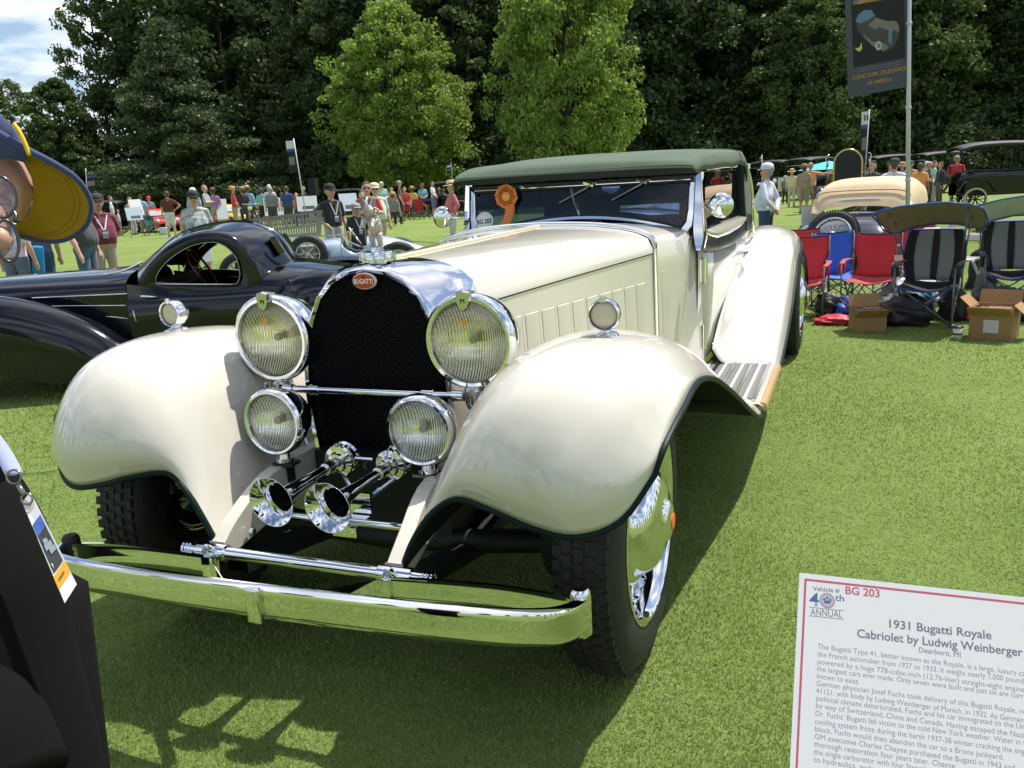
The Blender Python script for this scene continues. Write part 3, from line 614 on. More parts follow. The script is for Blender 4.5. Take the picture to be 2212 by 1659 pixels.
# wheels
tyre_m = black; alu = mat('polished_wheel', (.78, .79, .80), .07, 1.0, bump=.02, bscale=14)
orange_e = mat('orange_enamel', (.75, .16, .03), .3)
def wheel(cx_, cy, cz, s, R=.470, steer=0.0, parent=None):
    w = bpy.data.objects.new('wheel', None)
    prof = [(.300, .075), (.315, .088), (.345, .094), (.385, .096), (.425, .088), (.448, .074), (.458, .060), (.466, .040), (.470, 0), (.466, -.040), (.458, -.060), (.448, -.074), (.425, -.088), (.385, -.096), (.345, -.094), (.315, -.088), (.300, -.075)]
    M = Matrix.Rotation(steer, 3, 'Z'); ax = M @ Vector((s, 0, 0)); o = Vector((cx_, cy, cz))
    bm = BM(); lathe(bm, prof, o, ax, 64)
    ty = cob('tyre', bm, tyre_m, angle=None)
    bm = BM(); X, Y, D = frame(ax)                     # tread blocks
    for k in range(72):
        for q in (-.062, -.031, 0, .031, .062):
            a = 2*PI*(k+(.5 if q in (-.031, .031) else 0))/72; rr = .4665-(.010 if abs(q) > .05 else 0)
            rad = X*math.cos(a)+Y*math.sin(a); tn = -X*math.sin(a)+Y*math.cos(a)
            c = o+rad*rr+D*q
            R3 = Matrix((rad, tn, D)).transposed(); bx(bm, c, (.014, .026, .024), R3)
    tb = cob('tread_blocks', bm, tyre_m, smooth=False, parent=ty); tb['kind'] = 'stuff'
    bm = BM(); lathe(bm, [(.300, .070), (.318, .084), (.322, .092), (.314, .095), (.302, .088), (.292, .062), (.286, .036), (.268, .030), (.262, .006)], o, ax, 64)
    rm = cob('rim', bm, alu, angle=50)
    bm = BM()
    for k in range(32):
        a = 2*PI*k/32; c = o+(X*math.cos(a)+Y*math.sin(a))*.272+D*.028
        ringpath(bm, [c, c+D*.016], .0065, 6)
    b_ = cob('rim_bolts', bm, chrome, parent=rm); b_['kind'] = 'stuff'
    bm = BM(); lathe(bm, [(.275, .000), (.20, .012)], o, ax, 48); cob('wheel_recess', bm, under, parent=rm)
    for k in range(16):
        a = 2*PI*(k+.5)/16; u_ = X*math.cos(a)+Y*math.sin(a); tn = -X*math.sin(a)+Y*math.cos(a); bm = BM(); bx(bm, o+u_*.236+D*.030, (.078, .024, .012), Matrix((u_, tn, D)).transposed()); cob('wheel_spoke', bm, alu, parent=rm, smooth=False)
    bm = BM(); lathe(bm, [(.206, .010), (.208, .040), (.202, .052), (.190, .056), (.180, .052), (.172, .056), (.168, .070), (.160, .090), (.145, .108), (.122, .122), (.095, .132), (.066, .138), (.060, .146), (.048, .152), (.030, .155), (0, .156)], o, ax, 48)
    hc = cob('hubcap', bm, alu, angle=60)
    bm = BM(); lathe(bm, [(0, .160), (.024, .159), (.028, .155)], o, ax, 24); cob('hub_emblem', bm, orange_e, parent=hc)
    return
for cx_, cy, s, st in ((.80, 2.44, 1, 0.0), (-.80, 2.44, -1, 0.0), (.975, 7.30, 1, 0), (-.975, 7.30, -1, 0)): wheel(cx_, cy, .470, s, steer=st)
# headlights
def lamp(name, c, r, ax, lensm, depth, back, shield=False, rimw=.022, diamond=False, dome=.018):
    c = Vector(c); ax = Vector(ax).normalized(); X = Vector((1, 0, 0)); X = (X-ax*X.dot(ax)).normalized()
    n = 48
    bm = BM(); lathe(bm, [(r*.995, -.010), (r*1.0, -.03), (r*.97, -depth*.35), (r*.80, -depth*.7), (r*.45, -depth*.95), (0, -depth)], c, ax, n); L = cob(name, bm, back)
    bm = BM(); lathe(bm, [(r-rimw, -.012), (r-rimw, .000), (r-rimw*.8, .008), (r-rimw*.35, .010), (r*1.0, .004), (r*1.03, -.010), (r*1.02, -.026), (r*.99, -.03)], c, ax, n); cob('lamp_rim', bm, chrome, parent=L)
    bm = BM(); rl = r-rimw; lathe(bm, [(rl*math.sin(a), -.004+dome*(math.cos(a)-0)*1.0-dome*.0) for a in np.linspace(PI/2, 0, 8)][:-1]+[(0, dome-.004)], c, ax, n)
    ln = cob('lens', bm, lensm, parent=L)
    bm = BM(); lathe(bm, [(rl*1.0, -.008), (rl*.92, -.008-rl*.07), (rl*.75, -.008-rl*.19), (rl*.55, -.008-rl*.30), (rl*.35, -.008-rl*.37), (rl*.15, -.008-rl*.41), (0, -.008-rl*.42)], c, ax, n); cob('reflector', bm, refl_m, parent=L)
    bm = BM(); lathe(bm, [(0, -rl*.22), (.012, -rl*.25), (.014, -rl*.34), (.008, -rl*.58)], c, ax, 14); cob('bulb', bm, mat('bulb_glass', (.85, .84, .75), .1, coat=1), parent=L)
    Zv = ax.cross(X)*-1; Zv = Zv if Zv.z > 0 else -Zv
    if shield:                                   # small shield on top of the rim
        bm = BM(); pr = [(-.024, .016), (-.024, -.012), (-.014, -.034), (0, -.044), (.014, -.034), (.024, -.012), (.024, .016), (0, .022)]
        f0 = [bm.verts.new(c+X*a+Zv*(r-.006+b)+ax*.012) for a, b in pr]; f1 = [bm.verts.new(c+X*a*.86+Zv*(r-.008+b*.86)+ax*.022) for a, b in pr]; f2 = [bm.verts.new(c+X*a+Zv*(r-.004+b*.5+.004)-ax*.02) for a, b in pr]
        bm.faces.new(f1)
        for k in range(8): bm.faces.new((f0[k], f0[(k+1) % 8], f1[(k+1) % 8], f1[k])); bm.faces.new((f2[k], f2[(k+1) % 8], f0[(k+1) % 8], f0[k]))
        bmesh.ops.recalc_face_normals(bm, faces=bm.faces); cob('lamp_shield', bm, chrome2, smooth=False, parent=L)
        text('shield_mark', 'M', core_m, L, c+Zv*(r-.024)+ax*.0235, X, Zv, .020, 'CENTER')
    if diamond:
        bm = BM(); d = .013; q = [c+Zv*(r*.45)+ax*(dome*.92)+v for v in (X*d, Zv*d, -X*d, -Zv*d)]
        bm.faces.new([bm.verts.new(p+ax*.003) for p in q]); bmesh.ops.recalc_face_normals(bm, faces=bm.faces); cob('diamond_sticker', bm, mat('amber_mark', (.72, .33, .05), .4), smooth=False, parent=L)
    return L
for s in (1, -1):
    c = (.362*s, 2.335, 1.036)
    L = lamp('headlight', c, .146, (.0, -1, -.02), lens_head, .20, chrome, shield=True, diamond=True)
    bm = BM(); lathe(bm, [(.030, 0), (.038, -.012), (.036, -.05), (.030, -.07), (.018, -.078), (.012, -.10)], (c[0], 2.365, .893), (0, 0, 1), 20)
    bx(bm, (c[0]+.045*s, 2.365, .862), (.03, .02, .03)); lathe(bm, [(.016, 0), (.016, .012), (.006, .014)], (c[0]+.055*s, 2.365, .862), (s, 0, 0), 12); cob('headlight_mount', bm, chrome2, parent=L)
    bm = BM(); ringpath(bm, smooth_pts([(c[0]-.01*s, 2.37, .80), (.33*s, 2.40, .70), (.30*s, 2.42, .60)], 3), .010, 8); cob('headlight_stay', bm, chrome, parent=L)
    c = (.262*s, 2.16, .800)
    L = lamp('fog_lamp', c, .108, (0.02*s, -1, 0), lens_fog, .13, chrome if s > 0 else blackp, rimw=.016, dome=.012)
    bm = BM(); ringpath(bm, [(c[0], 2.20, .70), (c[0], 2.20, .665)], [.016, .022], 12); ringpath(bm, [(c[0], 2.20, .672), (c[0], 2.20, .660)], .030, 12); cob('fog_lamp_foot', bm, chrome, parent=L)
    bm = BM(); bx(bm, (c[0]-.005*s, 2.20, .652), (.075, .05, .010)); bx(bm, (c[0]+.016*s, 2.21, .60), (.034, .010, .11)); bx(bm, (c[0]-.006*s, 2.215, .595), (.006, .04, .13)); cob('fog_lamp_bracket', bm, chrome2 if s > 0 else under, parent=L)
    # small lamps on the fenders
    c = (.786*s, 2.345, 1.118)
    L = lamp('fender_lamp', c, .046, (.10*s, -1, 0), lensm=mat('frosted_lens', (.52, .47, .36), .22, coat=.6), depth=.07, back=chrome, rimw=.006, dome=.010)
    bm = BM(); lathe(bm, [(.036, -.004), (.030, .004), (.014, .010), (.010, .026)], (c[0], 2.365, 1.058), (0, 0, 1), 18, ell=(1, 1.6), xax=(1, 0, 0)); lathe(bm, [(0, .008), (.008, .006), (.009, -.01)], (c[0], 2.34, 1.166), (0, 0, 1), 10); cob('fender_lamp_foot', bm, chrome, parent=L)['kind'] = 'stuff'
# tie bar between the headlights
bm = BM(); ringpath(bm, [(-.335, 2.34, .866), (-.20, 2.335, .866), (.20, 2.335, .866), (.335, 2.34, .866)], .0125, 14)
for x in (-.315, .315, -.21, .21): lathe(bm, [(.0125, -.02), (.018, -.018), (.018, .018), (.0125, .02)], (x, 2.337, .866), (1, 0, 0), 14)
cob('lamp_tie_bar', bm, chrome)
# horns
for x in (-.092, .098):
    bm = BM(); o = (x, 1.895, .645); ax = (-.02, -1, -.03)
    lathe(bm, [(.013, -.33), (.0145, -.24), (.018, -.15), (.026, -.08), (.042, -.035), (.062, -.008), (.0735, 0), (.0755, .002), (.0745, -.002), (.060, -.012), (.040, -.042), (.024, -.09), (.012, -.16), (0, -.20)], o, ax, 36); hn = cob('horn', bm, chrome, angle=None); bm = BM(); lathe(bm, [(.0325, -.046), (.0235, -.085), (.018, -.12), (0, -.13)], o, ax, 28); cob('horn_throat', bm, mat('horn_throat', (.012, .013, .016), .35), parent=hn)
    bm = BM(); lathe(bm, [(.012, .0), (.020, .004), (.020, .05), (.013, .055), (.013, .075)], Vector(o)+Vector((.007, .265, .008)), (0, 1, .03), 16); cob('horn_collar', bm, chrome2, parent=hn)
    bm = BM(); lathe(bm, [(.013, 0), (.030, .003), (.034, .015), (.050, .018), (.053, .026), (.050, .034), (.030, .036), (.030, .050), (.050, .052), (.055, .060), (.050, .070), (0, .078)], Vector(o)+Vector((.008, .325, .010)), (0, 1, .03), 32); cob('horn_drum', bm, chrome, parent=hn, angle=40)
    bm = BM(); ringpath(bm, smooth_pts([Vector(o)+Vector((.008, .37, -.04)), Vector((x*.6, 2.25, .57)), Vector((.01, 2.22, .535))], 3), .009, 8); cob('horn_arm', bm, chrome, parent=hn)
bm = BM(); bx(bm, (.005, 2.21, .53), (.075, .012, .075)); bx(bm, (.005, 2.15, .492), (.075, .09, .010)); bx(bm, (.005, 2.105, .478), (.085, .010, .032)); lathe(bm, [(.006, 0), (.006, .006)], (-.02, 2.10, .478), (0, -1, 0), 8, capb=True); lathe(bm, [(.006, 0), (.006, .006)], (.03, 2.10, .478), (0, -1, 0), 8, capb=True)
ringpath(bm, [(-.03, 2.26, .665), (.035, 2.26, .665)], .008, 8); ringpath(bm, [(.002, 2.26, .665), (.002, 2.26, .63)], .006, 8); cob('horn_bracket', bm, chrome, smooth=False)['kind'] = 'stuff'
bm = BM(); ringpath(bm, [(-.285, 2.12, .505), (.285, 2.12, .505)], .013, 14); cob('front_cross_tube', bm, chrome)
# front tube through the dumb irons
bm = BM(); ringpath(bm, [(-.405, 1.875, .478), (-.40, 1.875, .478), (.41, 1.875, .478), (.415, 1.875, .478)], .0185, 18)
for x in (-.31, .31): lathe(bm, [(.0185, -.055), (.025, -.05), (.026, .0), (.025, .05), (.0185, .055)], (x, 1.875, .478), (1, 0, 0), 18)
for x in (-.40, .41):
    for q in (-.012, 0, .012): lathe(bm, [(.019, -.004), (.024, 0), (.019, .004)], (x+q, 1.875, .478), (1, 0, 0), 18)
for x in (-.305, .305):
    lathe(bm, [(0, .024), (.010, .022), (.016, .010), (.016, -.02), (.010, -.03)], (x, 1.85, .492), (0, -.6, .8), 14)
cob('front_tube', bm, chrome)
# bumper: front blade, rear blade, end pins and centre clamp
def blade(name, path, hgt, bul, thick):
    rows = []
    P = smooth_pts(path, 5)
    for i, p in enumerate(P):
        a = P[max(0, i-1)]; b = P[min(len(P)-1, i+1)]; d = (b-a).normalized(); nrm = Vector((d.y, -d.x, 0)).normalized()
        sec = [(-.004, hgt*.5-.006), (.002, hgt*.5), (.012, hgt*.5), (bul*.85+.002, hgt*.44), (bul+.002, hgt*.33), (bul, hgt*.25), (bul*1.05, 0), (bul*.9, -hgt*.30), (bul*.55, -hgt*.45), (.004, -hgt*.5), (0, -hgt*.5+.004), (0, 0)]
        rows.append([p+nrm*o+Vector((0, 0, z)) for o, z in sec])
    bm = BM(); V = grid(bm, rows, closed=True); bm.faces.new(V[0]); bm.faces.new(V[-1][::-1]); bmesh.ops.recalc_face_normals(bm, faces=bm.faces); return cob(name, bm, chrome, angle=40)
zc_ = lambda x: .440+.004*x
bp_ = blade('bumper', [(-.875, 1.86, .415), (-.855, 1.805, .412), (-.80, 1.765, .415), (-.6, 1.725, .428), (-.3, 1.70, .444), (0, 1.692, .453), (.3, 1.70, .456), (.6, 1.72, .456), (.76, 1.755, .454), (.822, 1.80, .452), (.842, 1.86, .450)], .102, .026, .01)
b2 = blade('rear_blade', [(-.865, 1.85, .415), (-.80, 1.86, .425), (-.6, 1.865, .438), (-.3, 1.85, .446), (-.29, 1.846, .446)], .075, .012, .008)
b3 = blade('rear_blade', [(.30, 1.846, .452), (.31, 1.85, .452), (.6, 1.87, .455), (.78, 1.865, .452), (.832, 1.85, .450)], .075, .012, .008)
for b_ in (b2, b3): b_.parent = bp_
for x, sg in ((-.30, 1), (.30, -1)):
    bm = BM(); rows = [[Vector((x+sg*t*.16, 1.842-.125*t, .445+h)) for h in (.038, -.038)] for t in (0, .5, 1)]
    grid(bm, [[r[0]+Vector((0, -.004, 0)), r[0], r[1], r[1]+Vector((0, -.004, 0))] for r in rows], closed=True); cob('bumper_brace', bm, chrome, parent=bp_, angle=30)
    bm = BM(); bx(bm, (x, 1.832, .440), (.030, .012, .085)); cob('blade_clamp', bm, chrome, parent=bp_)
for x, z in ((-.868, .415), (.838, .450)):
    bm = BM(); lathe(bm, [(.0, .068), (.020, .066), (.026, .058), (.028, .045), (.028, -.055), (.022, -.062), (0, -.064)], (x, 1.858, z), (0, 0, 1), 20); cob('bumper_pin', bm, chrome if x > 0 else black, parent=bp_)
bm = BM(); bx(bm, (0, 1.662, .453), (.046, .020, .100)); o = cob('bumper_clamp', bm, chrome, parent=bp_); bev(o, .006, 3)
# windscreen: chrome frame, glass, posts, wipers
WY = 4.69
bot = lambda x: 1.206+.094*(1-(x/.60)**2)
RK = .20                                        # the screen leans back
def flatring(bm, outer, inner, y0, y1):
    n = len(outer); k_ = lambda z: RK*(z-1.34)
    A = [bm.verts.new((x, y0+k_(z), z)) for x, z in outer]; B = [bm.verts.new((x, y0+k_(z), z)) for x, z in inner]; C = [bm.verts.new((x, y1+k_(z), z)) for x, z in outer]; D = [bm.verts.new((x, y1+k_(z), z)) for x, z in inner]
    for k in range(n):
        j = (k+1) % n; bm.faces.new((A[k], A[j], B[j], B[k])); bm.faces.new((C[j], C[k], D[k], D[j])); bm.faces.new((A[j], A[k], C[k], C[j])); bm.faces.new((B[k], B[j], D[j], D[k]))
    bmesh.ops.recalc_face_normals(bm, faces=bm.faces)
xs_ = np.linspace(-.585, .585, 15)
inner = [(x, bot(x)) for x in xs_]+[(.610, 1.245), (.618, 1.30), (.624, 1.460), (-.624, 1.460), (-.618, 1.30), (-.610, 1.245)]
outer = [(x*1.045, bot(x)-.026) for x in xs_]+[(.640, 1.22), (.648, 1.30), (.652, 1.490), (-.652, 1.490), (-.648, 1.30), (-.640, 1.22)]
bm = BM(); flatring(bm, outer, inner, WY-.012, WY+.012); wf = cob('windscreen_frame', bm, chrome, smooth=False); bev(wf, .004)
inner2 = [(x*.985, z+.012*(1 if z < 1.3 else -1)) for x, z in inner]
bm = BM(); flatring(bm, inner, inner2, WY-.004, WY+.004); cob('windscreen_seal', bm, under, smooth=False, parent=wf)
bm = BM(); bm.faces.new([bm.verts.new((x, WY+RK*(z-1.34), z)) for x, z in inner]); cob('windscreen_glass', bm, glass, smooth=False, parent=wf)
for s in (1, -1):                                   # chrome posts that widen to the body
    rows = []
    for z, x0, x1, dy in ((1.095, .668, .690, .10), (1.16, .655, .700, .11), (1.22, .650, .697, .10), (1.30, .652, .690, .075), (1.40, .655, .686, .055), (1.498, .656, .684, .05)):
        ky = RK*(z-1.34); rows.append([Vector((x0*s, WY-.022+ky, z)), Vector((x1*s, WY-.012+ky, z)), Vector(((x1+.006)*s, WY+.02+ky, z)), Vector((x1*s, WY+dy, z)), Vector((x0*s, WY+dy, z))])
    cols = [smooth_pts([r[j] for r in rows], 4) for j in range(5)]
    bm = BM(); grid(bm, [[c[i] for c in cols] for i in range(len(cols[0]))], closed=True, flip=(s < 0)); cob('windscreen_post', bm, chrome, angle=40)
bm = BM(); rows = [[Vector((x*1.06, WY-.110, bot(x)-.052)), Vector((x*1.05, WY-.075, bot(x)-.036)), Vector((x*1.045, WY-.040, bot(x)-.018))] for x in np.linspace(-.61, .61, 21)]
grid(bm, rows); cob('windscreen_base', bm, chrome, angle=None)
for x0 in (.10, .40):                                # two wipers hang from the top rail
    bm = BM(); lathe(bm, [(.010, 0), (.013, .006), (.010, .022), (.004, .028)], (x0, WY+.012, 1.474), (0, -1, 0), 12); bx(bm, (x0-.03, WY-.008, 1.466), (.06, .008, .012), Matrix.Rotation(.35, 3, 'Y') @ Matrix.Identity(3)); wp = cob('wiper', bm, chrome)
    bm = BM(); ringpath(bm, [(x0, WY-.010, 1.472), (x0-.10, WY-.010, 1.425), (x0-.115, WY-.010, 1.418)], [.004, .003, .003], 6); cob('wiper_arm', bm, chrome, parent=wp)
    bm = BM(); ringpath(bm, [(x0-.035, WY-.006, 1.452), (x0-.20, WY-.014, 1.375)], [.0045, .0035], 6); cob('wiper_blade', bm, mat('wiper_steel', (.55, .5, .42), .3, .8), parent=wp)
bm = BM(); lathe(bm, [(.010, 0), (.012, .006), (.008, .02), (.003, .024)], (-.335, WY+.012, 1.478), (0, -1, 0), 12); cob('wiper_pivot', bm, chrome)
# round mirrors on arms
for s in (1, -1):
    bm = BM(); c = Vector((.80*s, 4.60, 1.325)); a = Vector((.16*s, -1, .0)); lathe(bm, [(0, .024), (.030, .021), (.050, .012), (.062, .0), (.064, -.006), (.060, -.010), (0, -.010)], c, a, 32)
    mo = cob('door_mirror', bm, chrome, angle=60)
    bm = BM(); ringpath(bm, smooth_pts([(.685*s, 4.71, 1.315), (.72*s, 4.68, 1.312), (.77*s, 4.65, 1.318), (.79*s, 4.615, 1.325)], 3), .006, 8); bx(bm, (.688*s, 4.715, 1.315), (.014, .03, .05)); cob('mirror_arm', bm, chrome, parent=mo)
# canvas roof
def roof_sec(y, hw, zc, zs, drop):
    P = [Vector((hw*math.sin(a)**.9 if a > 0 else 0, y, zs+(zc-zs)*max(0, math.cos(a))**.55)) for a in np.linspace(0, PI/2*.9999, 11)]
    P += [Vector((hw+.010, y, zs-drop*.35)), Vector((hw+.006, y, zs-drop))]
    return both(P)
# front header is lower, then the cloth climbs over its bows
rs = [roof_sec(4.54, .676, 1.540, 1.522, .026), roof_sec(4.60, .686, 1.582, 1.548, .045), roof_sec(4.78, .694, 1.612, 1.565, .055), roof_sec(5.15, .702, 1.636, 1.575, .060), roof_sec(5.50, .710, 1.641, 1.580, .060), roof_sec(5.95, .715, 1.655, 1.590, .065), roof_sec(6.3, .715, 1.650, 1.590, .065), roof_sec(6.55, .706, 1.612, 1.555, .09), roof_sec(6.72, .69, 1.53, 1.480, .12)]
cols = [smooth_pts([S[j] for S in rs], 6) for j in range(len(rs[0]))]
rows = [[cols[j][i] for j in range(len(cols))] for i in range(len(cols[0]))]
for i, r in enumerate(rows):
    for j, p in enumerate(r):                        # slack folds of the cloth
        e = abs(j-len(r)/2)/(len(r)/2); p.z += .0035*math.sin(i*.55+j*.4)+(.010*math.sin(i*.9+math.sin(j))*max(0, e-.45) if i > 24 else 0)
bm = BM(); grid(bm, rows); ro = cob('canvas_roof', bm, [canvas, mat('roof_lining', (.012, .014, .014), .9)], angle=None)
f = ro.modifiers.new('s', 'SOLIDIFY'); f.thickness = .010; f.offset = -1; f.material_offset = 1; f.material_offset_rim = 1
bm = BM(); fr_ = roof_sec(4.545, .673, 1.538, 1.518, .026); lo = [Vector((p.x*.985, 4.60, 1.497)) for p in fr_]
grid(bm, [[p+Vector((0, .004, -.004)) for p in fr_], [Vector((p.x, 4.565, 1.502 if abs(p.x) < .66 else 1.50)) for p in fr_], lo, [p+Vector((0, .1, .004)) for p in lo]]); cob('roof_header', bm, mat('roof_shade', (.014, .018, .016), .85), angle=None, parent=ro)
bm = BM(); ringpath(bm, [p+Vector((0, -.004, -.002)) for p in roof_sec(4.54, .676, 1.538, 1.520, .018)], .0055, 6); cob('roof_welt', bm, canvas, parent=ro)
bm = BM(); sm = rows[32]; ringpath(bm, [p+Vector((0, 0, .003)) for p in sm], .0035, 6); cob('roof_seam', bm, mat('canvas_seam', (.05, .075, .055), .9), parent=ro)
for s in (1, -1):                                   # cloth behind the doors
    rows = []
    for t in np.linspace(0, 1, 9):
        zt_ = 1.53-.02*t; za = 1.52; zb_ = 1.06
        y0 = 6.22+.10*math.sin(t*PI)*0+.05*t; y1 = 6.75+.35*t
        z = za+(zb_-za)*t
        rows.append([Vector(((.700+.012*math.sin(k*1.3+t*5)*.5-.0*k+(.02*t))*s, y0+(y1-y0)*k/5, z+.0*k)) for k in range(6)])
    bm = BM(); grid(bm, rows, flip=(s > 0)); q = cob('canvas_quarter', bm, canvas, angle=None, parent=ro); f = q.modifiers.new('s', 'SOLIDIFY'); f.thickness = .012
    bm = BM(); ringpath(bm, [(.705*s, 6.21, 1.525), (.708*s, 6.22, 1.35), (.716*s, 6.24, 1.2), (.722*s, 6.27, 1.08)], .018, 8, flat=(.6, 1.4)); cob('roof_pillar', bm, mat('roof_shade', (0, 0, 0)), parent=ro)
    # landau iron
    bm = BM(); P = smooth_pts([(.735*s, 6.38, 1.515), (.745*s, 6.50, 1.42), (.752*s, 6.56, 1.30), (.752*s, 6.56, 1.20), (.752*s, 6.62, 1.09), (.748*s, 6.72, 1.04)], 4)
    ringpath(bm, P, [.010+.006*math.sin(i/len(P)*PI) for i in range(len(P))], 8, flat=(.6, 1.3)); lathe(bm, [(.020, -.006), (.024, 0), (.020, .010), (0, .012)], (.752*s, 6.56, 1.25), (s, 0, 0), 16); lathe(bm, [(.016, -.006), (.018, 0), (.014, .014), (0, .016)], (.742*s, 6.36, 1.518), (s, 0, 0), 14); cob('landau_iron', bm, chrome)
bm = BM(); rows = [[Vector((x, y, z)) for x in np.linspace(-.69, .69, 9)] for y, z in ((6.72, 1.50), (6.95, 1.30), (7.08, 1.10))]; grid(bm, rows); q = cob('canvas_back', bm, canvas, angle=None, parent=ro); f = q.modifiers.new('s', 'SOLIDIFY'); f.thickness = .012
# interior
bm = BM(); bx(bm, (0, 5.75, .82), (1.22, .18, .66)); bx(bm, (0, 5.5, .66), (1.22, .55, .22)); bx(bm, (0, 6.6, .85), (1.2, .16, .6)); o = cob('seat', bm, leather, smooth=False); bev(o, .05, 4); o['kind'] = 'stuff'
bm = BM(); bx(bm, (0, 4.84, 1.12), (1.22, .10, .16)); o = cob('dashboard', bm, wood, smooth=False); bev(o, .03, 3)
bm = BM(); c = Vector((.30, 5.05, 1.13)); ax = Vector((0, .85, .5)).normalized(); X, Y, _d = frame(ax); ringpath(bm, [c+X*math.cos(a)*.20+Y*math.sin(a)*.20 for a in np.linspace(0, 2*PI, 29)[:-1]], .012, 8, closed=True)
for a in (0.5, 2.6, 4.7): ringpath(bm, [c, c+X*math.cos(a)*.20+Y*math.sin(a)*.20], .007, 6)
ringpath(bm, [c, c-ax*.3], .02, 8); cob('steering_wheel', bm, wood)
bm = BM(); lathe(bm, [(.0, .004), (.055, .002), (.06, -.004)], (.17, WY+.09, 1.462), (0, -1, -.2), 24); cob('interior_mirror', bm, chrome)
bm = BM(); ringpath(bm, [(.22, WY+.06, 1.345), (.55, WY+.06, 1.352)], .006, 6); ringpath(bm, [(.22, WY+.06, 1.272), (.55, WY+.06, 1.276)], .006, 6); bx(bm, (.385, WY+.10, 1.31), (.33, .004, .062)); cob('sun_visor', bm, chrome)
# side window glass
for s in (1, -1):
    bm = BM(); bm.faces.new([bm.verts.new(p) for p in ((.688*s, 4.80, 1.17), (.690*s, 6.2, 1.15), (.690*s, 6.2, 1.515), (.688*s, 4.80, 1.505))]); cob('door_glass', bm, glass, smooth=False)
    bm = BM(); ringpath(bm, [(.696*s, 4.78, 1.512), (.700*s, 5.5, 1.522), (.702*s, 6.22, 1.522)], .011, 8, flat=(.6, 1)); cob('window_rail', bm, chrome)
bm = BM()
for x, y in ((.0, 0),): pass
bm.free()
rebase(car)
# things fixed to the car
rib_m = mat('orange_ribbon', (.72, .22, .035), .35, sheen=.4)
ros = thing('award_rosette', 'orange award rosette with long ribbon tail on the windscreen of the cream car', 'rosette', (-.40, WY-.03, 1.24))
RC = Vector((-.415, WY-.022, 1.424))
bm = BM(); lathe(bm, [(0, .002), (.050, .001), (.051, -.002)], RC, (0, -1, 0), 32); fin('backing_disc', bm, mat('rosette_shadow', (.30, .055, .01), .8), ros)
for k in range(24):
    a = 2*PI*k/24; bm = BM(); R2 = Matrix.Rotation(-a, 3, 'Y'); c = RC+Vector((math.cos(a)*.0385, -.0045, math.sin(a)*.0385))
    vs = [RC+Vector((r*math.cos(a+da), y, r*math.sin(a+da))) for r, da, y in ((.026, -.055, -.002), (.051, -.095, -.003), (.052, 0, -.010), (.051, .095, -.003), (.026, .055, -.002), (.026, 0, -.006))]
    v = [bm.verts.new(p) for p in vs]; bm.faces.new((v[0], v[1], v[2], v[5])); bm.faces.new((v[5], v[2], v[3], v[4])); fin('pleat', bm, rib_m, ros, smooth=False)
for k in range(8):
    a = PI/8+k*PI/4; bm = BM(); c = RC+Vector((math.cos(a)*.0585, -.001, math.sin(a)*.0585)); bx(bm, c, (.016, .005, .044), Matrix.Rotation(-a+.12, 3, 'Y')); fin('ribbon_loop', bm, rib_m, ros, smooth=False)
bm = BM(); lathe(bm, [(0, .006), (.016, .006), (.0175, .004), (.019, .007), (.024, .006), (.026, .001), (.027, -.002)], RC+Vector((0, -.003, 0)), (0, -1, 0), 32); fin('centre_disc', bm, mat('orange_disc', (.85, .40, .10), .4), ros)
for dx, dd in ((0, 0), (.028, .004)):
    P = smooth_pts([RC+Vector((.012+dx*.6, .004+dd, -.045)), RC+Vector((.012+dx*.6, -.02+dd, -.10)), RC+Vector((-.004+dx*.6, -.045+dd, -.145)), RC+Vector((-.045+dx*.4, -.08+dd, -.18)), RC+Vector((-.10+dx*.2, -.11+dd, -.205))], 4)
    bm = BM(); n = len(P)
    grid(bm, [[p+Vector((-.019, 0, .008))*(1-.3*i/n), p+Vector((.0, -.004, 0)), p+Vector((.019, 0, -.008))*(1-.3*i/n)] for i, p in enumerate(P)]); o = fin('ribbon_tail', bm, rib_m, ros); f = o.modifiers.new('s', 'SOLIDIFY'); f.thickness = .0012
rebase(ros)
st = thing('number_sticker', 'round white sticker reading BG 203 in the lower corner of the windscreen', 'sticker', (-.558, WY-.006, 1.285))
bm = BM(); lathe(bm, [(0, .002), (.055, .002), (.056, 0)], (-.560, WY-.020, 1.288), (0, -1, RK), 36); fin('disc', bm, mat('sticker_white', (.80, .81, .83), .5), st)
text('number', 'BG 203', mat('print_black', (.012, .012, .014), .6), st, (-.560, WY-.0250, 1.277), (1, 0, .08), (-.08, RK, 1), .036, 'CENTER', .0010, sx=.86)
rebase(st)
# ------------------------------------------------------------------ other cars: built in (s along, t across, z) around a point
class Fr:
    def __init__(f, P, ang, k=1.0): f.P = Vector((P[0], P[1], 0)); f.a = Vector((math.cos(ang), math.sin(ang), 0)); f.n = Vector((-math.sin(ang), math.cos(ang), 0)); f.k = k; f.ang = ang
    def __call__(f, s, t, z): return f.P+(f.a*s+f.n*t)*f.k+Vector((0, 0, z*f.k))
def loftx(name, secs, m, parent, kv=5, ku=4, angle=None, th=0, closed=False):
    cols = [[Vector(p) for p in S] for S in secs]
    if ku > 1: cols = [smooth_pts(S, ku) for S in cols]
    cc = [smooth_pts([S[j] for S in cols], kv) for j in range(len(cols[0]))]
    bm = BM(); grid(bm, [[c[i] for c in cc] for i in range(len(cc[0]))]); bmesh.ops.remove_doubles(bm, verts=bm.verts, dist=1e-5); bmesh.ops.recalc_face_normals(bm, faces=bm.faces)
    o = fin(name, bm, m, parent, True, angle)
    if th: f = o.modifiers.new('s', 'SOLIDIFY'); f.thickness = th
    return o
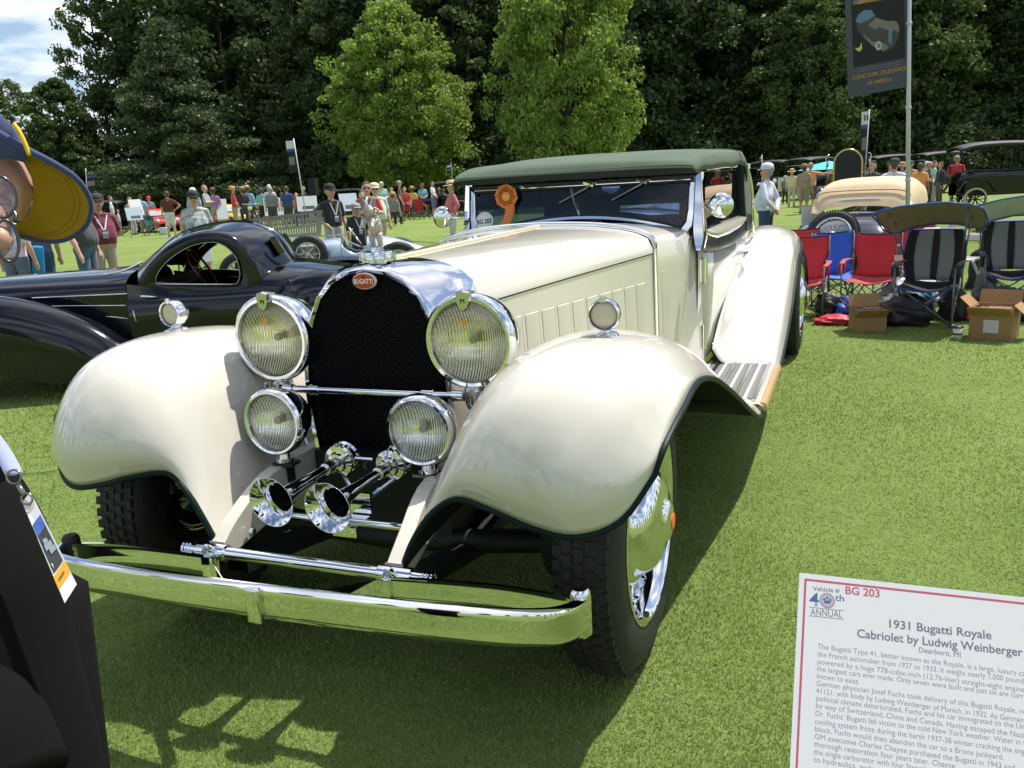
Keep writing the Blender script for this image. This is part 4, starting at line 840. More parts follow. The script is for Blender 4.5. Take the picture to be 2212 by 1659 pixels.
def simple_wheel(o, ax, R, w, parent, rimm, spokes=0, name='wheel', ratio=.68, tyrem=None):
    bm = BM(); lathe(bm, [(R*ratio, w*.42), (R*.86, w*.5), (R*.96, w*.36), (R, w*.15), (R, -w*.15), (R*.96, -w*.36), (R*.86, -w*.5), (R*ratio, -w*.42)], o, ax, 32); ty = fin('tyre', bm, tyrem or black, parent)
    bm = BM(); r = R*ratio
    lathe(bm, [(r, w*.44), (r*.94, w*.46), (r*.90, w*.20), (r*.92, -w*.1)] if spokes else [(r, w*.44), (r*.92, w*.40), (r*.75, w*.30), (r*.35, w*.5), (0, w*.56)], o, ax, 32)
    if spokes:
        X, Y, D = frame(ax); c = Vector(o)
        lathe(bm, [(0, w*.62), (R*.08, w*.58), (R*.11, w*.3), (R*.13, -w*.2)], o, ax, 16)
        for k in range(spokes):
            a = 2*PI*k/spokes; b = a+(.5 if k % 2 else -.5); ringpath(bm, [c+(X*math.cos(b)+Y*math.sin(b))*R*.11+D*w*(.35 if k % 2 else -.1), c+(X*math.cos(a)+Y*math.sin(a))*r*.93+D*w*.15], R*.009 if spokes > 14 else R*.045, 4)
    fin('rim', bm, rimm, parent); return ty
# ---- black teardrop coupe
cp = thing('black_coupe', 'glossy black streamlined 1930s coupe with rounded window, standing behind the cream car', 'car', (-3.62, 6.21, 0), math.radians(25))
F = Fr((-3.62, 6.21), math.radians(25))
top = [(-.80, .965), (-.62, 1.10), (-.43, 1.23), (-.24, 1.29), (-.04, 1.312), (.15, 1.292), (.31, 1.225), (.41, 1.14), (.47, 1.03), (.52, .935)]
sid = [(-.66, .88), (-.55, 1.00), (-.41, 1.11), (-.22, 1.195), (-.03, 1.215), (.13, 1.175), (.235, 1.09), (.29, .99), (.315, .90), (.33, .80)]
mid = [((a[0]*.45+b[0]*.55), (a[1]*.62+b[1]*.38)) for a, b in zip(top, sid)]
for s in (-1, 1):
    loftx('roof', [[F(x, -.60*s, z) for x, z in sid], [F(x, -.565*s, z+.035) for x, z in sid], [F(x, -.42*s, z) for x, z in mid], [F(x, -.16*s, z) for x, z in top], [F(x, 0, z+.003) for x, z in top]], blackp, cp, 4, 4)
    win = [(-.52, .865), (-.50, .93), (-.42, 1.02), (-.30, 1.10), (-.16, 1.155), (-.01, 1.165), (.09, 1.115), (.15, 1.03), (.165, .93), (.15, .85), (.09, .815), (-.2, .84)]
    out_ = [(-.66, .86), (-.60, .955), (-.48, 1.06), (-.33, 1.15), (-.17, 1.205), (.0, 1.212), (.15, 1.165), (.25, 1.07), (.30, .96), (.33, .82), (.20, .74), (-.25, .76)]
    wi = smooth_pts(win+[win[0]], 4)[:-1] if False else None
    W_ = [cr1([Vector((a, b, 0)) for a, b in win+[win[0]]], i/3) for i in range(len(win)*3)]; O_ = [cr1([Vector((a, b, 0)) for a, b in out_+[out_[0]]], i/3) for i in range(len(out_)*3)]
    bm = BM(); A = [bm.verts.new(F(p.x, -.60*s, p.y)) for p in O_]; A2 = [bm.verts.new(F((p.x+q.x)/2, -.612*s, (p.y+q.y)/2)) for p, q in zip(O_, W_)]; B = [bm.verts.new(F(p.x, -.59*s, p.y)) for p in W_]; C_ = [bm.verts.new(F(p.x, -.555*s, p.y)) for p in W_]
    n = len(A)
    for R1, R2 in ((A, A2), (A2, B), (B, C_)):
        for k in range(n): bm.faces.new((R1[k], R1[(k+1) % n], R2[(k+1) % n], R2[k]))
    bmesh.ops.recalc_face_normals(bm, faces=bm.faces); fin('window_surround', bm, blackp, cp)
    bm = BM(); ringpath(bm, [F(p.x, -.596*s, p.y) for p in W_], .005, 6, closed=True); fin('window_trim', bm, chrome if s > 9 else mat('dark_chrome', (.35, .36, .40), .1, 1.0), cp)
    bm = BM(); ringpath(bm, [F(-.50, -.612*s, .858), F(-.2, -.614*s, .838), (F(.10, -.612*s, .818))], .006, 6); fin('sill_trim', bm, chrome, cp)
    # body side and door, from cowl to rear fender
    loftx('body_side', [[F(x, -.60*s, .80+.07*(x < -.3)), F(x, -.635*s, .72), F(x, -.65*s, .58), F(x, -.64*s, .40), F(x, -.60*s, .22)] for x in (-.75, -.3, .2, .7, 1.1)], blackp, cp)
    # rear fender with spat
    loftx('rear_fender', [[F(x, -.55*s, zz*.97+.0), F(x, (-.62-w*.35)*s, zz), F(x, (-.62-w*.8)*s, zz-.06), F(x, (-.62-w)*s, zz-.20), F(x, (-.62-w)*s, (zz)*.45), F(x, (-.62-w*.9)*s, .14)] for x, zz, w in ((.36, .52, .04), (.46, .74, .13), (.62, .86, .20), (.85, .90, .23), (1.15, .86, .24), (1.5, .72, .22), (1.9, .50, .16), (2.15, .30, .08))], blackp, cp)
    # front fender: long falling crest
    loftx('front_fender', [[F(x, -.42*s, z-.26), F(x, -.52*s, z-.08), F(x, -.66*s, z), F(x, -.80*s, z-.03), F(x, -.88*s, z-.14), F(x, -.90*s, max(.16, z-.36)), F(x, -.86*s, max(.14, z-.62))] for x, z in ((-2.85, .40), (-2.75, .70), (-2.45, .86), (-2.05, .885), (-1.65, .835), (-1.35, .745), (-1.10, .64), (-.92, .53), (-.78, .42), (-.55, .30), (-.2, .24))], blackp, cp)
    simple_wheel(F(-2.2, -.74*s, .34), F.n*-s, .34, .15, cp, chrome2, 0); simple_wheel(F(1.15, -.72*s, .34), F.n*-s, .34, .15, cp, chrome2, 0)
    for (x0, z0), (x1, z1) in (((-1.55, .800), (-.74, .795)), ((-1.42, .725), (-.75, .700)), ((-1.22, .655), (-.77, .592))):
        bm = BM(); ringpath(bm, [F(x0, -.515*s, z0), F((x0+x1)/2, -.565*s, (z0+z1)/2), F(x1, -.612*s, z1)], .0055, 6); fin('bonnet_strake', bm, chrome, cp)
    bm = BM(); ringpath(bm, [F(-.62, -.650*s, .775), F(-.62, -.675*s, .772), F(-.54, -.675*s, .765), F(-.50, -.67*s, .760)], [.013, .012, .009, .004], 8); fin('door_handle', bm, chrome, cp)
    bm = BM(); ringpath(bm, [F(-.715, -.64*s, .66), F(-.70, -.647*s, .55)], .008, 8); fin('hinge', bm, chrome2, cp)
def bsec(x, hw, zt, zs, zl=.25): return [F(x, -hw, zl), F(x, -hw-.01, zs-.15), F(x, -hw+.01, zs), F(x, -hw*.72, (zs+zt*2.2)/3.2), F(x, -hw*.3, zt-.004), F(x, 0, zt), F(x, hw*.3, zt-.004), F(x, hw*.72, (zs+zt*2.2)/3.2), F(x, hw-.01, zs), F(x, hw+.01, zs-.15), F(x, hw, zl)]
loftx('bonnet', [bsec(-2.75, .30, .90, .80), bsec(-2.3, .37, .935, .83), bsec(-1.7, .46, .955, .85), bsec(-1.2, .53, .965, .86), bsec(-.76, .60, .972, .865)], blackp, cp)
loftx('tail', [bsec(.30, .60, .96, .82), bsec(.55, .62, .945, .80), bsec(.9, .60, .885, .72), bsec(1.3, .54, .77, .60), bsec(1.8, .40, .56, .42), bsec(2.2, .2, .34, .28)], blackp, cp)
bm = BM(); c = F(-.26, -.18, .93); ax = (F.a*.9+Vector((0, 0, .5))).normalized(); X, Y, D = frame(ax); ringpath(bm, [c+X*math.cos(q)*.19+Y*math.sin(q)*.19 for q in np.linspace(0, 2*PI, 25)[:-1]], .011, 8, closed=True); ringpath(bm, [c+X*.19, c-X*.19], .006, 6); ringpath(bm, [c+Y*.19, c], .006, 6); fin('steering_wheel', bm, wood, cp)
bm = BM(); bx(bm, F(-.05, 0, .55), (1.0, 1.05, .30), rz(F.ang)); bx(bm, F(.22, 0, .74), (.14, 1.0, .26), rz(F.ang)); bx(bm, F(-.52, 0, .83), (.08, 1.1, .10), rz(F.ang)); o = fin('interior', bm, mat('oxblood_leather', (.035, .012, .010), .5), cp, False)
bm = BM(); ringpath(bm, smooth_pts([F(-.95, -.50, .952), F(-.80, -.48, .975), F(-.66, -.42, 1.03)], 3), .010, 8); fin('windscreen_trim', bm, chrome, cp)
for q in (-.2, .2):
    bm = BM(); bx(bm, F(.42, q, 1.09), (.02, .26, .16), rz(F.ang) @ Matrix.Rotation(-.5, 3, 'Y')); fin('rear_window', bm, mat('dark_window', (.01, .012, .015), .05, coat=1), cp, False)
bm = BM()
for q in (-.035, .0, .035):
    ringpath(bm, smooth_pts([F(.19, q, 1.285), F(.36, q, 1.20), F(.45, q, 1.09), F(.51, q, .96)], 3), .007, 6)
fin('rear_louvres', bm, mat('dark_chrome', (.35, .36, .40), .1, 1.0), cp)['kind'] = 'stuff'
rebase(cp)
# ---- silver blue racing car with its bonnet open
silverblue = mat('silver_blue_paint', (.40, .50, .62), .28, .35, coat=.5, var=.06, vscale=5)
bare = mat('bare_metal', (.42, .44, .42), .38, .9, bump=.15, bscale=40, var=.15)
rc = thing('racing_car', 'silver blue vintage racing car with open louvred bonnet and number 53, beyond the black coupe', 'car', (-5.6, 12.2, 0), math.radians(28))
F = Fr((-5.6, 12.2), math.radians(28))
def rsec(x, hw, zt, zb): return [F(x, hw*math.sin(a), zb+(zt-zb)*(.5+.5*math.cos(a))) for a in np.linspace(-PI, PI, 15)]
loftx('tail', [rsec(-.22, .36, .80, .30), rsec(-.05, .38, .80, .28), rsec(.2, .34, .75, .28), rsec(.5, .22, .64, .32), rsec(.8, .10, .53, .36), rsec(1.05, .02, .44, .40)], silverblue, rc, 4, 2)
loftx('scuttle', [[F(x, -hw, .36), F(x, -hw-.02, .55), F(x, -hw*.9, zt-.08), F(x, -hw*.5, zt), F(x, 0, zt+.02), F(x, hw*.5, zt), F(x, hw*.9, zt-.08), F(x, hw+.02, .55), F(x, hw, .36)] for x, hw, zt in ((-.95, .34, .76), (-.75, .37, .78), (-.62, .38, .77))], silverblue, rc, 3, 3)
loftx('cockpit_side', [[F(x, -.40*q, .34), F(x, -.42*q, .50), F(x, -.40*q, zt)] for x, zt, q in ((-.62, .72, 1), (-.50, .60, 1), (-.38, .56, 1), (-.25, .62, 1), (-.15, .74, 1))], silverblue, rc, 3, 3, th=.02)
loftx('cockpit_side', [[F(x, .40, .34), F(x, .42, .50), F(x, .40, zt)] for x, zt in ((-.62, .72), (-.50, .60), (-.38, .56), (-.25, .62), (-.15, .74))], silverblue, rc, 3, 3, th=.02)
bm = BM(); ringpath(bm, smooth_pts([F(-.62, -.40, .74), F(-.56, -.41, .62), F(-.42, -.415, .55), F(-.25, -.41, .60), F(-.12, -.36, .76), F(-.05, -.1, .83), F(-.05, .1, .83), F(-.12, .36, .76), F(-.3, .41, .6), F(-.62, .40, .74)], 4), .012, 8); fin('cockpit_rim', bm, chrome, rc)
bm = BM(); bx(bm, F(-1.45, 0, .56), (.95, .50, .34), rz(F.ang)); o = fin('engine_cover', bm, bare, rc, False); bev(o, .05, 3)
bm = BM()
for k in range(16): bx(bm, F(-1.85+k*.052, -.262, .48), (.026, .03, .10), rz(F.ang))
fin('side_louvre', bm, bare, rc, False, None)['kind'] = 'stuff'
# the louvred bonnet half stands open: a curved sheet of strips with gaps
bm = BM(); bl_ = [F(-1.93, .10, .86), F(-1.08, .02, .86)]
def bon(u, v):      # u along 0..1, v up 0..1
    s = -1.90+.95*u-.17*(1-u)*v+.05*v; t = .05+.10*math.sin(v*1.5)*1.0+.05*v; z = .84+.36*v*(1+.12*u)-.03*(1-u)
    return F(s, t, z)
def patch(u0, u1, v0, v1):
    n = 4; rows = [[bon(u0+(u1-u0)*i/1, v0+(v1-v0)*j/n) for j in range(n+1)] for i in range(2)]; grid(bm, rows)
patch(0, 1, 0, .16); patch(0, 1, .90, 1); patch(0, .06, .16, .90); patch(.94, 1, .16, .90); patch(.06, .94, .40, .48)
for k in range(22):
    u = .06+.04*k
    if k % 1 == 0: patch(u+.016, u+.040, .48, .90); patch(u+.016, u+.040, .16, .40)
o = fin('open_bonnet', bm, mat('bonnet_grey', (.17, .185, .15), .4, .6), rc, False); f = o.modifiers.new('s', 'SOLIDIFY'); f.thickness = .008
bm = BM(); ringpath(bm, [F(-1.0, -.05, .84), F(-.55, -.2, .86), F(-.42, -.22, .93)], .010, 6); ringpath(bm, [F(-1.9, .0, .84), F(-.95, -.02, .84)], .014, 6); fin('bonnet_stay', bm, chrome2, rc)
simple_wheel(F(-1.12, -.44, .60), -F.n, .30, .15, rc, mat('cast_wheel', (.62, .63, .62), .35, .6), 8, ratio=.62)
for s, t in ((-2.1, -.62), (.25, -.62), (-2.1, .62), (.25, .62)): simple_wheel(F(s, t, .36), F.n*(1 if t > 0 else -1), .36, .14, rc, MATS['cast_wheel'], 8, ratio=.66)
bm = BM(); c = F(-.40, -.10, .80); ax = (F.a*.86+Vector((0, 0, .5))).normalized(); X, Y, D = frame(ax); ringpath(bm, [c+X*math.cos(q)*.185+Y*math.sin(q)*.185 for q in np.linspace(0, 2*PI, 25)[:-1]], .011, 8, closed=True); sw = fin('steering_wheel', bm, wood, rc)
bm = BM()
for a in (.5, 1.57, 2.65, 4.71): bm and ringpath(bm, [c, c+X*math.cos(a)*.18+Y*math.sin(a)*.18], [.022, .009], 6)
fin('wheel_spokes', bm, bare, sw)
bm = BM(); bx(bm, F(-.30, 0, .42), (.6, .7, .2), rz(F.ang)); bx(bm, F(-.12, 0, .58), (.06, .6, .3), rz(F.ang)); fin('cockpit_interior', bm, under, rc, False)
bm = BM(); bx(bm, F(-.60, 0, .66), (.02, .66, .20), rz(F.ang)); dsh = fin('dashboard', bm, bare, rc, False)
for t, z, r in ((-.24, .68, .05), (-.1, .70, .045), (.06, .69, .06), (.2, .68, .045)):
    bm = BM(); lathe(bm, [(0, .008), (r, .006), (r*1.08, 0)], F(-.588, t, z), F.a, 16); fin('gauge', bm, mat('gauge_face', (.06, .06, .05), .2), dsh)
bm = BM(); q = lambda s, z: F(s, -.385+.10*max(0, s)**1.3-.02+(.10 if z > .68 else 0)*0, z)
def tailpt(s, z):
    hw = float(np.interp(s, [-.05, .2, .5, .8], [.38, .34, .22, .10])); zt = float(np.interp(s, [-.05, .2, .5, .8], [.80, .75, .64, .53])); zb_ = float(np.interp(s, [-.05, .2, .5, .8], [.28, .28, .32, .36]))
    k = max(-1, min(1, (z-zb_)/(zt-zb_)*2-1)); return F(s, -hw*math.sqrt(max(0, 1-k*k))-.008, z)
bm = BM(); grid(bm, [[tailpt(s, z) for z in (.50, .555, .61)] for s in (.16, .23, .30, .37)]); fin('number_panel', bm, mat('panel_white', (.75, .77, .80), .4), rc)
text('number', '53', mat('print_black', (0, 0, 0)), rc, tailpt(.205, .522)+(-F.n)*.012, tailpt(.37, .55)-tailpt(.16, .55), tailpt(.25, .60)-tailpt(.25, .51), .11, 'LEFT', .004)
bm = BM(); fb = mat('flag_blue', (.05, .05, .42), .5)
for z0, z1 in ((.60, .635), (.52, .555)):
    grid(bm, [[tailpt(s, z0), tailpt(s, z1)] for s in (-.02, .06, .15)])
fin('flag_stripe', bm, fb, rc)['kind'] = 'stuff'
bm = BM(); lathe(bm, [(0, .004), (.028, .003), (.030, 0)], tailpt(.07, .578), -F.n, 16); fin('flag_disc', bm, mat('flag_red', (.65, .08, .03), .5), rc)
rebase(rc)
# ---- navy car with cream hood, seen from behind
beige = mat('beige_canvas', (.62, .47, .30), .8, bump=.3, bscale=150, var=.05)
nc = thing('navy_roadster', 'dark navy 1930s roadster with raised beige canvas hood and wire spare wheel, seen from behind', 'car', (1.2, 12.9, 0), math.radians(16))
F = Fr((base(1868, 12.6).x, base(1868, 12.6).y), math.radians(-12))
nc.location = F.P; nc.rotation_euler = (0, 0, F.ang)
# here s runs across (image right), t away from the viewer
def hs(t, hw, zt, zb): return [F(-hw-.05, t, zb), F(-hw-.02, t, zb+(zt-zb)*.45), F(-hw+.06, t, zt-.10), F(-hw+.22, t, zt-.02), F(0, t, zt), F(hw-.22, t, zt-.02), F(hw-.06, t, zt-.10), F(hw+.02, t, zt-.0-(zt-zb)*.55), F(hw+.05, t, zb)]
hood = loftx('canvas_hood', [hs(-.30, .62, .90, .76), hs(-.22, .64, 1.02, .76), hs(-.12, .66, 1.12, .76), hs(.0, .66, 1.215, .82), hs(.3, .66, 1.27, .84), hs(.8, .66, 1.28, .86), hs(1.3, .62, 1.24, .88)], beige, nc, 4, 3)
bm = BM(); ringpath(bm, smooth_pts([F(-.64, -.10, 1.02), F(-.56, -.14, 1.09), F(-.3, -.16, 1.115), F(.3, -.16, 1.115), F(.56, -.14, 1.09), F(.64, -.10, 1.02)], 4), .012, 8); fin('hood_seam', bm, beige, hood)
bm = BM(); pts = [F(.30*math.copysign(min(1, abs(math.cos(a))*1.25), math.cos(a)), -.235, .955+.038*math.sin(a)) for a in np.linspace(0, 2*PI, 29)[:-1]]; ringpath(bm, pts, .013, 8, closed=True); rw = fin('rear_window_frame', bm, chrome, nc)
bm = BM(); bm.faces.new([bm.verts.new(p) for p in pts]); fin('rear_window', bm, mat('dark_window', (0, 0, 0)), rw, False)
def ns(t, hw, zt, zb=.2): return [F(-hw, t, zb), F(-hw-.01, t, zt*.62), F(-hw*.86, t, zt*.90), F(-hw*.5, t, zt), F(0, t, zt+.015), F(hw*.5, t, zt), F(hw*.86, t, zt*.90), F(hw+.01, t, zt*.62), F(hw, t, zb)]
loftx('body', [ns(-1.22, .42, .30), ns(-1.15, .55, .40), ns(-.85, .58, .66), ns(-.5, .62, .76), ns(-.2, .64, .81), ns(.4, .66, .83), ns(1.2, .62, .85), ns(2.2, .42, .86)], navy, nc, 4, 3)
for s in (-1, 1):
    loftx('rear_fender', [[F(.50*s, t, z*.95), F(.60*s, t, z), F(.72*s, t, z-.02), F(.80*s, t, z-.12), F(.83*s, t, max(.15, z-.38))] for t, z in ((-.95, .25), (-.9, .45), (-.7, .62), (-.4, .68), (-.05, .60), (.3, .40), (.6, .25))], navy, nc, 4, 3)
    simple_wheel(F(.70*s, -.40, .34), F.a*s, .34, .15, nc, chrome2, 24)
    bm = BM(); lathe(bm, [(0, .02), (.035, .015), (.045, 0), (.03, -.03)], F(-.52 if s < 0 else .62, -.98, .53), -F.n, 14, ell=(1, .8)); fin('tail_lamp', bm, mat('lamp_white', (.8, .8, .78), .3) if s < 0 else red, nc)
simple_wheel(F(-.12, -1.22, .55), (-F.n+Vector((0, 0, .45))), .36, .14, nc, chrome, 28, ratio=.70)
bm = BM(); X, Y, D = frame(-F.n+Vector((0, 0, .45))); c = F(-.12, -1.22, .55)
for k in range(60):
    a = 2*PI*k/60; bx(bm, c+(X*math.cos(a)+Y*math.sin(a))*.352+D*.03, (.014, .018, .06), Matrix((X*math.cos(a)+Y*math.sin(a), -X*math.sin(a)+Y*math.cos(a), D)).transposed())
o = fin('tyre_tread', bm, mat('tyre_grey', (.10, .10, .095), .7), nc, False); o['kind'] = 'stuff'
bm = BM(); lathe(bm, [(0, .06), (.03, .055), (.05, .03), (.05, 0)], c+D*.05, D, 12); bx(bm, c+D*.08, (.16, .03, .03), rz(F.ang)); fin('wheel_nut', bm, silverblue, nc)
bm = BM(); ringpath(bm, [F(-.30, -.30, .80), F(0, -.33, .815), F(.30, -.30, .80)], .012, 8); fin('hood_rail', bm, chrome, nc)
bm = BM(); lathe(bm, [(0, .02), (.055, .015), (.06, 0)], F(-.82, .9, 1.03), -F.n, 16, ell=(1.2, .8)); ringpath(bm, [F(-.82, .92, 1.03), F(-.68, .95, .95)], .01, 6); fin('mirror', bm, silverblue, nc)
rebase(nc)
# ---- small far cars: two body styles
def far_car(u, vfoot, kind, paint, label, ang, k=1.0, dist=None, name='vintage_car', group=None, wr=.42):
    hz_ = 392-(u-1106)*0.0577
    g_ = gnd(u, max(vfoot, hz_+25))-CAM; d = dist or min(47, g_.dot(HF))
    p = base(u, d); F = Fr((p.x, p.y), ang, k); t = thing(name, label, 'car', (p.x, p.y, 0), ang, group)
    if kind == 'coupe':
        body = [[F(s, -.72*w, .28), F(s, -.76*w, .50*h+.08), F(s, -.66*w, .80*h), F(s, -.3*w, .88*h), F(s, .3*w, .88*h), F(s, .66*w, .80*h), F(s, .76*w, .50*h+.08), F(s, .72*w, .28)] for s, w, h in ((-2.0, .75, .55), (-1.9, .92, .75), (-1.3, 1, .90), (-.6, 1, .98), (.6, 1, .98), (1.4, 1, .88), (2.0, .85, .62), (2.08, .7, .5))]
        loftx('body', body, paint, t, 3, 2)
        loftx('roof', [[F(s, -w, .84), F(s, -w*.93, .84+(z-.84)*.7), F(s, -w*.6, z), F(s, w*.6, z), F(s, w*.93, .84+(z-.84)*.7), F(s, w, .84)] for s, w, z in ((-.75, .60, .85), (-.45, .60, 1.10), (-.1, .60, 1.26), (.4, .60, 1.26), (.9, .58, 1.10), (1.4, .5, .86))], paint, t, 3, 2)
        for sg in (-1, 1):
            bm = BM(); bm.faces.new([bm.verts.new(F(s, .615*sg, z)) for s, z in ((-.50, .88), (-.2, 1.14), (.35, 1.16), (.8, 1.0), (.85, .88))]); fin('side_window', bm, mat('pale_glass', (.30, .34, .36), .08, coat=1), t, False)
            for s in (-1.3, 1.25): simple_wheel(F(s, .72*sg, .31), F.n*sg, .31*k, .16*k, t, chrome2)
            bm = BM(); lathe(bm, [(0, .05), (.07, .045), (.10, .01), (.10, -.05)], F(-1.95, .52*sg, .62), -F.a, 14); fin('headlight', bm, mat('lamp_white', (0, 0, 0)), t)
        bm = BM(); bm.faces.new([bm.verts.new(F(s, w, z)) for s, w, z in ((-.78, -.55, .90), (-.78, .55, .90), (-.35, .50, 1.17), (-.35, -.50, 1.17))]); fin('windscreen', bm, MATS['pale_glass'], t, False)
    else:
        H = 1.0
        loftx('body', [[F(s, -w, .42), F(s, -w-.02, z-.2), F(s, -w+.05, z-.02), F(s, 0, z), F(s, w-.05, z-.02), F(s, w+.02, z-.2), F(s, w, .42)] for s, w, z in ((-1.75, .26, 1.02), (-1.2, .30, 1.06), (-.65, .42, 1.08), (-.55, .58, 1.14), (.3, .66, 1.14), (1.2, .66, 1.16), (1.5, .55, 1.05), (1.6, .4, .8))], paint, t, 3, 2)
        loftx('canopy', [[F(s, -.70, z-.13), F(s, -.66, z-.02), F(s, 0, z+.03), F(s, .66, z-.02), F(s, .70, z-.13)] for s, z in ((-.75, 1.86), (-.3, 1.92), (.5, 1.95), (1.2, 1.93), (1.65, 1.82))], mat('black_canvas', (.030, .030, .034), .6), t, 3, 2, th=.02)
        for sg in (-1, 1):
            bm = BM()
            for s0, s1 in ((-.62, -.72), (.25, .2), (.95, 1.1), (1.5, 1.6)): ringpath(bm, [F(s0, .64*sg, 1.1), F(s1, .67*sg, 1.82)], .016, 5)
            fin('canopy_bows', bm, black, t)['kind'] = 'stuff'
            for s in (-1.35, 1.15):
                loftx('fender', [[F(s+.55*math.cos(a), .60*sg, .42+.52*math.sin(a)), F(s+.55*math.cos(a), .82*sg, .40+.52*math.sin(a))] for a in (2.9, 2.2, 1.57, .9, .15)], paint, t, 3, 1, th=.02)
                simple_wheel(F(s, .71*sg, wr/k*k/1.0), F.n*sg, wr*k, .11*k, t, mat('dark_wheel', (.05, .02, .02), .4), 14, ratio=.84, tyrem=mat('cream_wheel', (.50, .48, .42), .6))
            bm = BM(); lathe(bm, [(0, .02), (.09, .018), (.12, .0), (.10, -.10), (0, -.14)], F(-1.9, .42*sg, .95), -F.a, 14); fin('headlight', bm, chrome, t)
        bm = BM(); bx(bm, F(-1.79, 0, .78), (.08, .50, .60), rz(ang)); fin('radiator', bm, chrome2, t, False)
        bm = BM(); ringpath(bm, [F(-.60, -.55, 1.1), F(-.66, -.55, 1.6), F(-.66, .55, 1.6), F(-.60, .55, 1.1)], .018, 6); fin('windscreen_frame', bm, chrome2, t)
    rebase(t); return t
redp = mat('red_paint', (.60, .025, .02), .2, coat=1); yel = mat('yellow_paint', (.72, .52, .10), .2, coat=1); dkred = mat('dark_red_paint', (.10, .010, .012), .2, coat=1)
A25 = math.radians(22)
far_car(333, 478, 'coupe', redp, 'bright red coupe left of the pine trunk, behind the green folding chair', math.radians(150), .95)
far_car(415, 476, 'coupe', redp, 'red car half hidden behind the trunk of the pine', A25, .9)
far_car(492, 478, 'coupe', yel, 'yellow coupe behind the people in checked shirts, left of the motorcycle', math.radians(160), .95)
far_car(575, 473, 'coupe', redp, 'red and yellow car behind the motorcycle', math.radians(200), .85)
far_car(205, 474, 'tourer', blackp, 'dark old car under the trees at the far left, behind the strolling family', A25, .9)
far_car(735, 468, 'tourer', blackp, 'dark open car behind the young man in the black cap', A25, .85)
far_car(960, 452, 'tourer', blackp, 'dark open touring car behind the man in the straw hat', math.radians(10), .9)
far_car(1650, 425, 'tourer', blackp, 'black touring car right of the canvas roof, behind the man in the white shirt', math.radians(-20), .95)
far_car(1740, 430, 'tourer', blackp, 'dark touring car with round lamps behind the man in the orange shirt', math.radians(60), .95)
far_car(1905, 420, 'tourer', dkred, 'dark red old car in the shade behind the crowd at the right', math.radians(30), .9)
far_car(2010, 418, 'tourer', blackp, 'black old car in the shade behind the man in the red shirt', math.radians(30), .9)
far_car(2187, 452, 'tourer', blackp, 'big black touring car with canopy at the right edge beside the red shirt', math.radians(190), .95, dist=25, wr=.33)
# ---- car with a tall arched brass radiator
p = base(1832, 24); F = Fr((p.x, p.y), math.radians(0)); brass = mat('brass', (.55, .40, .16), .25, 1.0)
t = thing('brass_era_car', 'black early car with tall arched radiator edged in brass, behind the beige hood', 'car', (p.x, p.y, 0))
arch = [(-.36, .6), (-.36, 1.0), (-.355, 1.5)]+[(-.355*math.cos(a), 1.5+.36*math.sin(a)) for a in np.linspace(.2, PI-.2, 11)]+[(.355, 1.5), (.36, 1.0), (.36, .6)]
bm = BM(); ringpath(bm, [F(s, 0, z) for s, z in arch], .026, 8); fin('radiator_rim', bm, brass, t)
bm = BM(); bm.faces.new([bm.verts.new(F(s, .01, z)) for s, z in arch]); fin('radiator', bm, core_m, t, False)
loftx('bonnet', [[F(s, y, z) for s, z in arch[::2]] for y in (.03, .6, 1.3)], dkred, t, 2, 2)
bm = BM(); bx(bm, F(0, 2.2, .9), (1.2, 1.8, .7)); o = fin('body', bm, dkred, t, False); bev(o, .08, 3)
for s in (-1, 1):
    simple_wheel(F(.72*s, .5, .42), Vector((s, 0, 0)), .42, .10, t, MATS['dark_wheel'], 14, ratio=.84, tyrem=MATS['cream_wheel']); simple_wheel(F(.72*s, 2.6, .42), Vector((s, 0, 0)), .42, .10, t, MATS['dark_wheel'], 14, ratio=.84, tyrem=MATS['cream_wheel'])
    loftx('fender', [[F(.55*s, .5+.5*math.cos(a), .42+.5*math.sin(a)), F(.85*s, .5+.5*math.cos(a), .42+.5*math.sin(a))] for a in (2.9, 2.2, 1.57, .9, .15)], blackp, t, 3, 1, th=.02)
    bm = BM(); ringpath(bm, [F(.50*s, .6, .95), F(.52*s, .6, 1.35), F(.56*s, .6, 1.35), F(.58*s, .6, 1.72), F(.50*s, .6, 1.75)], .016, 6); bx(bm, F(.55*s, .6, 1.50), (.07, .07, .16)); fin('side_lamp', bm, chrome2, t)
rebase(t)
# ---- motorcycle
p = base(545, 38); F = Fr((p.x, p.y), math.radians(115), 1.25); mc = thing('motorcycle', 'black vintage motorcycle standing among the visitors left of the banner pole', 'motorcycle', (p.x, p.y, 0), F.ang)
for s in (-.62, .62): simple_wheel(F(s, 0, .33), F.n, .41, .11, mc, chrome2, 16, ratio=.82)
bm = BM()
for A_, B_ in (((-.62, .33), (-.40, .95)), ((-.42, .85), (.05, .75)), ((.05, .75), (.62, .33)), ((-.35, .72), (-.12, .30)), ((-.12, .30), (.62, .33)), ((.05, .75), (.1, .35))): ringpath(bm, [F(A_[0], 0, A_[1]), F(B_[0], 0, B_[1])], .022, 6)
fin('frame', bm, blackp, mc)
bm = BM(); lathe(bm, [(0, -.24), (.10, -.18), (.13, 0), (.10, .18), (0, .24)], F(-.15, 0, .82), F.a, 14); fin('tank', bm, blackp, mc)
bm = BM(); bx(bm, F(-.05, 0, .45), (.30, .20, .34), rz(F.ang)); o = fin('engine', bm, chrome2, mc, False); bev(o, .03)
bm = BM(); bx(bm, F(.25, 0, .80), (.34, .22, .08), rz(F.ang)); o = fin('seat', bm, black, mc, False); bev(o, .03)
bm = BM(); ringpath(bm, [F(-.22, -.32, 1.0), F(-.40, -.12, .98), F(-.40, .12, .98), F(-.22, .32, 1.0)], .018, 6); fin('handlebar', bm, chrome, mc)
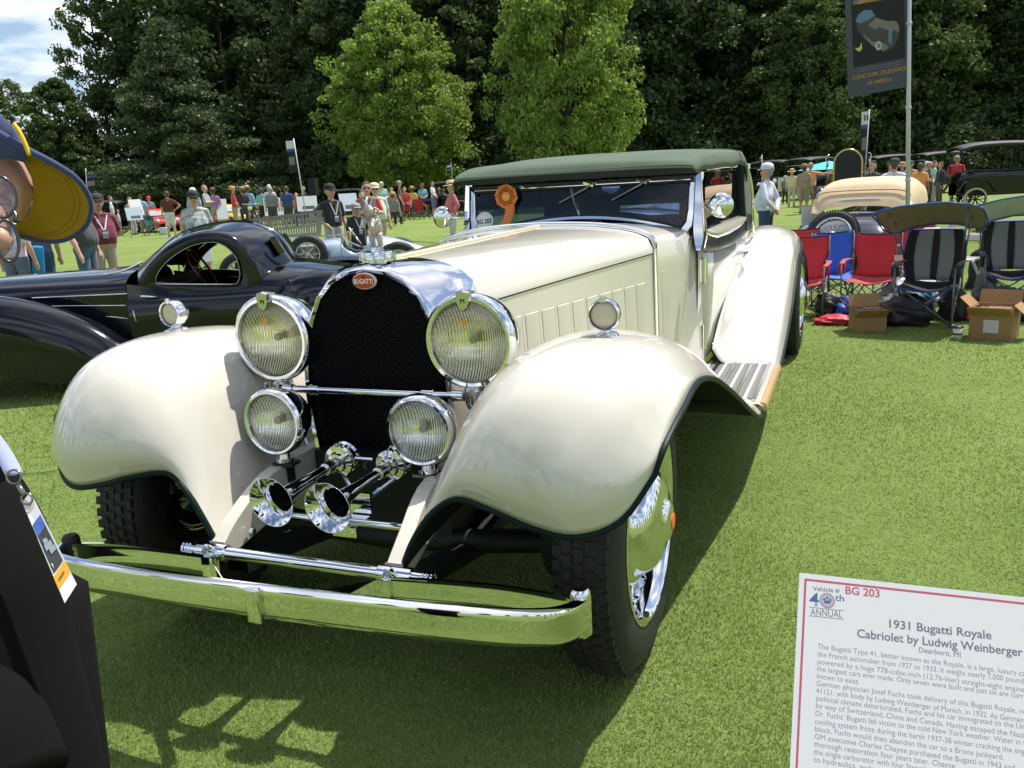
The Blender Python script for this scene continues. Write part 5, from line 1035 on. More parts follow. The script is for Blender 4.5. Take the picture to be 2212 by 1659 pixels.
bm = BM(); lathe(bm, [(0, .05), (.09, .04), (.10, 0), (0, -.12)], F(-.55, 0, .85), -F.a, 14); fin('headlight', bm, chrome, mc)
rebase(mc)
# ------------------------------------------------------------------ people
SK = {'a': (.56, .33, .24), 'b': (.46, .26, .18), 'c': (.22, .11, .07)}
def cmat(c, nm='cloth'):
    key = nm+'_%d_%d_%d' % tuple(int(round(x*100)) for x in c)
    return mat(key, c, .8 if nm != 'skin' else .5, bump=.25 if nm == 'cloth' else 0, bscale=30, var=.10 if nm == 'cloth' else .04, vscale=9, sheen=.2 if nm == 'cloth' else 0)
ARMS = {'down': ((.255, .03, 1.13), (.265, -.07, .86)), 'hips': ((.42, .06, 1.20), (.215, -.08, 1.03)), 'phone': ((.275, -.03, 1.14), (.06, -.27, 1.18)), 'behind': ((.29, .10, 1.14), (.08, .17, .98)),
        'reach': ((.44, -.06, 1.34), (.72, -.12, 1.42)), 'cross': ((.28, -.06, 1.14), (-.04, -.20, 1.15)), 'fold': ((.27, -.02, 1.12), (.05, -.17, .98)), 'pocket': ((.30, .08, 1.14), (.20, .0, .93))}
def chain(P, R, n=5):
    P = [Vector(p) for p in P]; m = (len(P)-1)*n; pts = [cr1(P, i/n) for i in range(m+1)]; rs = list(np.interp(np.linspace(0, len(P)-1, m+1), range(len(P)), R)); return pts, rs
_body = {}
def body_mesh(la, ra, legs, shorts, longs, belly, vox, hair, bend):
    key = (la, ra, legs, shorts, longs, belly, vox, hair, bend)
    if key in _body: return _body[key]
    prims = []            # (label, pts, radii, flat)
    def add(lb, P, R, n=4, flat=1.0): a, b = chain(P, R, n); prims.append((lb, a, b, flat))
    sit = legs == 'sit'
    # torso: overlapping balls squeezed in depth are done as paired side chains
    for sx in (-1, -.35, .35, 1):
        w = 1.0; e = 1-.25*abs(sx)
        add(1, [(.095*sx, .01, .93), (.085*sx, -.01-.06*belly*e, 1.08), (.095*sx, -.0-.02*belly, 1.24), (.125*sx, .01, 1.38)], [.098+.012*belly, .092+.048*belly*e, .098+.02*belly, .066], 5)
    add(1, [(-.175, .01, 1.405), (0, .012, 1.435), (.175, .01, 1.405)], [.052, .060, .052], 4)
    add(0, [(0, .012, 1.42), (0, .0, 1.50), (0, -.012, 1.56)], [.062, .054, .058], 3)
    add(0, [(0, .012, 1.665), (0, .010, 1.65)], [.100, .098], 2); add(0, [(0, -.018, 1.60), (0, -.045, 1.560)], [.080, .045], 2)
    add(0, [(0, -.088, 1.640), (0, -.108, 1.612), (0, -.10, 1.602)], [.010, .016, .012], 2)      # nose
    for s in (-1, 1): add(0, [(.096*s, .015, 1.645), (.098*s, .02, 1.605)], [.018, .013], 2)     # ears
    if hair: add(6, [(0, .028, 1.695), (0, .050, 1.66), (0, .055, 1.60)], [.098, .092, .062 if hair == 1 else .085], 3)
    if hair == 2: add(6, [(0, .06, 1.6), (0, .07, 1.48)], [.085, .06], 3)
    for s, arm in ((-1, la), (1, ra)):
        e, h = ARMS[arm]; sh = Vector((.185*s, .01, 1.395)); e = Vector((e[0]*s, e[1], e[2])); h = Vector((h[0]*s, h[1], h[2]))
        mid_ = sh.lerp(e, .72)
        add(7, [sh, mid_], [.062, .060], 4)
        add(2, [sh.lerp(e, .6), e, e.lerp(h, .35), e.lerp(h, .93)], [.046, .042, .043, .030] if not longs else [.056, .050, .050, .040], 4)
        d = (h-e).normalized(); up = Vector((0, 0, 1)) if abs(d.z) < .8 else Vector((0, -1, 0)); sd = d.cross(up).normalized()
        add(0, [e.lerp(h, .9), h, h+d*.055], [.028, .032, .034], 3)
        for k in (-1.5, -.5, .5, 1.5):
            b = h+d*.07+sd*.016*k; add(0, [b, b+d*(.045-.006*abs(k))-up*.008, b+d*(.068-.010*abs(k))-up*.026], [.0125, .012, .010], 2)
        b = h+sd*.03*s; add(0, [b, b+d*.035+sd*.018*s, b+d*.06+sd*.012*s], [.014, .012, .010], 2)
        # legs
        if sit: hp, kn, an = Vector((.10*s, 0, .94)), Vector((.13*s, -.42, .92)), Vector((.13*s, -.42, .52))
        elif legs == 'walk': hp, kn, an = Vector((.09*s, 0, .93)), Vector((.10*s, -.12*s-.03, .50)), Vector((.10*s, -.26*s+.06, .10))
        else: hp, kn, an = Vector((.092*s, .0, .93)), Vector((.105*s, -.012, .50)), Vector((.12*s, .02, .10))
        W_ = 1.0 if not shorts else 1.12
        add(3, [hp, hp.lerp(kn, .5), kn], [.105, .090*W_, .070*W_*(1.18 if shorts else 1.0)], 5)
        add(4, [kn, kn.lerp(an, .35), an], [.056, .058, .040] if shorts else [.070, .068, .062], 5)
        f = an+Vector((.02*s, -.15, -.055)); add(5, [an+Vector((0, .03, -.045)), an+Vector((0, -.03, -.045)), f], [.046, .046, .036], 3)
    bm = bmesh.new()
    for lb, P, R, fl in prims:
        for p, r in zip(P, R): pass
        ringpath(bm, P, R, 10)
        for p, r in ((P[0], R[0]), (P[-1], R[-1])): bmesh.ops.create_icosphere(bm, subdivisions=2, radius=r*.99, matrix=Matrix.Translation(p))
    me = bpy.data.meshes.new('tmp'); bm.to_mesh(me); bm.free(); o = bpy.data.objects.new('tmp', me); COL.objects.link(o)
    r = o.modifiers.new('r', 'REMESH'); r.mode = 'VOXEL'; r.voxel_size = vox; sm = o.modifiers.new('s', 'SMOOTH'); sm.factor = .5; sm.iterations = 3
    dg = bpy.context.evaluated_depsgraph_get(); m2 = bpy.data.meshes.new_from_object(o.evaluated_get(dg)); bpy.data.objects.remove(o); bpy.data.meshes.remove(me)
    n = len(m2.polygons); ce = np.empty(n*3); m2.polygons.foreach_get('center', ce); ce = ce.reshape(-1, 3)
    best = np.full(n, 1e9); lab = np.zeros(n, dtype=np.int32)
    for lb, P, R, fl in prims:
        for k in range(len(P)-1):
            a = np.array(P[k]); b = np.array(P[k+1]); ab = b-a; t = np.clip(((ce-a)@ab)/(ab@ab+1e-12), 0, 1); d = np.linalg.norm(ce-a-t[:, None]*ab, axis=1)-(R[k]+(R[k+1]-R[k])*t)
            q = d < best; best[q] = d[q]; lab[q] = lb
    lab[(lab == 1) & (ce[:, 2] < .97)] = 3
    m2.materials.clear()
    for _ in range(8): m2.materials.append(None)
    m2.polygons.foreach_set('material_index', lab); m2.polygons.foreach_set('use_smooth', np.ones(n, dtype=bool))
    if bend:                                          # lean forward from the hips
        co = np.empty(len(m2.vertices)*3); m2.vertices.foreach_get('co', co); co = co.reshape(-1, 3)
        w = np.clip((co[:, 2]-.9)/.25, 0, 1)*bend; z = co[:, 2]-.92; y = co[:, 1]; up_ = co[:, 2] > .9
        co[up_, 1] = (y*np.cos(w)-z*np.sin(w))[up_]; co[up_, 2] = (.92+z*np.cos(w)+y*np.sin(w))[up_]; m2.vertices.foreach_set('co', co.reshape(-1))
    m2.update(); _body[key] = m2; return m2
def person(u, vtop, label, shirt, pants, vfoot=None, d=None, h=None, face=0, arms=('down', 'down'), legs='stand', shorts=False, longs=False, belly=0, hat=None, hatc=(.02, .02, .02), hairc=(.10, .07, .05), hair=1, skin='a', shoes=(.05, .05, .05), glasses=False, lanyard=False, group='visitors on the lawn', near=False, bend=0, p=None, z0=0, badge=False, bag=None, sleeve=None, pattern=0):
    hz_ = 392-(u-1106)*0.0577
    if d is None: d = (gnd(u, vfoot)-CAM).dot(HF) if vfoot else 40
    d = min(d, 62)
    if h is None: h = far(u, vtop, d).z
    if p is None: p = base(u, d)
    me = body_mesh(arms[0], arms[1], legs, shorts, longs, belly, .0135 if near else .024, hair, bend).copy()
    sk = cmat(SK[skin], 'skin'); sh = cmat(shirt) if not pattern else mat('patterned_shirt', shirt, .8, var=pattern, vscale=11, bump=.3, bscale=30); pn = cmat(pants)
    for i, m in enumerate((sk, sh, sh if longs else sk, pn, sk if shorts else pn, cmat(shoes, 'shoe'), cmat(hairc, 'hair'), cmat(sleeve) if sleeve else sh)): me.materials[i] = m
    th = math.atan2(CAM.x-p.x, -(CAM.y-p.y))+math.radians(face); k = h/1.765
    t = thing('person', label, 'person', (p.x, p.y, z0), th, group); t.scale = (k*(1.02 if belly else 1), k, k)
    b = bpy.data.objects.new('body', me); COL.objects.link(b); b.parent = t
    def sub(nm, bm, m, smooth=True):
        o = fin(nm, bm, m, t, smooth)
        if bend:
            o.location = (0, -.79*math.sin(bend)-.0, -.79*(1-math.cos(bend))+.0)
            o.location = Vector((0, 0, .92))-Matrix.Rotation(bend, 3, 'X') @ Vector((0, 0, .92)); o.rotation_euler = (bend, 0, 0)
        return o
    hm = cmat(hatc, 'hatcloth')
    if near and not glasses:
        bm = BM()
        for s in (-1, 1): bmesh.ops.create_icosphere(bm, subdivisions=1, radius=.011, matrix=Matrix.Translation((.034*s, -.088, 1.650))); ringpath(bm, [(.018*s, -.096, 1.668), (.050*s, -.088, 1.670)], .004, 5)
        o = sub('eyes', bm, cmat((.05, .035, .03), 'shoe')); o['kind'] = 'stuff'
    if near:
        bm = BM(); ringpath(bm, [(-.024, -.098, 1.580), (0, -.104, 1.578), (.024, -.098, 1.580)], .0055, 5); sub('mouth', bm, cmat((.30, .10, .08), 'shoe'))
        bm = BM()
        for s in (-1, 1): bx(bm, (.035*s, -.075-.05*belly, 1.425), (.07, .05, .016), Matrix.Rotation(.5*s, 3, 'Y'))
        o = sub('collar', bm, sh, False); o['kind'] = 'stuff'
    if hat == 'cap':
        bm = BM(); lathe(bm, [(.112, 0), (.114, .03), (.104, .075), (.070, .105), (.02, .118), (0, .119)], (0, .012, 1.672), (0, 0, 1), 20); c_ = sub('cap', bm, hm)
        bm = BM(); grid(bm, [[Vector((x, -.08-.085*math.sqrt(max(0, 1-(x/.085)**2))*q, 1.682-.020*q)) for x in np.linspace(-.085, .085, 9)] for q in (0, .5, 1)]); o = sub('cap_brim', bm, hm); f = o.modifiers.new('s', 'SOLIDIFY'); f.thickness = .006
    elif hat == 'straw':
        bm = BM(); lathe(bm, [(.205, -.004), (.20, -.012), (.15, .0), (.112, .010), (.106, .05), (.098, .10), (.075, .118), (.03, .108), (0, .104)], (0, .012, 1.688), (0, -.08, 1), 24, ell=(1, 1.12), xax=(1, 0, 0)); sub('straw_hat', bm, hm)
        bm = BM(); lathe(bm, [(.1145, .012), (.109, .042)], (0, .012, 1.688), (0, -.08, 1), 24, ell=(1, 1.12), xax=(1, 0, 0)); sub('hat_band', bm, cmat((.03, .025, .02), 'shoe'))
    if glasses:
        bm = BM()
        for s in (-1, 1): lathe(bm, [(0, .006), (.026, .004), (.028, 0)], (.036*s, -.092, 1.648), (.25*s, -1, 0), 12); ringpath(bm, [(.060*s, -.085, 1.652), (.098*s, .0, 1.655)], .004, 5)
        sub('sunglasses', bm, mat('sunglass', (.01, .01, .012), .1, coat=1))
    if lanyard:
        w_ = cmat((.75, .76, .82), 'shoe'); f = -.108-.10*belly
        bm = BM()
        for s in (-1, 1): bx(bm, ((.050)*s, -.115-.055*belly, 1.315), (.018, .006, .26), Matrix.Rotation(.34*s, 3, 'Y') @ Matrix.Rotation(-.10-.25*belly, 3, 'X'))
        sub('lanyard', bm, w_, False)
        bm = BM(); bx(bm, (0, f-.045, 1.12), (.085, .008, .11)); o = sub('badge', bm, cmat((.30, .32, .42), 'shoe'), False)
        bm = BM(); bx(bm, (0, f-.050, 1.155), (.08, .006, .03)); sub('badge_top', bm, w_, False)
    if bag:
        bm = BM(); bx(bm, (.0, .17, 1.22), (.26, .12, .36)); o = sub('backpack', bm, cmat(bag), False); bev(o, .03)
    return t
Kh = (.40, .33, .21); DK = (.02, .022, .025)
person(210, 423, 'man in maroon polo shirt and black cap and white lanyard', (.16, .018, .045), (.38, .32, .24), d=13.6, h=1.68, face=12, arms=('behind', 'behind'), belly=1, hat='cap', hatc=(.03, .03, .035), skin='b', lanyard=True, near=True, hairc=(.3, .3, .3))
person(168, 440, 'man in dark grey shirt and jeans half hidden by the yellow cap brim', (.045, .05, .06), (.05, .10, .17), d=12.6, h=1.72, face=60, arms=('down', 'down'), belly=1, near=True, skin='a')
person(70, 440, 'woman in jeans carrying black and blue bags behind the bonnet of the black coupe', (.10, .14, .24), (.05, .09, .18), d=12.9, h=1.62, face=170, near=True, hair=2)
person(14, 440, 'person in white and pink top at the far left edge', (.70, .55, .66), (.10, .12, .2), d=12.2, h=1.6, face=150, near=True, hair=2)
person(240, 423, 'man in white shirt walking in profile behind the maroon shirt', (.60, .66, .78), (.12, .09, .07), vfoot=480, d=46, face=90, legs='walk', longs=False)
person(252, 438, 'child in pale blue beside the man walking in white', (.5, .58, .7), (.2, .2, .25), d=44, face=90, h=1.3)
person(281, 425, 'woman in orange top with blue backpack and grey trousers', (.62, .22, .14), (.42, .42, .45), d=44, face=60, hair=2, bag=(.1, .35, .6), arms=('down', 'fold'))
person(304, 421, 'man in light blue shirt and cap left of the bright red coupe', (.28, .42, .66), (.3, .3, .3), d=46, face=180, hat='cap')
person(322, 424, 'person in a bright red cap behind the red coupe', (.25, .28, .3), DK, d=50, hat='cap', hatc=(.65, .03, .05))
person(362, 413, 'man in dark red shirt and white shorts in the shade left of the pine trunk', (.12, .025, .02), (.6, .6, .6), d=38, face=180, arms=('hips', 'down'), shorts=True)
person(418, 414, 'heavy man in grey patterned open shirt, black cap and sunglasses behind the black coupe', (.36, .40, .40), (.52, .50, .46), pattern=.5, d=15.5, h=1.66, belly=1, hat='cap', glasses=True, arms=('down', 'down'), shorts=True, near=True, badge=True, hairc=(.5, .5, .5))
person(419, 406, 'man in a white cap and blue shirt behind the patterned shirt', (.30, .40, .62), DK, d=36, hat='cap', hatc=(.75, .75, .75), face=150)
person(445, 400, 'tall man in grey polo and dark green shorts with folded arms', (.30, .32, .32), (.035, .06, .045), vfoot=478, d=40, face=70, arms=('cross', 'cross'), shorts=True, hairc=(.25, .24, .22))
person(461, 407, 'man in purple checked shirt, brown hat and khaki trousers seen from behind', (.30, .20, .42), Kh, sleeve=(.55, .12, .25), d=42, face=180, hat='straw', hatc=(.22, .11, .06))
person(504, 404, 'man in bright red shirt and straw hat with khaki trousers', (.62, .03, .05), Kh, d=40, face=100, hat='straw', hatc=(.58, .38, .16), arms=('fold', 'fold'))
person(524, 405, 'woman in dark top and wide hat beside the man in red', (.04, .025, .03), (.05, .05, .06), d=42, face=200, hat='straw', hatc=(.42, .32, .22))
person(535, 402, 'man in pale blue shirt and yellow straw hat bending to the motorcycle', (.25, .42, .70), (.10, .12, .2), d=43, face=170, hat='straw', hatc=(.60, .40, .16), longs=True)
person(565, 406, 'man in teal checked shirt and dark cap seen from behind', (.22, .48, .50), DK, vfoot=467, d=45, face=180, hat='cap', hatc=(.08, .1, .14), shorts=True)
person(583, 399, 'white haired man in white shirt behind the man in grey polo', (.66, .66, .74), (.25, .2, .16), d=45, face=175, hairc=(.6, .6, .58), shorts=True)
person(585, 404, 'man in grey polo and dark shorts seen from behind, left of the blue shirt', (.20, .21, .22), (.05, .055, .055), d=40, face=180, shorts=True, hairc=(.35, .33, .3), belly=1)
person(619, 402, 'broad man in dark blue shirt seen from behind left of the leaning banner pole', (.035, .06, .24), (.06, .05, .04), d=40, face=180, belly=1, shorts=True)
person(608, 416, 'person in light blue peering past the dark blue shirt', (.25, .5, .62), (.5, .5, .5), d=46, face=180)
person(639, 417, 'child in a red shirt right of the dark blue shirt', (.6, .04, .05), DK, d=42, hairc=(.4, .2, .08), hair=2)
person(656, 402, 'man in black with white badge standing in the shade', (.02, .02, .022), DK, d=44, lanyard=True, longs=True)
person(713, 397, 'young man in black tee shirt and black cap with hand on hip', (.022, .022, .025), (.42, .42, .40), d=15.7, h=1.65, face=30, arms=('hips', 'down'), hat='cap', hatc=(.015, .015, .02), lanyard=True, shorts=True, near=True)
person(765, 436, 'boy in black shirt and grey cap with lanyard behind the racing car', (.022, .020, .02), DK, d=15, h=1.30, face=25, hat='cap', hatc=(.30, .30, .32), lanyard=True, near=True, skin='b')
person(792, 393, 'man in grey shirt with red sleeves and sunglasses holding a phone', (.25, .22, .24), (.13, .14, .15), sleeve=(.62, .05, .06), d=17, h=1.66, arms=('phone', 'phone'), glasses=True, lanyard=True, near=True, hairc=(.09, .05, .03))
person(809, 396, 'man in pale green shirt and cream cap behind the red sleeves', (.55, .66, .55), (.4, .35, .28), d=18.2, h=1.64, face=10, hat='cap', hatc=(.65, .58, .42), near=True, belly=1, skin='a', glasses=True)
person(781, 409, 'person in blue shirt mostly hidden behind the red sleeved man', (.04, .09, .42), DK, d=22, h=1.5)
person(825, 393, 'white haired woman in pale teal blouse and trousers', (.35, .58, .56), (.35, .55, .52), vfoot=469, d=42, face=20, arms=('fold', 'fold'), hairc=(.75, .73, .68), hair=2)
person(845, 405, 'brown haired woman behind the teal blouse', (.45, .25, .16), DK, d=44, hairc=(.2, .1, .06), hair=2)
def seat_person(u, v, label, shirt, d, hat=None, hatc=(.6, .42, .2), **k):
    hz_ = 392-(u-1106)*0.0577; ht = far(u, v, d).z
    person(u, v, label, shirt, k.pop('pants', DK), d=d, h=1.72, legs='sit', hat=hat, hatc=hatc, z0=ht-1.76, **k)
seat_person(847, 414, 'person in a wide yellow straw hat sitting in a folding chair', (.2, .2, .22), 36, hat='straw', face=160)
person(863, 391, 'tall man in brown shirt and grey cap in front of the red shirt', (.13, .10, .085), DK, d=41, face=90, hat='cap', hatc=(.35, .33, .3))
seat_person(873, 402, 'person in a bright red shirt seated behind the tall man in brown', (.60, .05, .04), 42, pants=(.3, .03, .03))
seat_person(889, 402, 'person in yellow shirt and straw hat sitting on a red chair', (.62, .46, .10), 44, hat='straw', face=180)
person(912, 397, 'man in bright cyan shirt and red cap with grey shorts', (.25, .58, .68), (.30, .27, .22), vfoot=467, face=15, arms=('fold', 'fold'), shorts=True, hat='cap', hatc=(.35, .05, .06))
person(934, 391, 'man in white tee shirt and blue patterned shorts in profile', (.66, .67, .74), (.16, .20, .34), d=46, face=70, shorts=True, hairc=(.03, .03, .03), arms=('fold', 'fold'))
person(948, 406, 'person with white hat beyond the white tee shirt', (.12, .12, .12), DK, d=50, hat='straw', hatc=(.65, .6, .5))
person(957, 408, 'second person in a pale hat just left of the straw hat man', (.5, .5, .5), DK, d=52, hat='straw', hatc=(.7, .68, .64))
person(973, 394, 'man in pink shirt and straw hat with grey trousers beside the left mirror', (.50, .14, .15), (.50, .50, .50), d=21, h=1.60, face=-75, arms=('pocket', 'pocket'), hat='straw', hatc=(.66, .55, .36), longs=True, near=True, belly=1)
person(1656, 354, 'white haired man in white shirt, white cap and jeans behind the canvas roof', (.66, .67, .78), (.035, .075, .15), d=13.7, h=1.56, face=-110, arms=('behind', 'behind'), hat='cap', hatc=(.62, .64, .78), longs=True, near=True, hairc=(.32, .31, .30), belly=1)
person(1738, 356, 'man in straw hat and beige clothes beside the orange shirt', (.35, .27, .18), (.3, .25, .18), vfoot=462, face=170, hat='straw', hatc=(.35, .24, .14), shorts=True)
person(1751, 352, 'man in pale orange shirt and olive shorts pointing to the right', (.72, .32, .13), (.16, .14, .10), vfoot=456, face=180, arms=('reach', 'down'), shorts=True, near=True, hairc=(.4, .25, .18), belly=1)
person(1711, 366, 'woman in cream dress and hat beside the dark touring car', (.62, .56, .38), (.5, .45, .3), d=33, hat='straw', hatc=(.55, .4, .25))
person(1697, 380, 'person in a light blue cap near the round lamps', (.15, .15, .17), DK, d=36, hat='cap', hatc=(.3, .5, .65))
person(1885, 348, 'dark haired man in charcoal shirt behind the beige hood', (.055, .065, .06), DK, d=20, face=-40, near=True, hairc=(.03, .02, .02))
person(1933, 343, 'broad man in white shirt and dark cap standing right behind the beige hood', (.62, .63, .76), Kh, d=17, face=180, hat='cap', hatc=(.03, .04, .05), arms=('hips', 'hips'), near=True, belly=1)
person(1923, 351, 'ruddy man left of the broad white shirt', (.55, .25, .2), DK, d=25, face=90)
person(1950, 352, 'person in pink shirt and brown hat right of the broad white shirt', (.68, .35, .33), DK, d=26, hat='straw', hatc=(.45, .3, .14))
person(1968, 348, 'man in salmon shirt and dark cap beside the banner pole', (.70, .36, .25), DK, d=26, hat='cap', hatc=(.06, .08, .12))
person(1990, 352, 'stout man in orange shirt just right of the banner pole', (.72, .30, .10), (.1, .09, .08), d=23, face=160, belly=1, skin='c', near=True)
person(2010, 350, 'man in dark shirt and beige cap talking with folded arms', (.07, .075, .08), DK, d=28, face=70, hat='cap', hatc=(.4, .36, .28), arms=('fold', 'fold'))
person(2021, 347, 'person in pale turquoise shirt in the crowd at the right', (.32, .62, .62), (.3, .3, .35), d=30, face=100)
person(2033, 350, 'man in dark blazer with brown hair in the crowd at the right', (.02, .03, .06), (.12, .1, .1), d=27, face=-60, longs=True, hairc=(.15, .07, .03))
person(2068, 336, 'large man in red shirt and dark trousers left of the black touring car', (.60, .045, .06), (.03, .025, .02), d=27, h=1.53, face=175, arms=('down', 'fold'), near=True, belly=1, hairc=(.35, .25, .18))
person(2003, 349, 'person in white cap behind the dark shirt at the right', (.4, .4, .4), DK, d=34, hat='cap', hatc=(.6, .58, .5))
seat_person(2022, 491, 'person in a tan cowboy hat sitting behind the canopy chair', (.05, .035, .07), 9.7, hat='straw', hatc=(.60, .46, .32), face=180, near=True)
seat_person(2140, 474, 'man in black jacket and cap sitting in the white folding chair under the blue canopy', (.012, .012, .014), 10.0, hat='cap', hatc=(.02, .02, .025), face=-120, near=True, longs=True)
# ---- the man at the left edge, close to the camera, bowing towards the car
fg = thing('person', 'man leaning in at the left edge in navy cap with yellow brim and glasses', 'person', (CAM.x-.95, .62, 0), 0)
D0 = .92                                              # distance of the head along its sight line
def nf(u, v, d=D0, t=0.0): q = ray(u, v); return CAM+q*(d)+FWD*t
skin_f = mat('face_skin', (.50, .26, .18), .5, bump=.03, bscale=220, var=.08, vscale=20)
capblue = mat('cap_navy', (.035, .05, .14), .85, bump=.03, bscale=700, sheen=.3); capyel = mat('cap_yellow', (.40, .225, .008), .8, bump=.03, bscale=700)
# head: one continuous skin, rotated so that its forward axis points to image right
hc = nf(-275, 430, 1.02)
fw = (RGT*.93-UPV*.22-FWD*.30).normalized(); upv = (FWD*.55+UPV*.62+(-RGT)*-.0-RGT*.10); upv = (upv-fw*upv.dot(fw)).normalized(); lat = fw.cross(upv)
def H(f_, l_, u_): return hc+fw*f_+lat*l_+upv*u_
bm = BM()
def tube(P, R): a, b = chain([H(*p) for p in P], R, 4); ringpath(bm, a, b, 14); [bmesh.ops.create_icosphere(bm, subdivisions=3, radius=r*.99, matrix=Matrix.Translation(p)) for p, r in ((a[0], b[0]), (a[-1], b[-1]))]
tube([(-.02, 0, .03), (.0, 0, .02)], [.092, .090]); tube([(.02, 0, -.03), (.045, 0, -.085)], [.072, .045]); tube([(.078, 0, .0), (.100, 0, -.035), (.094, 0, -.045)], [.012, .017, .016])
for s in (-1, 1): tube([(.098, .012*s, -.046), (.088, .016*s, -.048)], [.010, .009]); tube([(.060, .032*s, .020), (.055, .045*s, .018)], [.022, .018]); tube([(.050, .045*s, -.02), (.045, .05*s, -.035)], [.030, .025]); tube([(-.01, .088*s, -.02), (.0, .088*s, .02)], [.016, .018])
tube([(.075, -.018, -.075), (.078, .0, -.077), (.075, .018, -.075)], [.009, .011, .009])
tube([(-.03, 0, -.05), (-.06, 0, -.12), (-.10, 0, -.19)], [.062, .060, .066])
me = bpy.data.meshes.new('t'); bm.to_mesh(me); bm.free(); o = bpy.data.objects.new('t', me); COL.objects.link(o); r = o.modifiers.new('r', 'REMESH'); r.mode = 'VOXEL'; r.voxel_size = .005; q = o.modifiers.new('s', 'SMOOTH'); q.iterations = 4
m2 = bpy.data.meshes.new_from_object(o.evaluated_get(bpy.context.evaluated_depsgraph_get())); bpy.data.objects.remove(o); m2.materials.clear(); m2.materials.append(skin_f)
for pl in m2.polygons: pl.use_smooth = True
hd = bpy.data.objects.new('head', m2); COL.objects.link(hd); hd.parent = fg
# cap crown
bm = BM(); prof = [(.108, .030), (.109, .055), (.100, .095), (.078, .125), (.045, .143), (0, .150)]
lathe(bm, [(r_, h_) for r_, h_ in prof], hc+fw*-.01, upv, 40, ell=(1.0, .92), xax=fw); fin('cap_crown', bm, capblue, fg)
# brim: tongue traced by its outline in the cap's own frame, bent across
def cap_pix(u, v, d): return nf(u, v, d)
outl = [(-40, 268, .885), (0, 290, .885), (55, 322, .888), (110, 350, .892), (160, 382, .900), (188, 420, .912), (195, 455, .925), (180, 492, .94), (140, 517, .95), (95, 521, .955), (50, 512, .955), (0, 498, .955)]
inn = [(-60, 300, .90), (-40, 305, .90), (0, 316, .90), (35, 336, .905), (58, 358, .91), (68, 385, .92), (72, 412, .925), (70, 435, .93), (66, 455, .935), (56, 470, .94), (40, 482, .94), (0, 490, .94)]
A = smooth_pts([cap_pix(*q) for q in outl], 4); B = smooth_pts([cap_pix(*q) for q in inn], 4)
rows = []
for a, b in zip(A, B):
    r_ = []
    for k in range(9):
        t_ = k/8; p_ = b.lerp(a, t_); p_ = p_+FWD*.012*math.sin(t_*PI)*1.0; r_.append(p_)
    rows.append(r_)
bm = BM(); grid(bm, rows, flip=True); br = fin('cap_brim', bm, capyel, fg); br['label'] = 'yellow lining of the cap brim'
bm = BM(); grid(bm, [[p_+FWD*.005+(p_-cap_pix(60, 430, .91)).normalized()*.0006*(k/8) for k, p_ in enumerate(r_)] for r_ in rows]); fin('brim_top', bm, capblue, fg)
bm = BM(); ringpath(bm, [p_+FWD*.002 for p_ in A], [.0026+.0020*max(0, 1-i/24) for i in range(len(A))], 8); fin('brim_edge', bm, capblue, br)
for q in (.70, .85):
    bm = BM(); ringpath(bm, [r_[int(q*8)]-FWD*.0012 for r_ in rows[10:38]], .0004, 5); fin('brim_stitching', bm, mat('yellow_thread', (.45, .25, .008), .8), br)
bm = BM(); grid(bm, [[p_, p_+(b-p_)*.0+FWD*.016+UPV*.004] for p_, b in zip(B, B)]); fin('sweatband', bm, mat('sweatband', (.02, .02, .03), .9), fg)
bm = BM(); ringpath(bm, smooth_pts([nf(30, 268, .885), nf(42, 285, .885), nf(53, 308, .886), nf(64, 336, .888)], 4), .0022, 8); fin('yellow_piping', bm, mat('cap_gold', (.85, .50, .015), .6), fg)
bm = BM(); rows2 = [[nf(u, v, .892+.03*(u < -20)) for u, v in r_] for r_ in (((-60, 200), (-60, 290), (-60, 340)), ((-20, 225), (-20, 275), (-20, 330)), ((0, 246), (0, 285), (0, 345)), ((30, 275), (30, 300), (30, 345)), ((62, 334), (62, 338), (55, 352)))]
grid(bm, rows2, flip=True); o = fin('cap_front', bm, capblue, fg); f = o.modifiers.new('s', 'SOLIDIFY'); f.thickness = .004; f.offset = -1
# forehead and glasses
bm = BM()
for (cu, cv, ru, rv, dd) in ((-2, 425, 38, 46, .865), (16, 520, 25, 45, .855)):
    pts = []
    for k in range(28):
        a = 2*PI*k/28; pts.append(nf(cu+ru*math.cos(a)+rv*.12*math.sin(a), cv+rv*math.sin(a), dd+.006*math.cos(a)))
    ringpath(bm, pts, .0013, 8, closed=True)
gl_ = fin('glasses_frame', bm, mat('gunmetal', (.10, .10, .10), .25, 1.0), fg)
bm = BM(); ringpath(bm, smooth_pts([nf(28, 455, .862), nf(34, 466, .86), nf(32, 478, .857)], 3), .0022, 8); fin('glasses_bridge', bm, MATS['gunmetal'], gl_)
bm = BM(); ringpath(bm, smooth_pts([nf(-2, 380, .872), nf(-14, 372, .90), nf(-40, 360, .95)], 3), .0018, 8); fin('glasses_temple', bm, MATS['gunmetal'], gl_)
for (cu, cv, ru, rv, dd) in ((-2, 425, 37, 45, .866), (16, 520, 24, 44, .856)):
    bm = BM(); c0 = bm.verts.new(nf(cu, cv, dd-.004)); vs = [bm.verts.new(nf(cu+ru*math.cos(a)+rv*.12*math.sin(a), cv+rv*math.sin(a), dd+.006*math.cos(a))) for a in np.linspace(0, 2*PI, 29)[:-1]]
    for k in range(28): bm.faces.new((c0, vs[k], vs[(k+1) % 28]))
    fin('glasses_lens', bm, glassmat('tinted_lens', (.55, .52, .48), 1.0, 0, 2.0), gl_)
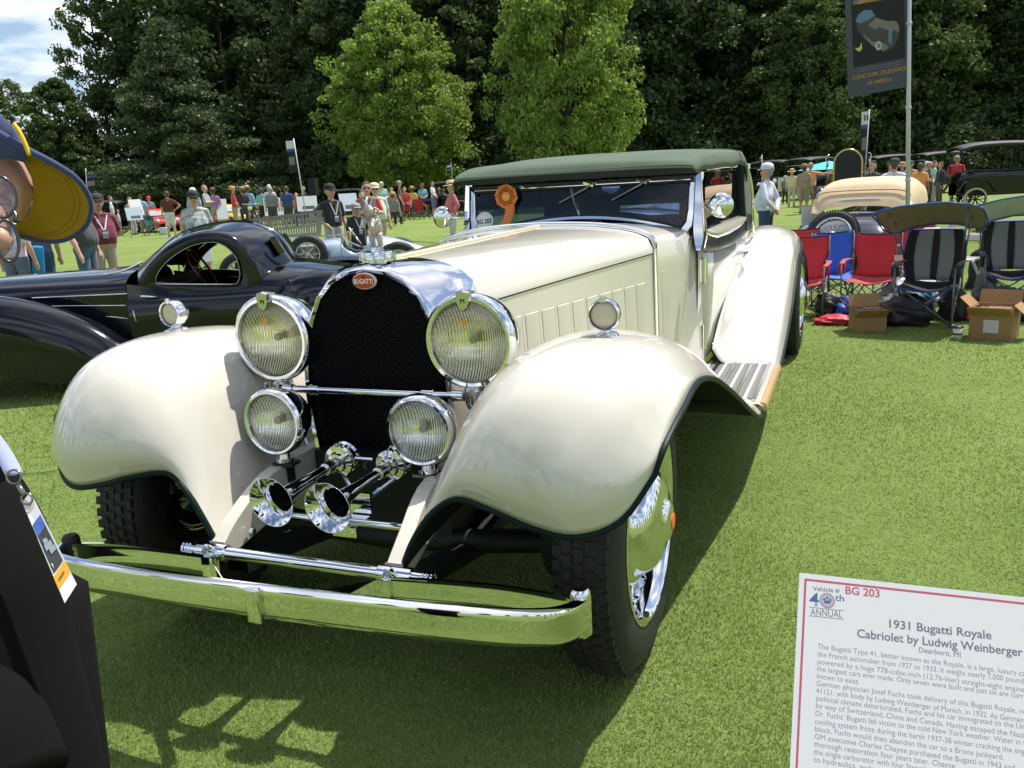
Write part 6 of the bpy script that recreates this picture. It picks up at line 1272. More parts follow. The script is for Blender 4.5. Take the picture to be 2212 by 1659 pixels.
bm = BM(); fh = [[nf(u, v, d_) for u, v, d_ in r_] for r_ in (((-60, 300, .93), (-60, 420, .90), (-60, 520, .89)), ((0, 312, .925), (0, 400, .90), (0, 486, .90)), ((40, 335, .925), (40, 405, .90), (34, 478, .90)), ((74, 395, .935), (70, 430, .925), (52, 478, .93)))]
fhs = sgrid(fh, 5, 5); grid(bm, fhs, flip=True); fin('forehead', bm, skin_f, hd)
nb = BM(); a, b = chain([nf(-8, 452, .885), nf(-6, 490, .866), nf(2, 520, .856), nf(-4, 536, .862)], [.008, .009, .0115, .009], 5); ringpath(nb, a, b, 16); bmesh.ops.create_icosphere(nb, subdivisions=3, radius=.0095, matrix=Matrix.Translation(nf(-6, 538, .864))); fin('nose', nb, skin_f, hd)
# torso in a black jacket: shoulder and arm fall down the left border
jk = mat('black_jacket', (.0045, .0043, .0042), .95, spec=.15, bump=.04, bscale=400)
secs = []
for v, ue, dd in ((900, -110, 1.02), (965, -45, .98), (1010, 10, .94), (1060, 50, .92), (1130, 85, .90), (1230, 122, .88), (1330, 145, .87), (1430, 163, .86), (1540, 190, .85), (1640, 212, .84), (1800, 235, .83), (2100, 250, .82)):
    cen = nf(ue-170, v, dd); sx = (nf(ue, v, dd)-cen).length; secs.append([cen+RGT*sx*math.cos(a)*(1+.015*math.sin(v*.05+a*3))+FWD*sx*.75*math.sin(a) for a in np.linspace(-PI*.95, PI*.95, 21)])
bm = BM(); cc = [smooth_pts([S[j] for S in secs], 3) for j in range(21)]; grid(bm, [[c_[i] for c_ in cc] for i in range(len(cc[0]))], closed=True); bmesh.ops.recalc_face_normals(bm, faces=bm.faces); jo = fin('jacket', bm, jk, fg)
bm = BM(); a, b = chain([nf(-150, 1500, .84), nf(-60, 1590, .79), nf(0, 1720, .77)], [.06, .062, .06], 5); ringpath(bm, a, b, 18); fin('sleeve', bm, jk, fg)
bm = BM(); a, b = chain([hc+upv*-.10-fw*.05, nf(-360, 760, 1.12), nf(-360, 960, 1.12)], [.07, .075, .09], 4); ringpath(bm, a, b, 16); fin('neck', bm, skin_f, hd)
# legs reach the lawn below the frame
bm = BM()
for dx in (-.62, -.42): ringpath(bm, [(CAM.x-.98+dx*.3, .78, .95), (CAM.x-.98+dx*.35, .80, .5), (CAM.x-.98+dx*.35, .80, .06)], [.10, .075, .055], 12); bx(bm, (CAM.x-.98+dx*.35, .74, .04), (.09, .26, .08))
o = fin('trousers', bm, jk, fg); o['kind'] = 'stuff'
# lanyard with badge
bm = BM(); P = smooth_pts([nf(-60, 880, .93), nf(-22, 940, .90), nf(8, 985, .865), nf(30, 1028, .835)], 4)
grid(bm, [[p_-RGT*.0085+UPV*.0, p_, p_+RGT*.0095+UPV*.003] for p_ in P]); o = fin('lanyard', bm, mat('lanyard_grey', (.30, .34, .50), .7), fg); f = o.modifiers.new('s', 'SOLIDIFY'); f.thickness = .0012
gm = mat('dark_nickel', (.30, .28, .26), .25, 1.0)
bm = BM(); pts = [nf(30+16*math.cos(a), 1030+15*math.sin(a), .832) for a in np.linspace(0, 2*PI, 19)[:-1]]; ringpath(bm, pts, .0011, 6, closed=True); ringpath(bm, [nf(38, 1045, .832), nf(52, 1068, .828)], .0028, 8); pts = [nf(58+12*math.cos(a), 1078+12*math.sin(a), .828) for a in np.linspace(0, 2*PI, 19)[:-1]]; ringpath(bm, pts, .0011, 6, closed=True); lc = fin('lanyard_clip', bm, gm, fg); lc['kind'] = 'stuff'
c00, c10, c01, c11 = nf(48, 1085, .828), nf(66, 1062, .832), nf(140, 1303, .812), nf(166, 1262, .822)
def bq(u, v, off=0): n_ = (c10-c00).cross(c01-c00).normalized(); n_ = n_ if n_.dot(FWD) < 0 else -n_; return (c00.lerp(c10, u)).lerp(c01.lerp(c11, u), v)+n_*off
def bpatch(nm, u0, u1, v0, v1, off, m, par):
    bm = BM(); bm.faces.new([bm.verts.new(bq(u_, v_, off)) for u_, v_ in ((u0, v0), (u1, v0), (u1, v1), (u0, v1))]); bmesh.ops.recalc_face_normals(bm, faces=bm.faces); return fin(nm, bm, m, par, False)
bd = bpatch('badge', 0, 1, 0, 1, 0, mat('badge_white', (.72, .72, .78), .4), fg); f = bd.modifiers.new('s', 'SOLIDIFY'); f.thickness = .0012; f.offset = 0
bpatch('badge_picture', .10, .90, .24, .73, .0010, mat('badge_dark', (.05, .055, .06), .4), bd)
bpatch('badge_sky', .10, .90, .24, .36, .0014, mat('badge_blue', (.06, .12, .42), .4, var=.3, vscale=60), bd)
bpatch('badge_band', 0, 1, .745, .87, .0012, mat('badge_orange', (.78, .38, .03), .4), bd)
bpatch('badge_title', .15, .85, .10, .125, .0012, mat('badge_pale_orange', (.75, .50, .35), .4), bd)
for q in (.36, .44): pass
bm = BM()                                                     # the little car on the badge, as flat print
for (a0, b0, a1, b1) in ((.30, .42, .62, .48), (.25, .47, .80, .54), (.45, .53, .88, .60)): bm.faces.new([bm.verts.new(bq(u_, v_, .0018)) for u_, v_ in ((a0, b0), (a1, b0+.02), (a1, b1), (a0, b1-.01))])
o = fin('badge_car_print', bm, mat('badge_print', (.30, .36, .42), .4), bd, False); o['kind'] = 'stuff'
bm = BM(); bm.faces.new([bm.verts.new(bq(u_, v_, .0018)) for u_, v_ in ((.18, .64), (.30, .66), (.24, .70))]); fin('badge_moon', bm, mat('badge_moon', (.7, .6, .15), .4), bd, False)
bpatch('badge_name_line', .22, .70, .80, .825, .0016, mat('badge_text', (.25, .12, .02), .5), bd)
rebase(fg)
for ch in fg.children: pass
# ------------------------------------------------------------------ chairs, boxes, bags
tube_g = mat('grey_tube', (.16, .16, .17), .4, .5)
def sheet(name, rows, m, par, th=.004):
    bm = BM(); grid(bm, sgrid(rows, 3, 3)); o = fin(name, bm, m, par); f = o.modifiers.new('s', 'SOLIDIFY'); f.thickness = th; f.offset = 0; return o
def camp_chair(u, d, label, col, face=0, k=.9, arm=None, canopy=None, group='folding camp chairs beside the cream car', edge=None, towel=False):
    p = base(u, d); th = math.atan2(CAM.x-p.x, -(CAM.y-p.y))+math.radians(face)
    t = thing('folding_chair', label, 'chair', (p.x, p.y, 0), th, group); t.scale = (k, k, k)
    cm = mat('nylon_%d%d%d' % tuple(int(c*99) for c in col), col, .65, bump=.3, bscale=25, var=.10, vscale=6, sheen=.2); am = cm if arm is None else mat('nylon_%d%d%d' % tuple(int(c*99) for c in arm), arm, .65, bump=.3, bscale=25)
    em = mat('nylon_edge_%d%d%d' % tuple(int(c*99) for c in edge), edge, .6) if edge else mat('black_nylon', (.012, .012, .014), .8)
    # seat and back
    if canopy is None:
        sheet('seat', [[(-.26, -.25, .41), (0, -.27, .375), (.26, -.25, .41)], [(-.25, -.02, .40), (0, -.02, .34), (.25, -.02, .40)], [(-.25, .18, .43), (0, .18, .39), (.25, .18, .43)]], cm, t)
        b = sheet('backrest', [[(-.25, .17, .42), (0, .19, .40), (.25, .17, .42)], [(-.22, .21, .58), (0, .25, .57), (.22, .21, .58)], [(-.27, .25, .75), (0, .30, .74), (.27, .25, .75)], [(-.28, .27, .92), (0, .29, .90), (.28, .27, .92)]], cm, t)
        bm = BM(); ringpath(bm, smooth_pts([(-.28, .27, .92), (0, .29, .902), (.28, .27, .92)], 3), .007, 5); ringpath(bm, smooth_pts([(-.25, .17, .42), (-.22, .21, .58), (-.27, .25, .75), (-.28, .27, .92)], 3), .006, 5); ringpath(bm, smooth_pts([(.25, .17, .42), (.22, .21, .58), (.27, .25, .75), (.28, .27, .92)], 3), .006, 5); o = fin('backrest_piping', bm, em, b); o['kind'] = 'stuff'
    else:
        bk = mat('black_nylon', (.012, .012, .014), .8); mesh_m = mat('grey_mesh_cloth', (.20, .21, .23), .6)
        sheet('seat', [[(-.27, -.27, .40), (0, -.29, .35), (.27, -.27, .40)], [(-.26, -.02, .40), (0, -.02, .33), (.26, -.02, .40)], [(-.26, .18, .44), (0, .18, .40), (.26, .18, .44)]], bk, t)
        def bp(x, v): return Vector((x*(.25+.05*math.sin(v*PI)), .19+.12*v-.05*abs(x), .42+.52*v))
        for nm, x0, x1, m_ in (('back_side_panel', -1, -.66, bk), ('back_mesh_panel', -.66, -.12, mesh_m), ('back_strap', -.12, .12, bk), ('back_mesh_panel', .12, .62, mesh_m), ('back_side_panel', .62, 1, bk)):
            sheet(nm, [[bp(x0+(x1-x0)*q, v) for q in (0, .5, 1)] for v in (0, .35, .7, 1)], m_, t)
        bm = BM(); ringpath(bm, [bp(-1, v) for v in (0, .25, .5, .75, 1)]+[bp(x, 1) for x in (-.5, 0, .5)]+[bp(1, v) for v in (1, .75, .5, .25, 0)], .007, 5); ringpath(bm, smooth_pts([(-.27, -.27, .40), (0, -.29, .352), (.27, -.27, .40)], 3), .007, 5); o = fin('blue_piping', bm, em, t); o['kind'] = 'stuff'
    for s in (-1, 1):
        bm = BM(); ringpath(bm, smooth_pts([(.28*s, -.27, .60), (.30*s, -.05, .63), (.28*s, .20, .62)], 3), .030, 8, flat=(1, .35)); fin('armrest', bm, am, t)
        bm = BM(); lathe(bm, [(.042, 0), (.045, -.10), (0, -.10)], (.29*s, -.22, .60), (0, 0, 1), 14); fin('cup_holder', bm, am, t)
        for q, (A_, B_) in enumerate((((.28*s, -.27, .60), (.27*s, -.30, .02)), ((.27*s, .26, .92 if canopy is None else 1.0), (.27*s, .22, .02)), ((.27*s, -.30, .03), (.25*s, .20, .43)), ((.27*s, .22, .03), (.25*s, -.25, .41)))):
            bm = BM(); ringpath(bm, [A_, B_], .010, 6); fin('leg', bm, tube_g, t)
        bm = BM(); bx(bm, (.27*s, -.30, .012), (.05, .05, .024)); bx(bm, (.27*s, .22, .012), (.05, .05, .024)); o = fin('feet', bm, em, t, False); o['kind'] = 'stuff'
    for y in (-.30, .22):
        bm = BM(); ringpath(bm, [(-.27, y, .03), (.25, y*.8, .40)], .009, 6); fin('cross_brace', bm, tube_g, t); bm = BM(); ringpath(bm, [(.27, y, .03), (-.25, y*.8, .40)], .009, 6); fin('cross_brace', bm, tube_g, t)
    if canopy:
        c1, c2, tilt = canopy; up_m = mat('canopy_%d%d%d' % tuple(int(c*99) for c in c1), c1, .75, bump=.4, bscale=12, var=.08)
        def cpnt(x, y): return Vector((x, y-.12, 1.17+tilt*x-.36*y-.10*(x/.5)**2*.9-.06*(y/.4)**2+.012*math.sin(7*x+3*y)))
        cn = sheet('canopy', [[cpnt(x*(1-.10*abs(y/.4)), y) for x in (-.50, -.25, 0, .25, .50)] for y in (-.42, -.2, 0, .2, .36)], up_m, t, .006)
        bm = BM(); P = [cpnt(x, -.42) for x in (-.42, -.2, 0, .2, .42)]+[cpnt(.5, y) for y in (-.25, 0, .2)]+[cpnt(x, .36) for x in (.42, .2, 0, -.2, -.42)]+[cpnt(-.5, y) for y in (.2, 0, -.25)]; ringpath(bm, [p_ for p_ in P], .010, 6, closed=True); fin('canopy_edge', bm, mat('nylon_edge_c', c2, .6), cn)
        for s in (-1, 1):
            for y in (-.15, .12):
                bm = BM(); ringpath(bm, [(.28*s, .12+y*.6, .62), cpnt(.36*s, y)], .008, 6); fin('canopy_strut', bm, tube_g, t)
    return t
RD = (.50, .020, .035); BLc = (.030, .12, .55)
camp_chair(1738, 8.75, 'dark red folding chair nearest the rear fender of the cream car', RD, face=-8, k=.86)
camp_chair(1824, 9.1, 'bright blue folding chair between two red ones', BLc, face=25, k=.86, arm=(.03, .12, .4))
camp_chair(1893, 8.65, 'red folding chair with blue cup arm, between the blue chair and the grey canopy chair', RD, face=-12, k=.86)
camp_chair(1733, 10.6, 'small red chair back far behind the others, left of the navy roadster', (.62, .03, .04), face=0, k=.80)
camp_chair(1975, 9.6, 'red chair hidden behind the grey canopy chair', RD, face=0, k=.92)
camp_chair(2022, 7.95, 'black and blue edged chair under a grey brown canopy with see through mesh back', (.012, .012, .014), face=-10, k=.90, arm=(.014, .014, .02), edge=(.03, .08, .42), canopy=((.23, .21, .175), (.03, .09, .40), .05))
camp_chair(2205, 8.4, 'black chair under a blue and white canopy at the right edge', (.012, .012, .014), face=6, k=.90, arm=(.014, .014, .02), edge=(.03, .08, .42), canopy=((.58, .62, .72), (.03, .10, .50), .10))
camp_chair(318, 42, 'green folding chair on the lawn left of the pine trunk', (.01, .09, .06), k=1.0, face=20, group='chairs far across the lawn')
for u, d, c, lb in ((905, 43, RD, 'red chair in front of the seated person in yellow'), (862, 42, (.03, .03, .04), 'black folding chair left of the cyan shirt'), (840, 38, (.03, .03, .04), 'black folding chair under the wide yellow straw hat'), (880, 45, RD, 'dark red chair below the seated person in red')): camp_chair(u, d, lb, c, k=1.05, face=150, group='chairs far across the lawn')
# white wooden folding chair
p = base(2100, 9.2); wf_ = mat('white_chair_paint', (.62, .60, .58), .5); t = thing('white_folding_chair', 'white slatted folding chair with curved back between the two canopy chairs', 'chair', (p.x, p.y, 0), math.atan2(CAM.x-p.x, -(CAM.y-p.y))+math.radians(-20))
for z in (.80, .66):
    bm = BM(); P = smooth_pts([(-.19, .02, z), (0, -.04, z+.012), (.19, .02, z)], 4); grid(bm, [[q+Vector((0, 0, h)) for h in (-.035, .035)] for q in P]); o = fin('back_slat', bm, wf_, t); f = o.modifiers.new('s', 'SOLIDIFY'); f.thickness = .012
for s in (-1, 1):
    bm = BM(); ringpath(bm, [(.195*s, .02, .88), (.20*s, -.02, .45), (.20*s, -.28, .01)], .018, 6, flat=(.7, 1)); fin('leg', bm, wf_, t); bm = BM(); ringpath(bm, [(.18*s, -.30, .44), (.18*s, .20, .01)], .016, 6); fin('leg', bm, wf_, t)
for y in (-.30, -.22, -.14, -.06):
    bm = BM(); bx(bm, (0, y, .45), (.36, .055, .016)); fin('seat_slat', bm, wf_, t, False)
# cardboard boxes
card = mat('cardboard', (.34, .20, .085), .85, bump=.15, bscale=60, var=.08)
def carton(u, v, w, dp, h, rot, label, lab=False):
    p = gnd(u, v); t = thing('cardboard_box', label, 'box', (p.x, p.y, 0), rot, 'open cardboard boxes by the chairs')
    bm = BM(); th = .006
    for nm, c, s in (('front', (0, -dp/2, h/2), (w, th, h)), ('back', (0, dp/2, h/2), (w, th, h)), ('left', (-w/2, 0, h/2), (th, dp-th, h)), ('right', (w/2, 0, h/2), (th, dp-th, h)), ('bottom', (0, 0, .004), (w-th, dp-th, th))):
        b_ = BM(); bx(b_, c, s); fin('box_wall', b_, card, t, False)
    for c, s, ax, an in (((0, -dp/2-.05, h-.03), (w, .004, .13), 'X', .9), ((0, dp/2+.03, h+.05), (w, .004, .13), 'X', -.4), ((w/2+.05, 0, h-.02), (.004, dp*.9, .13), 'Y', 2.3), ((-w/2-.04, 0, h+.03), (.004, dp*.9, .13), 'Y', -.8)):
        b_ = BM(); bx(b_, c, s, Matrix.Rotation(an, 3, ax)); fin('box_flap', b_, card, t, False)
    b_ = BM()
    for i in range(5): bx(b_, (random.uniform(-.2, .2)*w, random.uniform(-.2, .2)*dp, h*.75+.012*i), (w*.55, dp*.5, .012), rz(random.uniform(-.5, .5)))
    o = fin('papers', b_, mat('magazine_cover', (.28, .16, .15), .4, var=.6, vscale=30), t, False); o['kind'] = 'stuff'
    if lab:
        b_ = BM(); bx(b_, (w*.02, -dp/2-.005, h*.42), (w*.36, .002, h*.40)); fin('label', b_, mat('label_white', (.6, .6, .62), .5), t, False)
    bm.free(); return t
carton(1873, 712, .27, .22, .20, .25, 'small open cardboard box in front of the red chair')
carton(2146, 728, .32, .28, .27, -.35, 'large open cardboard box with white label at the right edge', True)
# coffee cup
p = gnd(2068, 734); t = thing('coffee_cup', 'white paper coffee cup with dark lid standing on the grass', 'cup', (p.x, p.y, 0)); bm = BM(); lathe(bm, [(0, 0), (.030, 0), (.041, .105), (0, .105)], (0, 0, 0), (0, 0, 1), 24); fin('cup_body', bm, mat('cup_paper', (.62, .62, .60), .5), t); bm = BM(); lathe(bm, [(.043, .103), (.044, .112), (.036, .120), (0, .120)], (0, 0, 0), (0, 0, 1), 24); fin('lid', bm, mat('cup_lid', (.03, .028, .03), .4), t); bm = BM(); lathe(bm, [(.0363, .045), (.0375, .060)], (0, 0, 0), (0, 0, 1), 24); fin('cup_print', bm, mat('cup_lid', (0, 0, 0)), t)
# water bottle on the arm of the canopy chair
p = far(1938, 600, 7.72); ht = 1.5-(622-343)*7.5/1905; t = thing('water_bottle', 'clear plastic water bottle standing on the arm of the grey canopy chair', 'bottle', (p.x, p.y, .575)); bm = BM(); lathe(bm, [(0, 0), (.030, 0), (.032, .01), (.031, .06), (.032, .11), (.026, .14), (.012, .165), (.012, .18)], (0, 0, 0), (0, 0, 1), 20); fin('bottle', bm, glassmat('clear_plastic', (.80, .86, .90), 1, .05), t); bm = BM(); lathe(bm, [(.014, .178), (.014, .195), (0, .195)], (0, 0, 0), (0, 0, 1), 14); fin('cap', bm, mat('label_white', (0, 0, 0)), t); bm = BM(); lathe(bm, [(.0325, .05), (.0325, .10)], (0, 0, 0), (0, 0, 1), 20); fin('bottle_label', bm, mat('pale_red_label', (.7, .45, .42), .5), t)
# bags in a heap: each a crumpled lump of its own
def bag(u, v, sx, sy, sz, col, label, seed, rough=.5, name='bag'):
    p = gnd(u, v); bm = BM(); bmesh.ops.create_icosphere(bm, subdivisions=4, radius=1.0); r = random.Random(seed); ph = [r.uniform(0, 6) for _ in range(8)]
    for w in bm.verts:
        c = w.co.copy(); n_ = .10*math.sin(5*c.x+ph[0]+3*c.y)+.08*math.sin(9*c.z+ph[1]+4*c.x)+.05*math.sin(15*c.y+ph[2]+11*c.z)+.03*math.sin(27*c.x+19*c.z+ph[3])
        c *= 1+n_; q = Vector((c.x*sx, c.y*sy, c.z*sz)); q.z = max(q.z, -sz*.55)+sz*.55; w.co = q
    o = fin(name, bm, mat('bag_%d%d%d' % tuple(int(c*99) for c in col), col, rough, bump=.4, bscale=20)); o.location = (p.x, p.y, .0); tag(o, label, 'bag', 'bags lying among the folding chairs'); return o
bag(1955, 700, .26, .20, .17, (.012, .012, .013), 'big crumpled black bag under the grey canopy chair', 1)
bag(1915, 690, .20, .18, .15, (.014, .014, .016), 'black bag behind the small cardboard box', 2)
bag(1806, 700, .20, .12, .06, (.45, .015, .03), 'flat red chair bag lying left of the small cardboard box', 3)
bag(1832, 690, .11, .12, .14, (.02, .07, .40), 'blue bag under the blue folding chair', 4)
bag(1790, 685, .14, .12, .16, (.012, .012, .016), 'black bag between the red and the blue chair', 5)
bag(1960, 672, .28, .14, .22, (.60, .62, .68), 'white bag heap behind the black bags', 6)
bag(2003, 688, .05, .05, .20, (.04, .42, .70), 'bright sky blue bag under the grey canopy chair', 7)
bag(2096, 690, .10, .10, .12, (.60, .06, .02), 'orange red bag left of the large cardboard box', 8)
bag(2060, 690, .15, .14, .20, (.02, .02, .024), 'dark bag between the two canopy chairs', 9)
bag(2185, 690, .22, .20, .20, (.03, .035, .08), 'navy bag under the blue and white canopy chair', 10)
bag(2125, 672, .12, .12, .24, (.10, .12, .11), 'grey green bag behind the large cardboard box', 11)
p = gnd(357, 507); bm = BM(); bx(bm, (0, 0, .17), (.42, .25, .34), taper=1.1); o = fin('cooler_bag', bm, mat('pale_bag', (.55, .62, .62), .5), None, False); o.location = (p.x, p.y, 0); bev(o, .03); tag(o, 'pale cooler bag with blue top on the grass left of the pine trunk', 'bag')
# things carried: tote bags of the woman at the left
for du, c, lb in ((-8, (.015, .015, .018), 'black tote bag hanging from the arm of the woman in jeans'), (12, (.02, .28, .62), 'bright blue tote bag of the woman in jeans')):
    q = far(60+du*1.6, 545, 12.5); bm = BM(); bx(bm, (0, 0, 0), (.30 if du < 0 else .17, .08, .40), taper=.9); o = fin('tote_bag', bm, mat('bag_%d%d%d' % tuple(int(x*99) for x in c), c, .6), None, False); o.location = (q.x, q.y, .80); o.rotation_euler = (0, .12, math.radians(40)); bev(o, .03); tag(o, lb, 'bag')
# ------------------------------------------------------------------ information boards on the lawn
def board(u, v, d, w, h, label, rot=0, col=(.66, .68, .72), print_=True, tilt=.35):
    hz_ = 392-(u-1106)*0.0577; p = base(u, d); z = far(u, v, d).z; th = math.atan2(CAM.x-p.x, -(CAM.y-p.y))+rot
    t = thing('info_board', label, 'board', (p.x, p.y, 0), th, 'white information boards on stands'); bm = BM(); bx(bm, (0, 0, z), (w, .02, h), Matrix.Rotation(-tilt, 3, 'X')); fin('panel', bm, mat('board_%d' % int(col[0]*99), col, .5), t, False)
    bm = BM(); ringpath(bm, [(-w*.3, .03, z), (-w*.35, .1, 0)], .012, 5); ringpath(bm, [(w*.3, .03, z), (w*.35, .1, 0)], .012, 5); o = fin('stand', bm, tube_g, t); o['kind'] = 'stuff'
    if print_: bm = BM(); bx(bm, (w*.05, -.014-.25*h*math.sin(tilt), z-h*.25), (w*.6, .004, h*.22), Matrix.Rotation(-tilt, 3, 'X')); fin('print', bm, mat('board_print', (.08, .09, .10), .6), t, False)
    return t
board(661, 440, 40, .9, .7, 'white display board right of the child in the red shirt')
board(751, 437, 30, .62, .62, 'pale blue white board on a stand between the young man and the boy', rot=.3, col=(.50, .56, .66))
board(588, 447, 43, .9, .9, 'white board behind the legs of the man in grey polo', print_=False)
board(622, 452, 44, .9, .7, 'white board behind the man in dark blue', print_=False)
board(476, 452, 42, .5, 1.0, 'narrow white board by the khaki trousers of the man in purple check', print_=False)
board(293, 448, 43, .6, .8, 'white board in front of the left red coupe', rot=.4)
board(286, 462, 40, .7, .6, 'low pale blue board with dark base left of the green chair', rot=.3, col=(.42, .52, .58))
board(1758, 464, 13.4, .34, .26, 'plain white board left of the navy roadster', print_=False, tilt=.1, rot=.3)
board(395, 540, 12.0, .55, .42, 'grey board seen through the side window of the black coupe', print_=False, col=(.30, .33, .34), tilt=.5)
board(848, 575, 6.0, .02, .02, 'tiny tag', print_=False) if False else None
# yellow sign, cyan sunshade
q = far(2108, 486, 10.5); bm = BM(); bx(bm, (0, 0, 0), (.20, .02, .16), Matrix.Rotation(.3, 3, 'Y')); o = fin('yellow_sign', bm, mat('sign_yellow', (.75, .58, .03), .5), None, False); o.location = q; tag(o, 'small bright yellow sign behind the blue and white canopy', 'sign')
q = base(1790, 33); t = thing('sunshade', 'bright cyan sunshade behind the pointing arm of the man in orange', 'umbrella', (q.x, q.y, 0)); bm = BM(); lathe(bm, [(0, 1.62), (.5, 1.52), (1.1, 1.32)], (0, 0, 0), (0, 0, 1), 8); fin('shade', bm, mat('cyan_cloth', (.06, .50, .62), .7), t, False); bm = BM(); ringpath(bm, [(0, 0, 0), (0, 0, 1.6)], .02, 6); fin('pole', bm, tube_g, t)
# ------------------------------------------------------------------ banners
polem = mat('pale_pole', (.50, .52, .54), .4, .3)
def quadpatch(nm, F4, u0, u1, v0, v1, off, m, par, n=1, wav=0):
    a, b, c, d_ = F4; nrm = (b-a).cross(d_-a).normalized(); nrm = nrm if nrm.dot(FWD) < 0 else -nrm
    bm = BM(); rows = []
    for j in range(n+1):
        v = v0+(v1-v0)*j/n; rows.append([a.lerp(b, u).lerp(d_.lerp(c, u), v)+nrm*(off+wav*math.sin(v*5+u*2)) for u in [u0+(u1-u0)*i/n for i in range(n+1)]])
    grid(bm, rows); return fin(nm, bm, m, par, False)
bp0 = base(1972, 11.6); topp = far(1966, -260, 11.6)
t = thing('event_banner', 'tall black event banner with silver car picture on a pale pole, top right', 'banner', (bp0.x, bp0.y, 0))
bm = BM(); ringpath(bm, [(bp0.x, bp0.y, .05), bp0.lerp(topp, .5)+Vector((0, 0, 0)), topp], [.030, .027, .024], 12); fin('pole', bm, polem, t)
bm = BM()
for v in (50, 232, 388): q = bp0.lerp(topp, 0)+Vector((0, 0, 0)); a_ = bp0+(topp-bp0)*((far(1974, v, 11.6).z)/topp.z); lathe(bm, [(.030, -.02), (.036, -.015), (.036, .015), (.030, .02)], a_, topp-bp0, 12)
o = fin('pole_clamps', bm, polem, t); o['kind'] = 'stuff'
bm = BM()
for a in (.3, 2.4, 4.5): ringpath(bm, [(bp0.x, bp0.y, .95), (bp0.x+.38*math.cos(a), bp0.y+.38*math.sin(a), .02)], .016, 6)
o = fin('tripod', bm, polem, t); o['kind'] = 'stuff'
Q4 = [far(1818, -150, 11.75), far(1965, -175, 11.6), far(1968, 186, 11.6), far(1833, 211, 11.75)]
bk = mat('banner_black', (.010, .011, .013), .7); gy = mat('banner_grey', (.060, .068, .085), .7)
b = quadpatch('banner_cloth', Q4, 0, 1, 0, 1, 0, gy, t, 6, .012); f = b.modifiers.new('s', 'SOLIDIFY'); f.thickness = .003; f.offset = 0
Q = lambda n, u0, u1, v0, v1, off, m: quadpatch(n, Q4, u0, u1, v0, v1, off, m, b, 4, .012)
Q('banner_picture', .10, .91, .06, .82, .004, bk)
for v0, v1, c in ((.38, .425, (.03, .09, .32)), (.425, .445, (.30, .15, .05))): Q('banner_skyline', .12, .62, v0, v1, .006, mat('bn%d' % int(c[0]*99), c, .7, var=.4, vscale=12))
a, b_, c_, d_ = Q4; bn = (b_-a).cross(d_-a).normalized(); bn = bn if bn.dot(FWD) < 0 else -bn
def bpt(u, v, off): return a.lerp(b_, u).lerp(d_.lerp(c_, u), v)+bn*(off+.012*math.sin(v*5+u*2))
def bpoly(nm, P, off, m):
    bm = BM(); bm.faces.new([bm.verts.new(bpt(u, v, off)) for u, v in P]); return fin(nm, bm, m, b, False)
sil = mat('print_silver', (.17, .165, .145), .7); sil2 = mat('print_dark_silver', (.055, .055, .05), .7); sil3 = mat('print_blue_grey', (.10, .19, .30), .7)
bpoly('print_car_body', [(.16, .54), (.24, .50), (.40, .50), (.50, .55), (.70, .58), (.80, .62), (.82, .68), (.74, .74), (.62, .755), (.44, .72), (.28, .66), (.18, .60)], .008, sil2)
bpoly('print_car_roof', [(.15, .545), (.20, .505), (.30, .485), (.41, .495), (.46, .53), (.36, .55), (.22, .56)], .009, sil3)
bpoly('print_car_bonnet', [(.34, .58), (.48, .545), (.68, .585), (.76, .625), (.70, .66), (.54, .64)], .010, sil)
bpoly('print_car_fender', [(.26, .635), (.40, .645), (.56, .69), (.66, .735), (.58, .755), (.42, .715)], .010, sil)
bpoly('print_car_fender', [(.66, .575), (.78, .585), (.83, .625), (.82, .66), (.76, .64)], .011, sil)
bpoly('print_car_grille', [(.66, .64), (.72, .645), (.70, .72), (.66, .71)], .012, sil3)
bpoly('print_wheel', [(.50+.05*math.cos(q), .715+.028*math.sin(q)) for q in np.linspace(0, 2*PI, 17)[:-1]], .013, mat('print_pale', (.40, .42, .46), .7))
bpoly('print_wheel_centre', [(.505+.028*math.cos(q), .715+.016*math.sin(q)) for q in np.linspace(0, 2*PI, 17)[:-1]], .014, sil3)
bpoly('print_crescent', [(.13, .70), (.17, .708), (.21, .70), (.24, .675), (.245, .715), (.21, .73), (.17, .725)], .010, mat('print_yellow', (.55, .47, .14), .7))
gold = mat('print_gold', (.42, .22, .06), .7); pale = mat('print_pale', (0, 0, 0))
X_ = bpt(.9, .9, 0)-bpt(.1, .9, 0); Y_ = bpt(.1, .8, 0)-bpt(.1, .9, 0)
def fitted(name, s, m, par, org, xd, yd, width, size, align='LEFT', bold=0, ext=.0002, shear=0):
    o = text(name, s, m, par, org, xd, yd, size, align, bold, ext, 1.0, shear); X = Vector(xd).normalized(); o3 = Vector(org)
    xs = [(v.co-o3).dot(X) for v in o.data.vertices]; k = width/(max(xs)-min(xs))
    for v in o.data.vertices: v.co += X*((v.co-o3).dot(X)*(k-1))
    return o
fitted('lettering', "CONCOURS d'ELEGANCE", gold, b, bpt(.50, .895, .014), X_, Y_, .66, .072, 'CENTER', .001)
fitted('lettering', 'OF AMERICA', gold, b, bpt(.50, .945, .014), X_, Y_, .30, .066, 'CENTER', .001)
for v0 in (.835, .850):                               # two lines of print too small to read
    Q('small_print_line', .17, .83, v0, v0+.006, .010, mat('print_greyline', (.12, .13, .15), .7))
rebase(t)
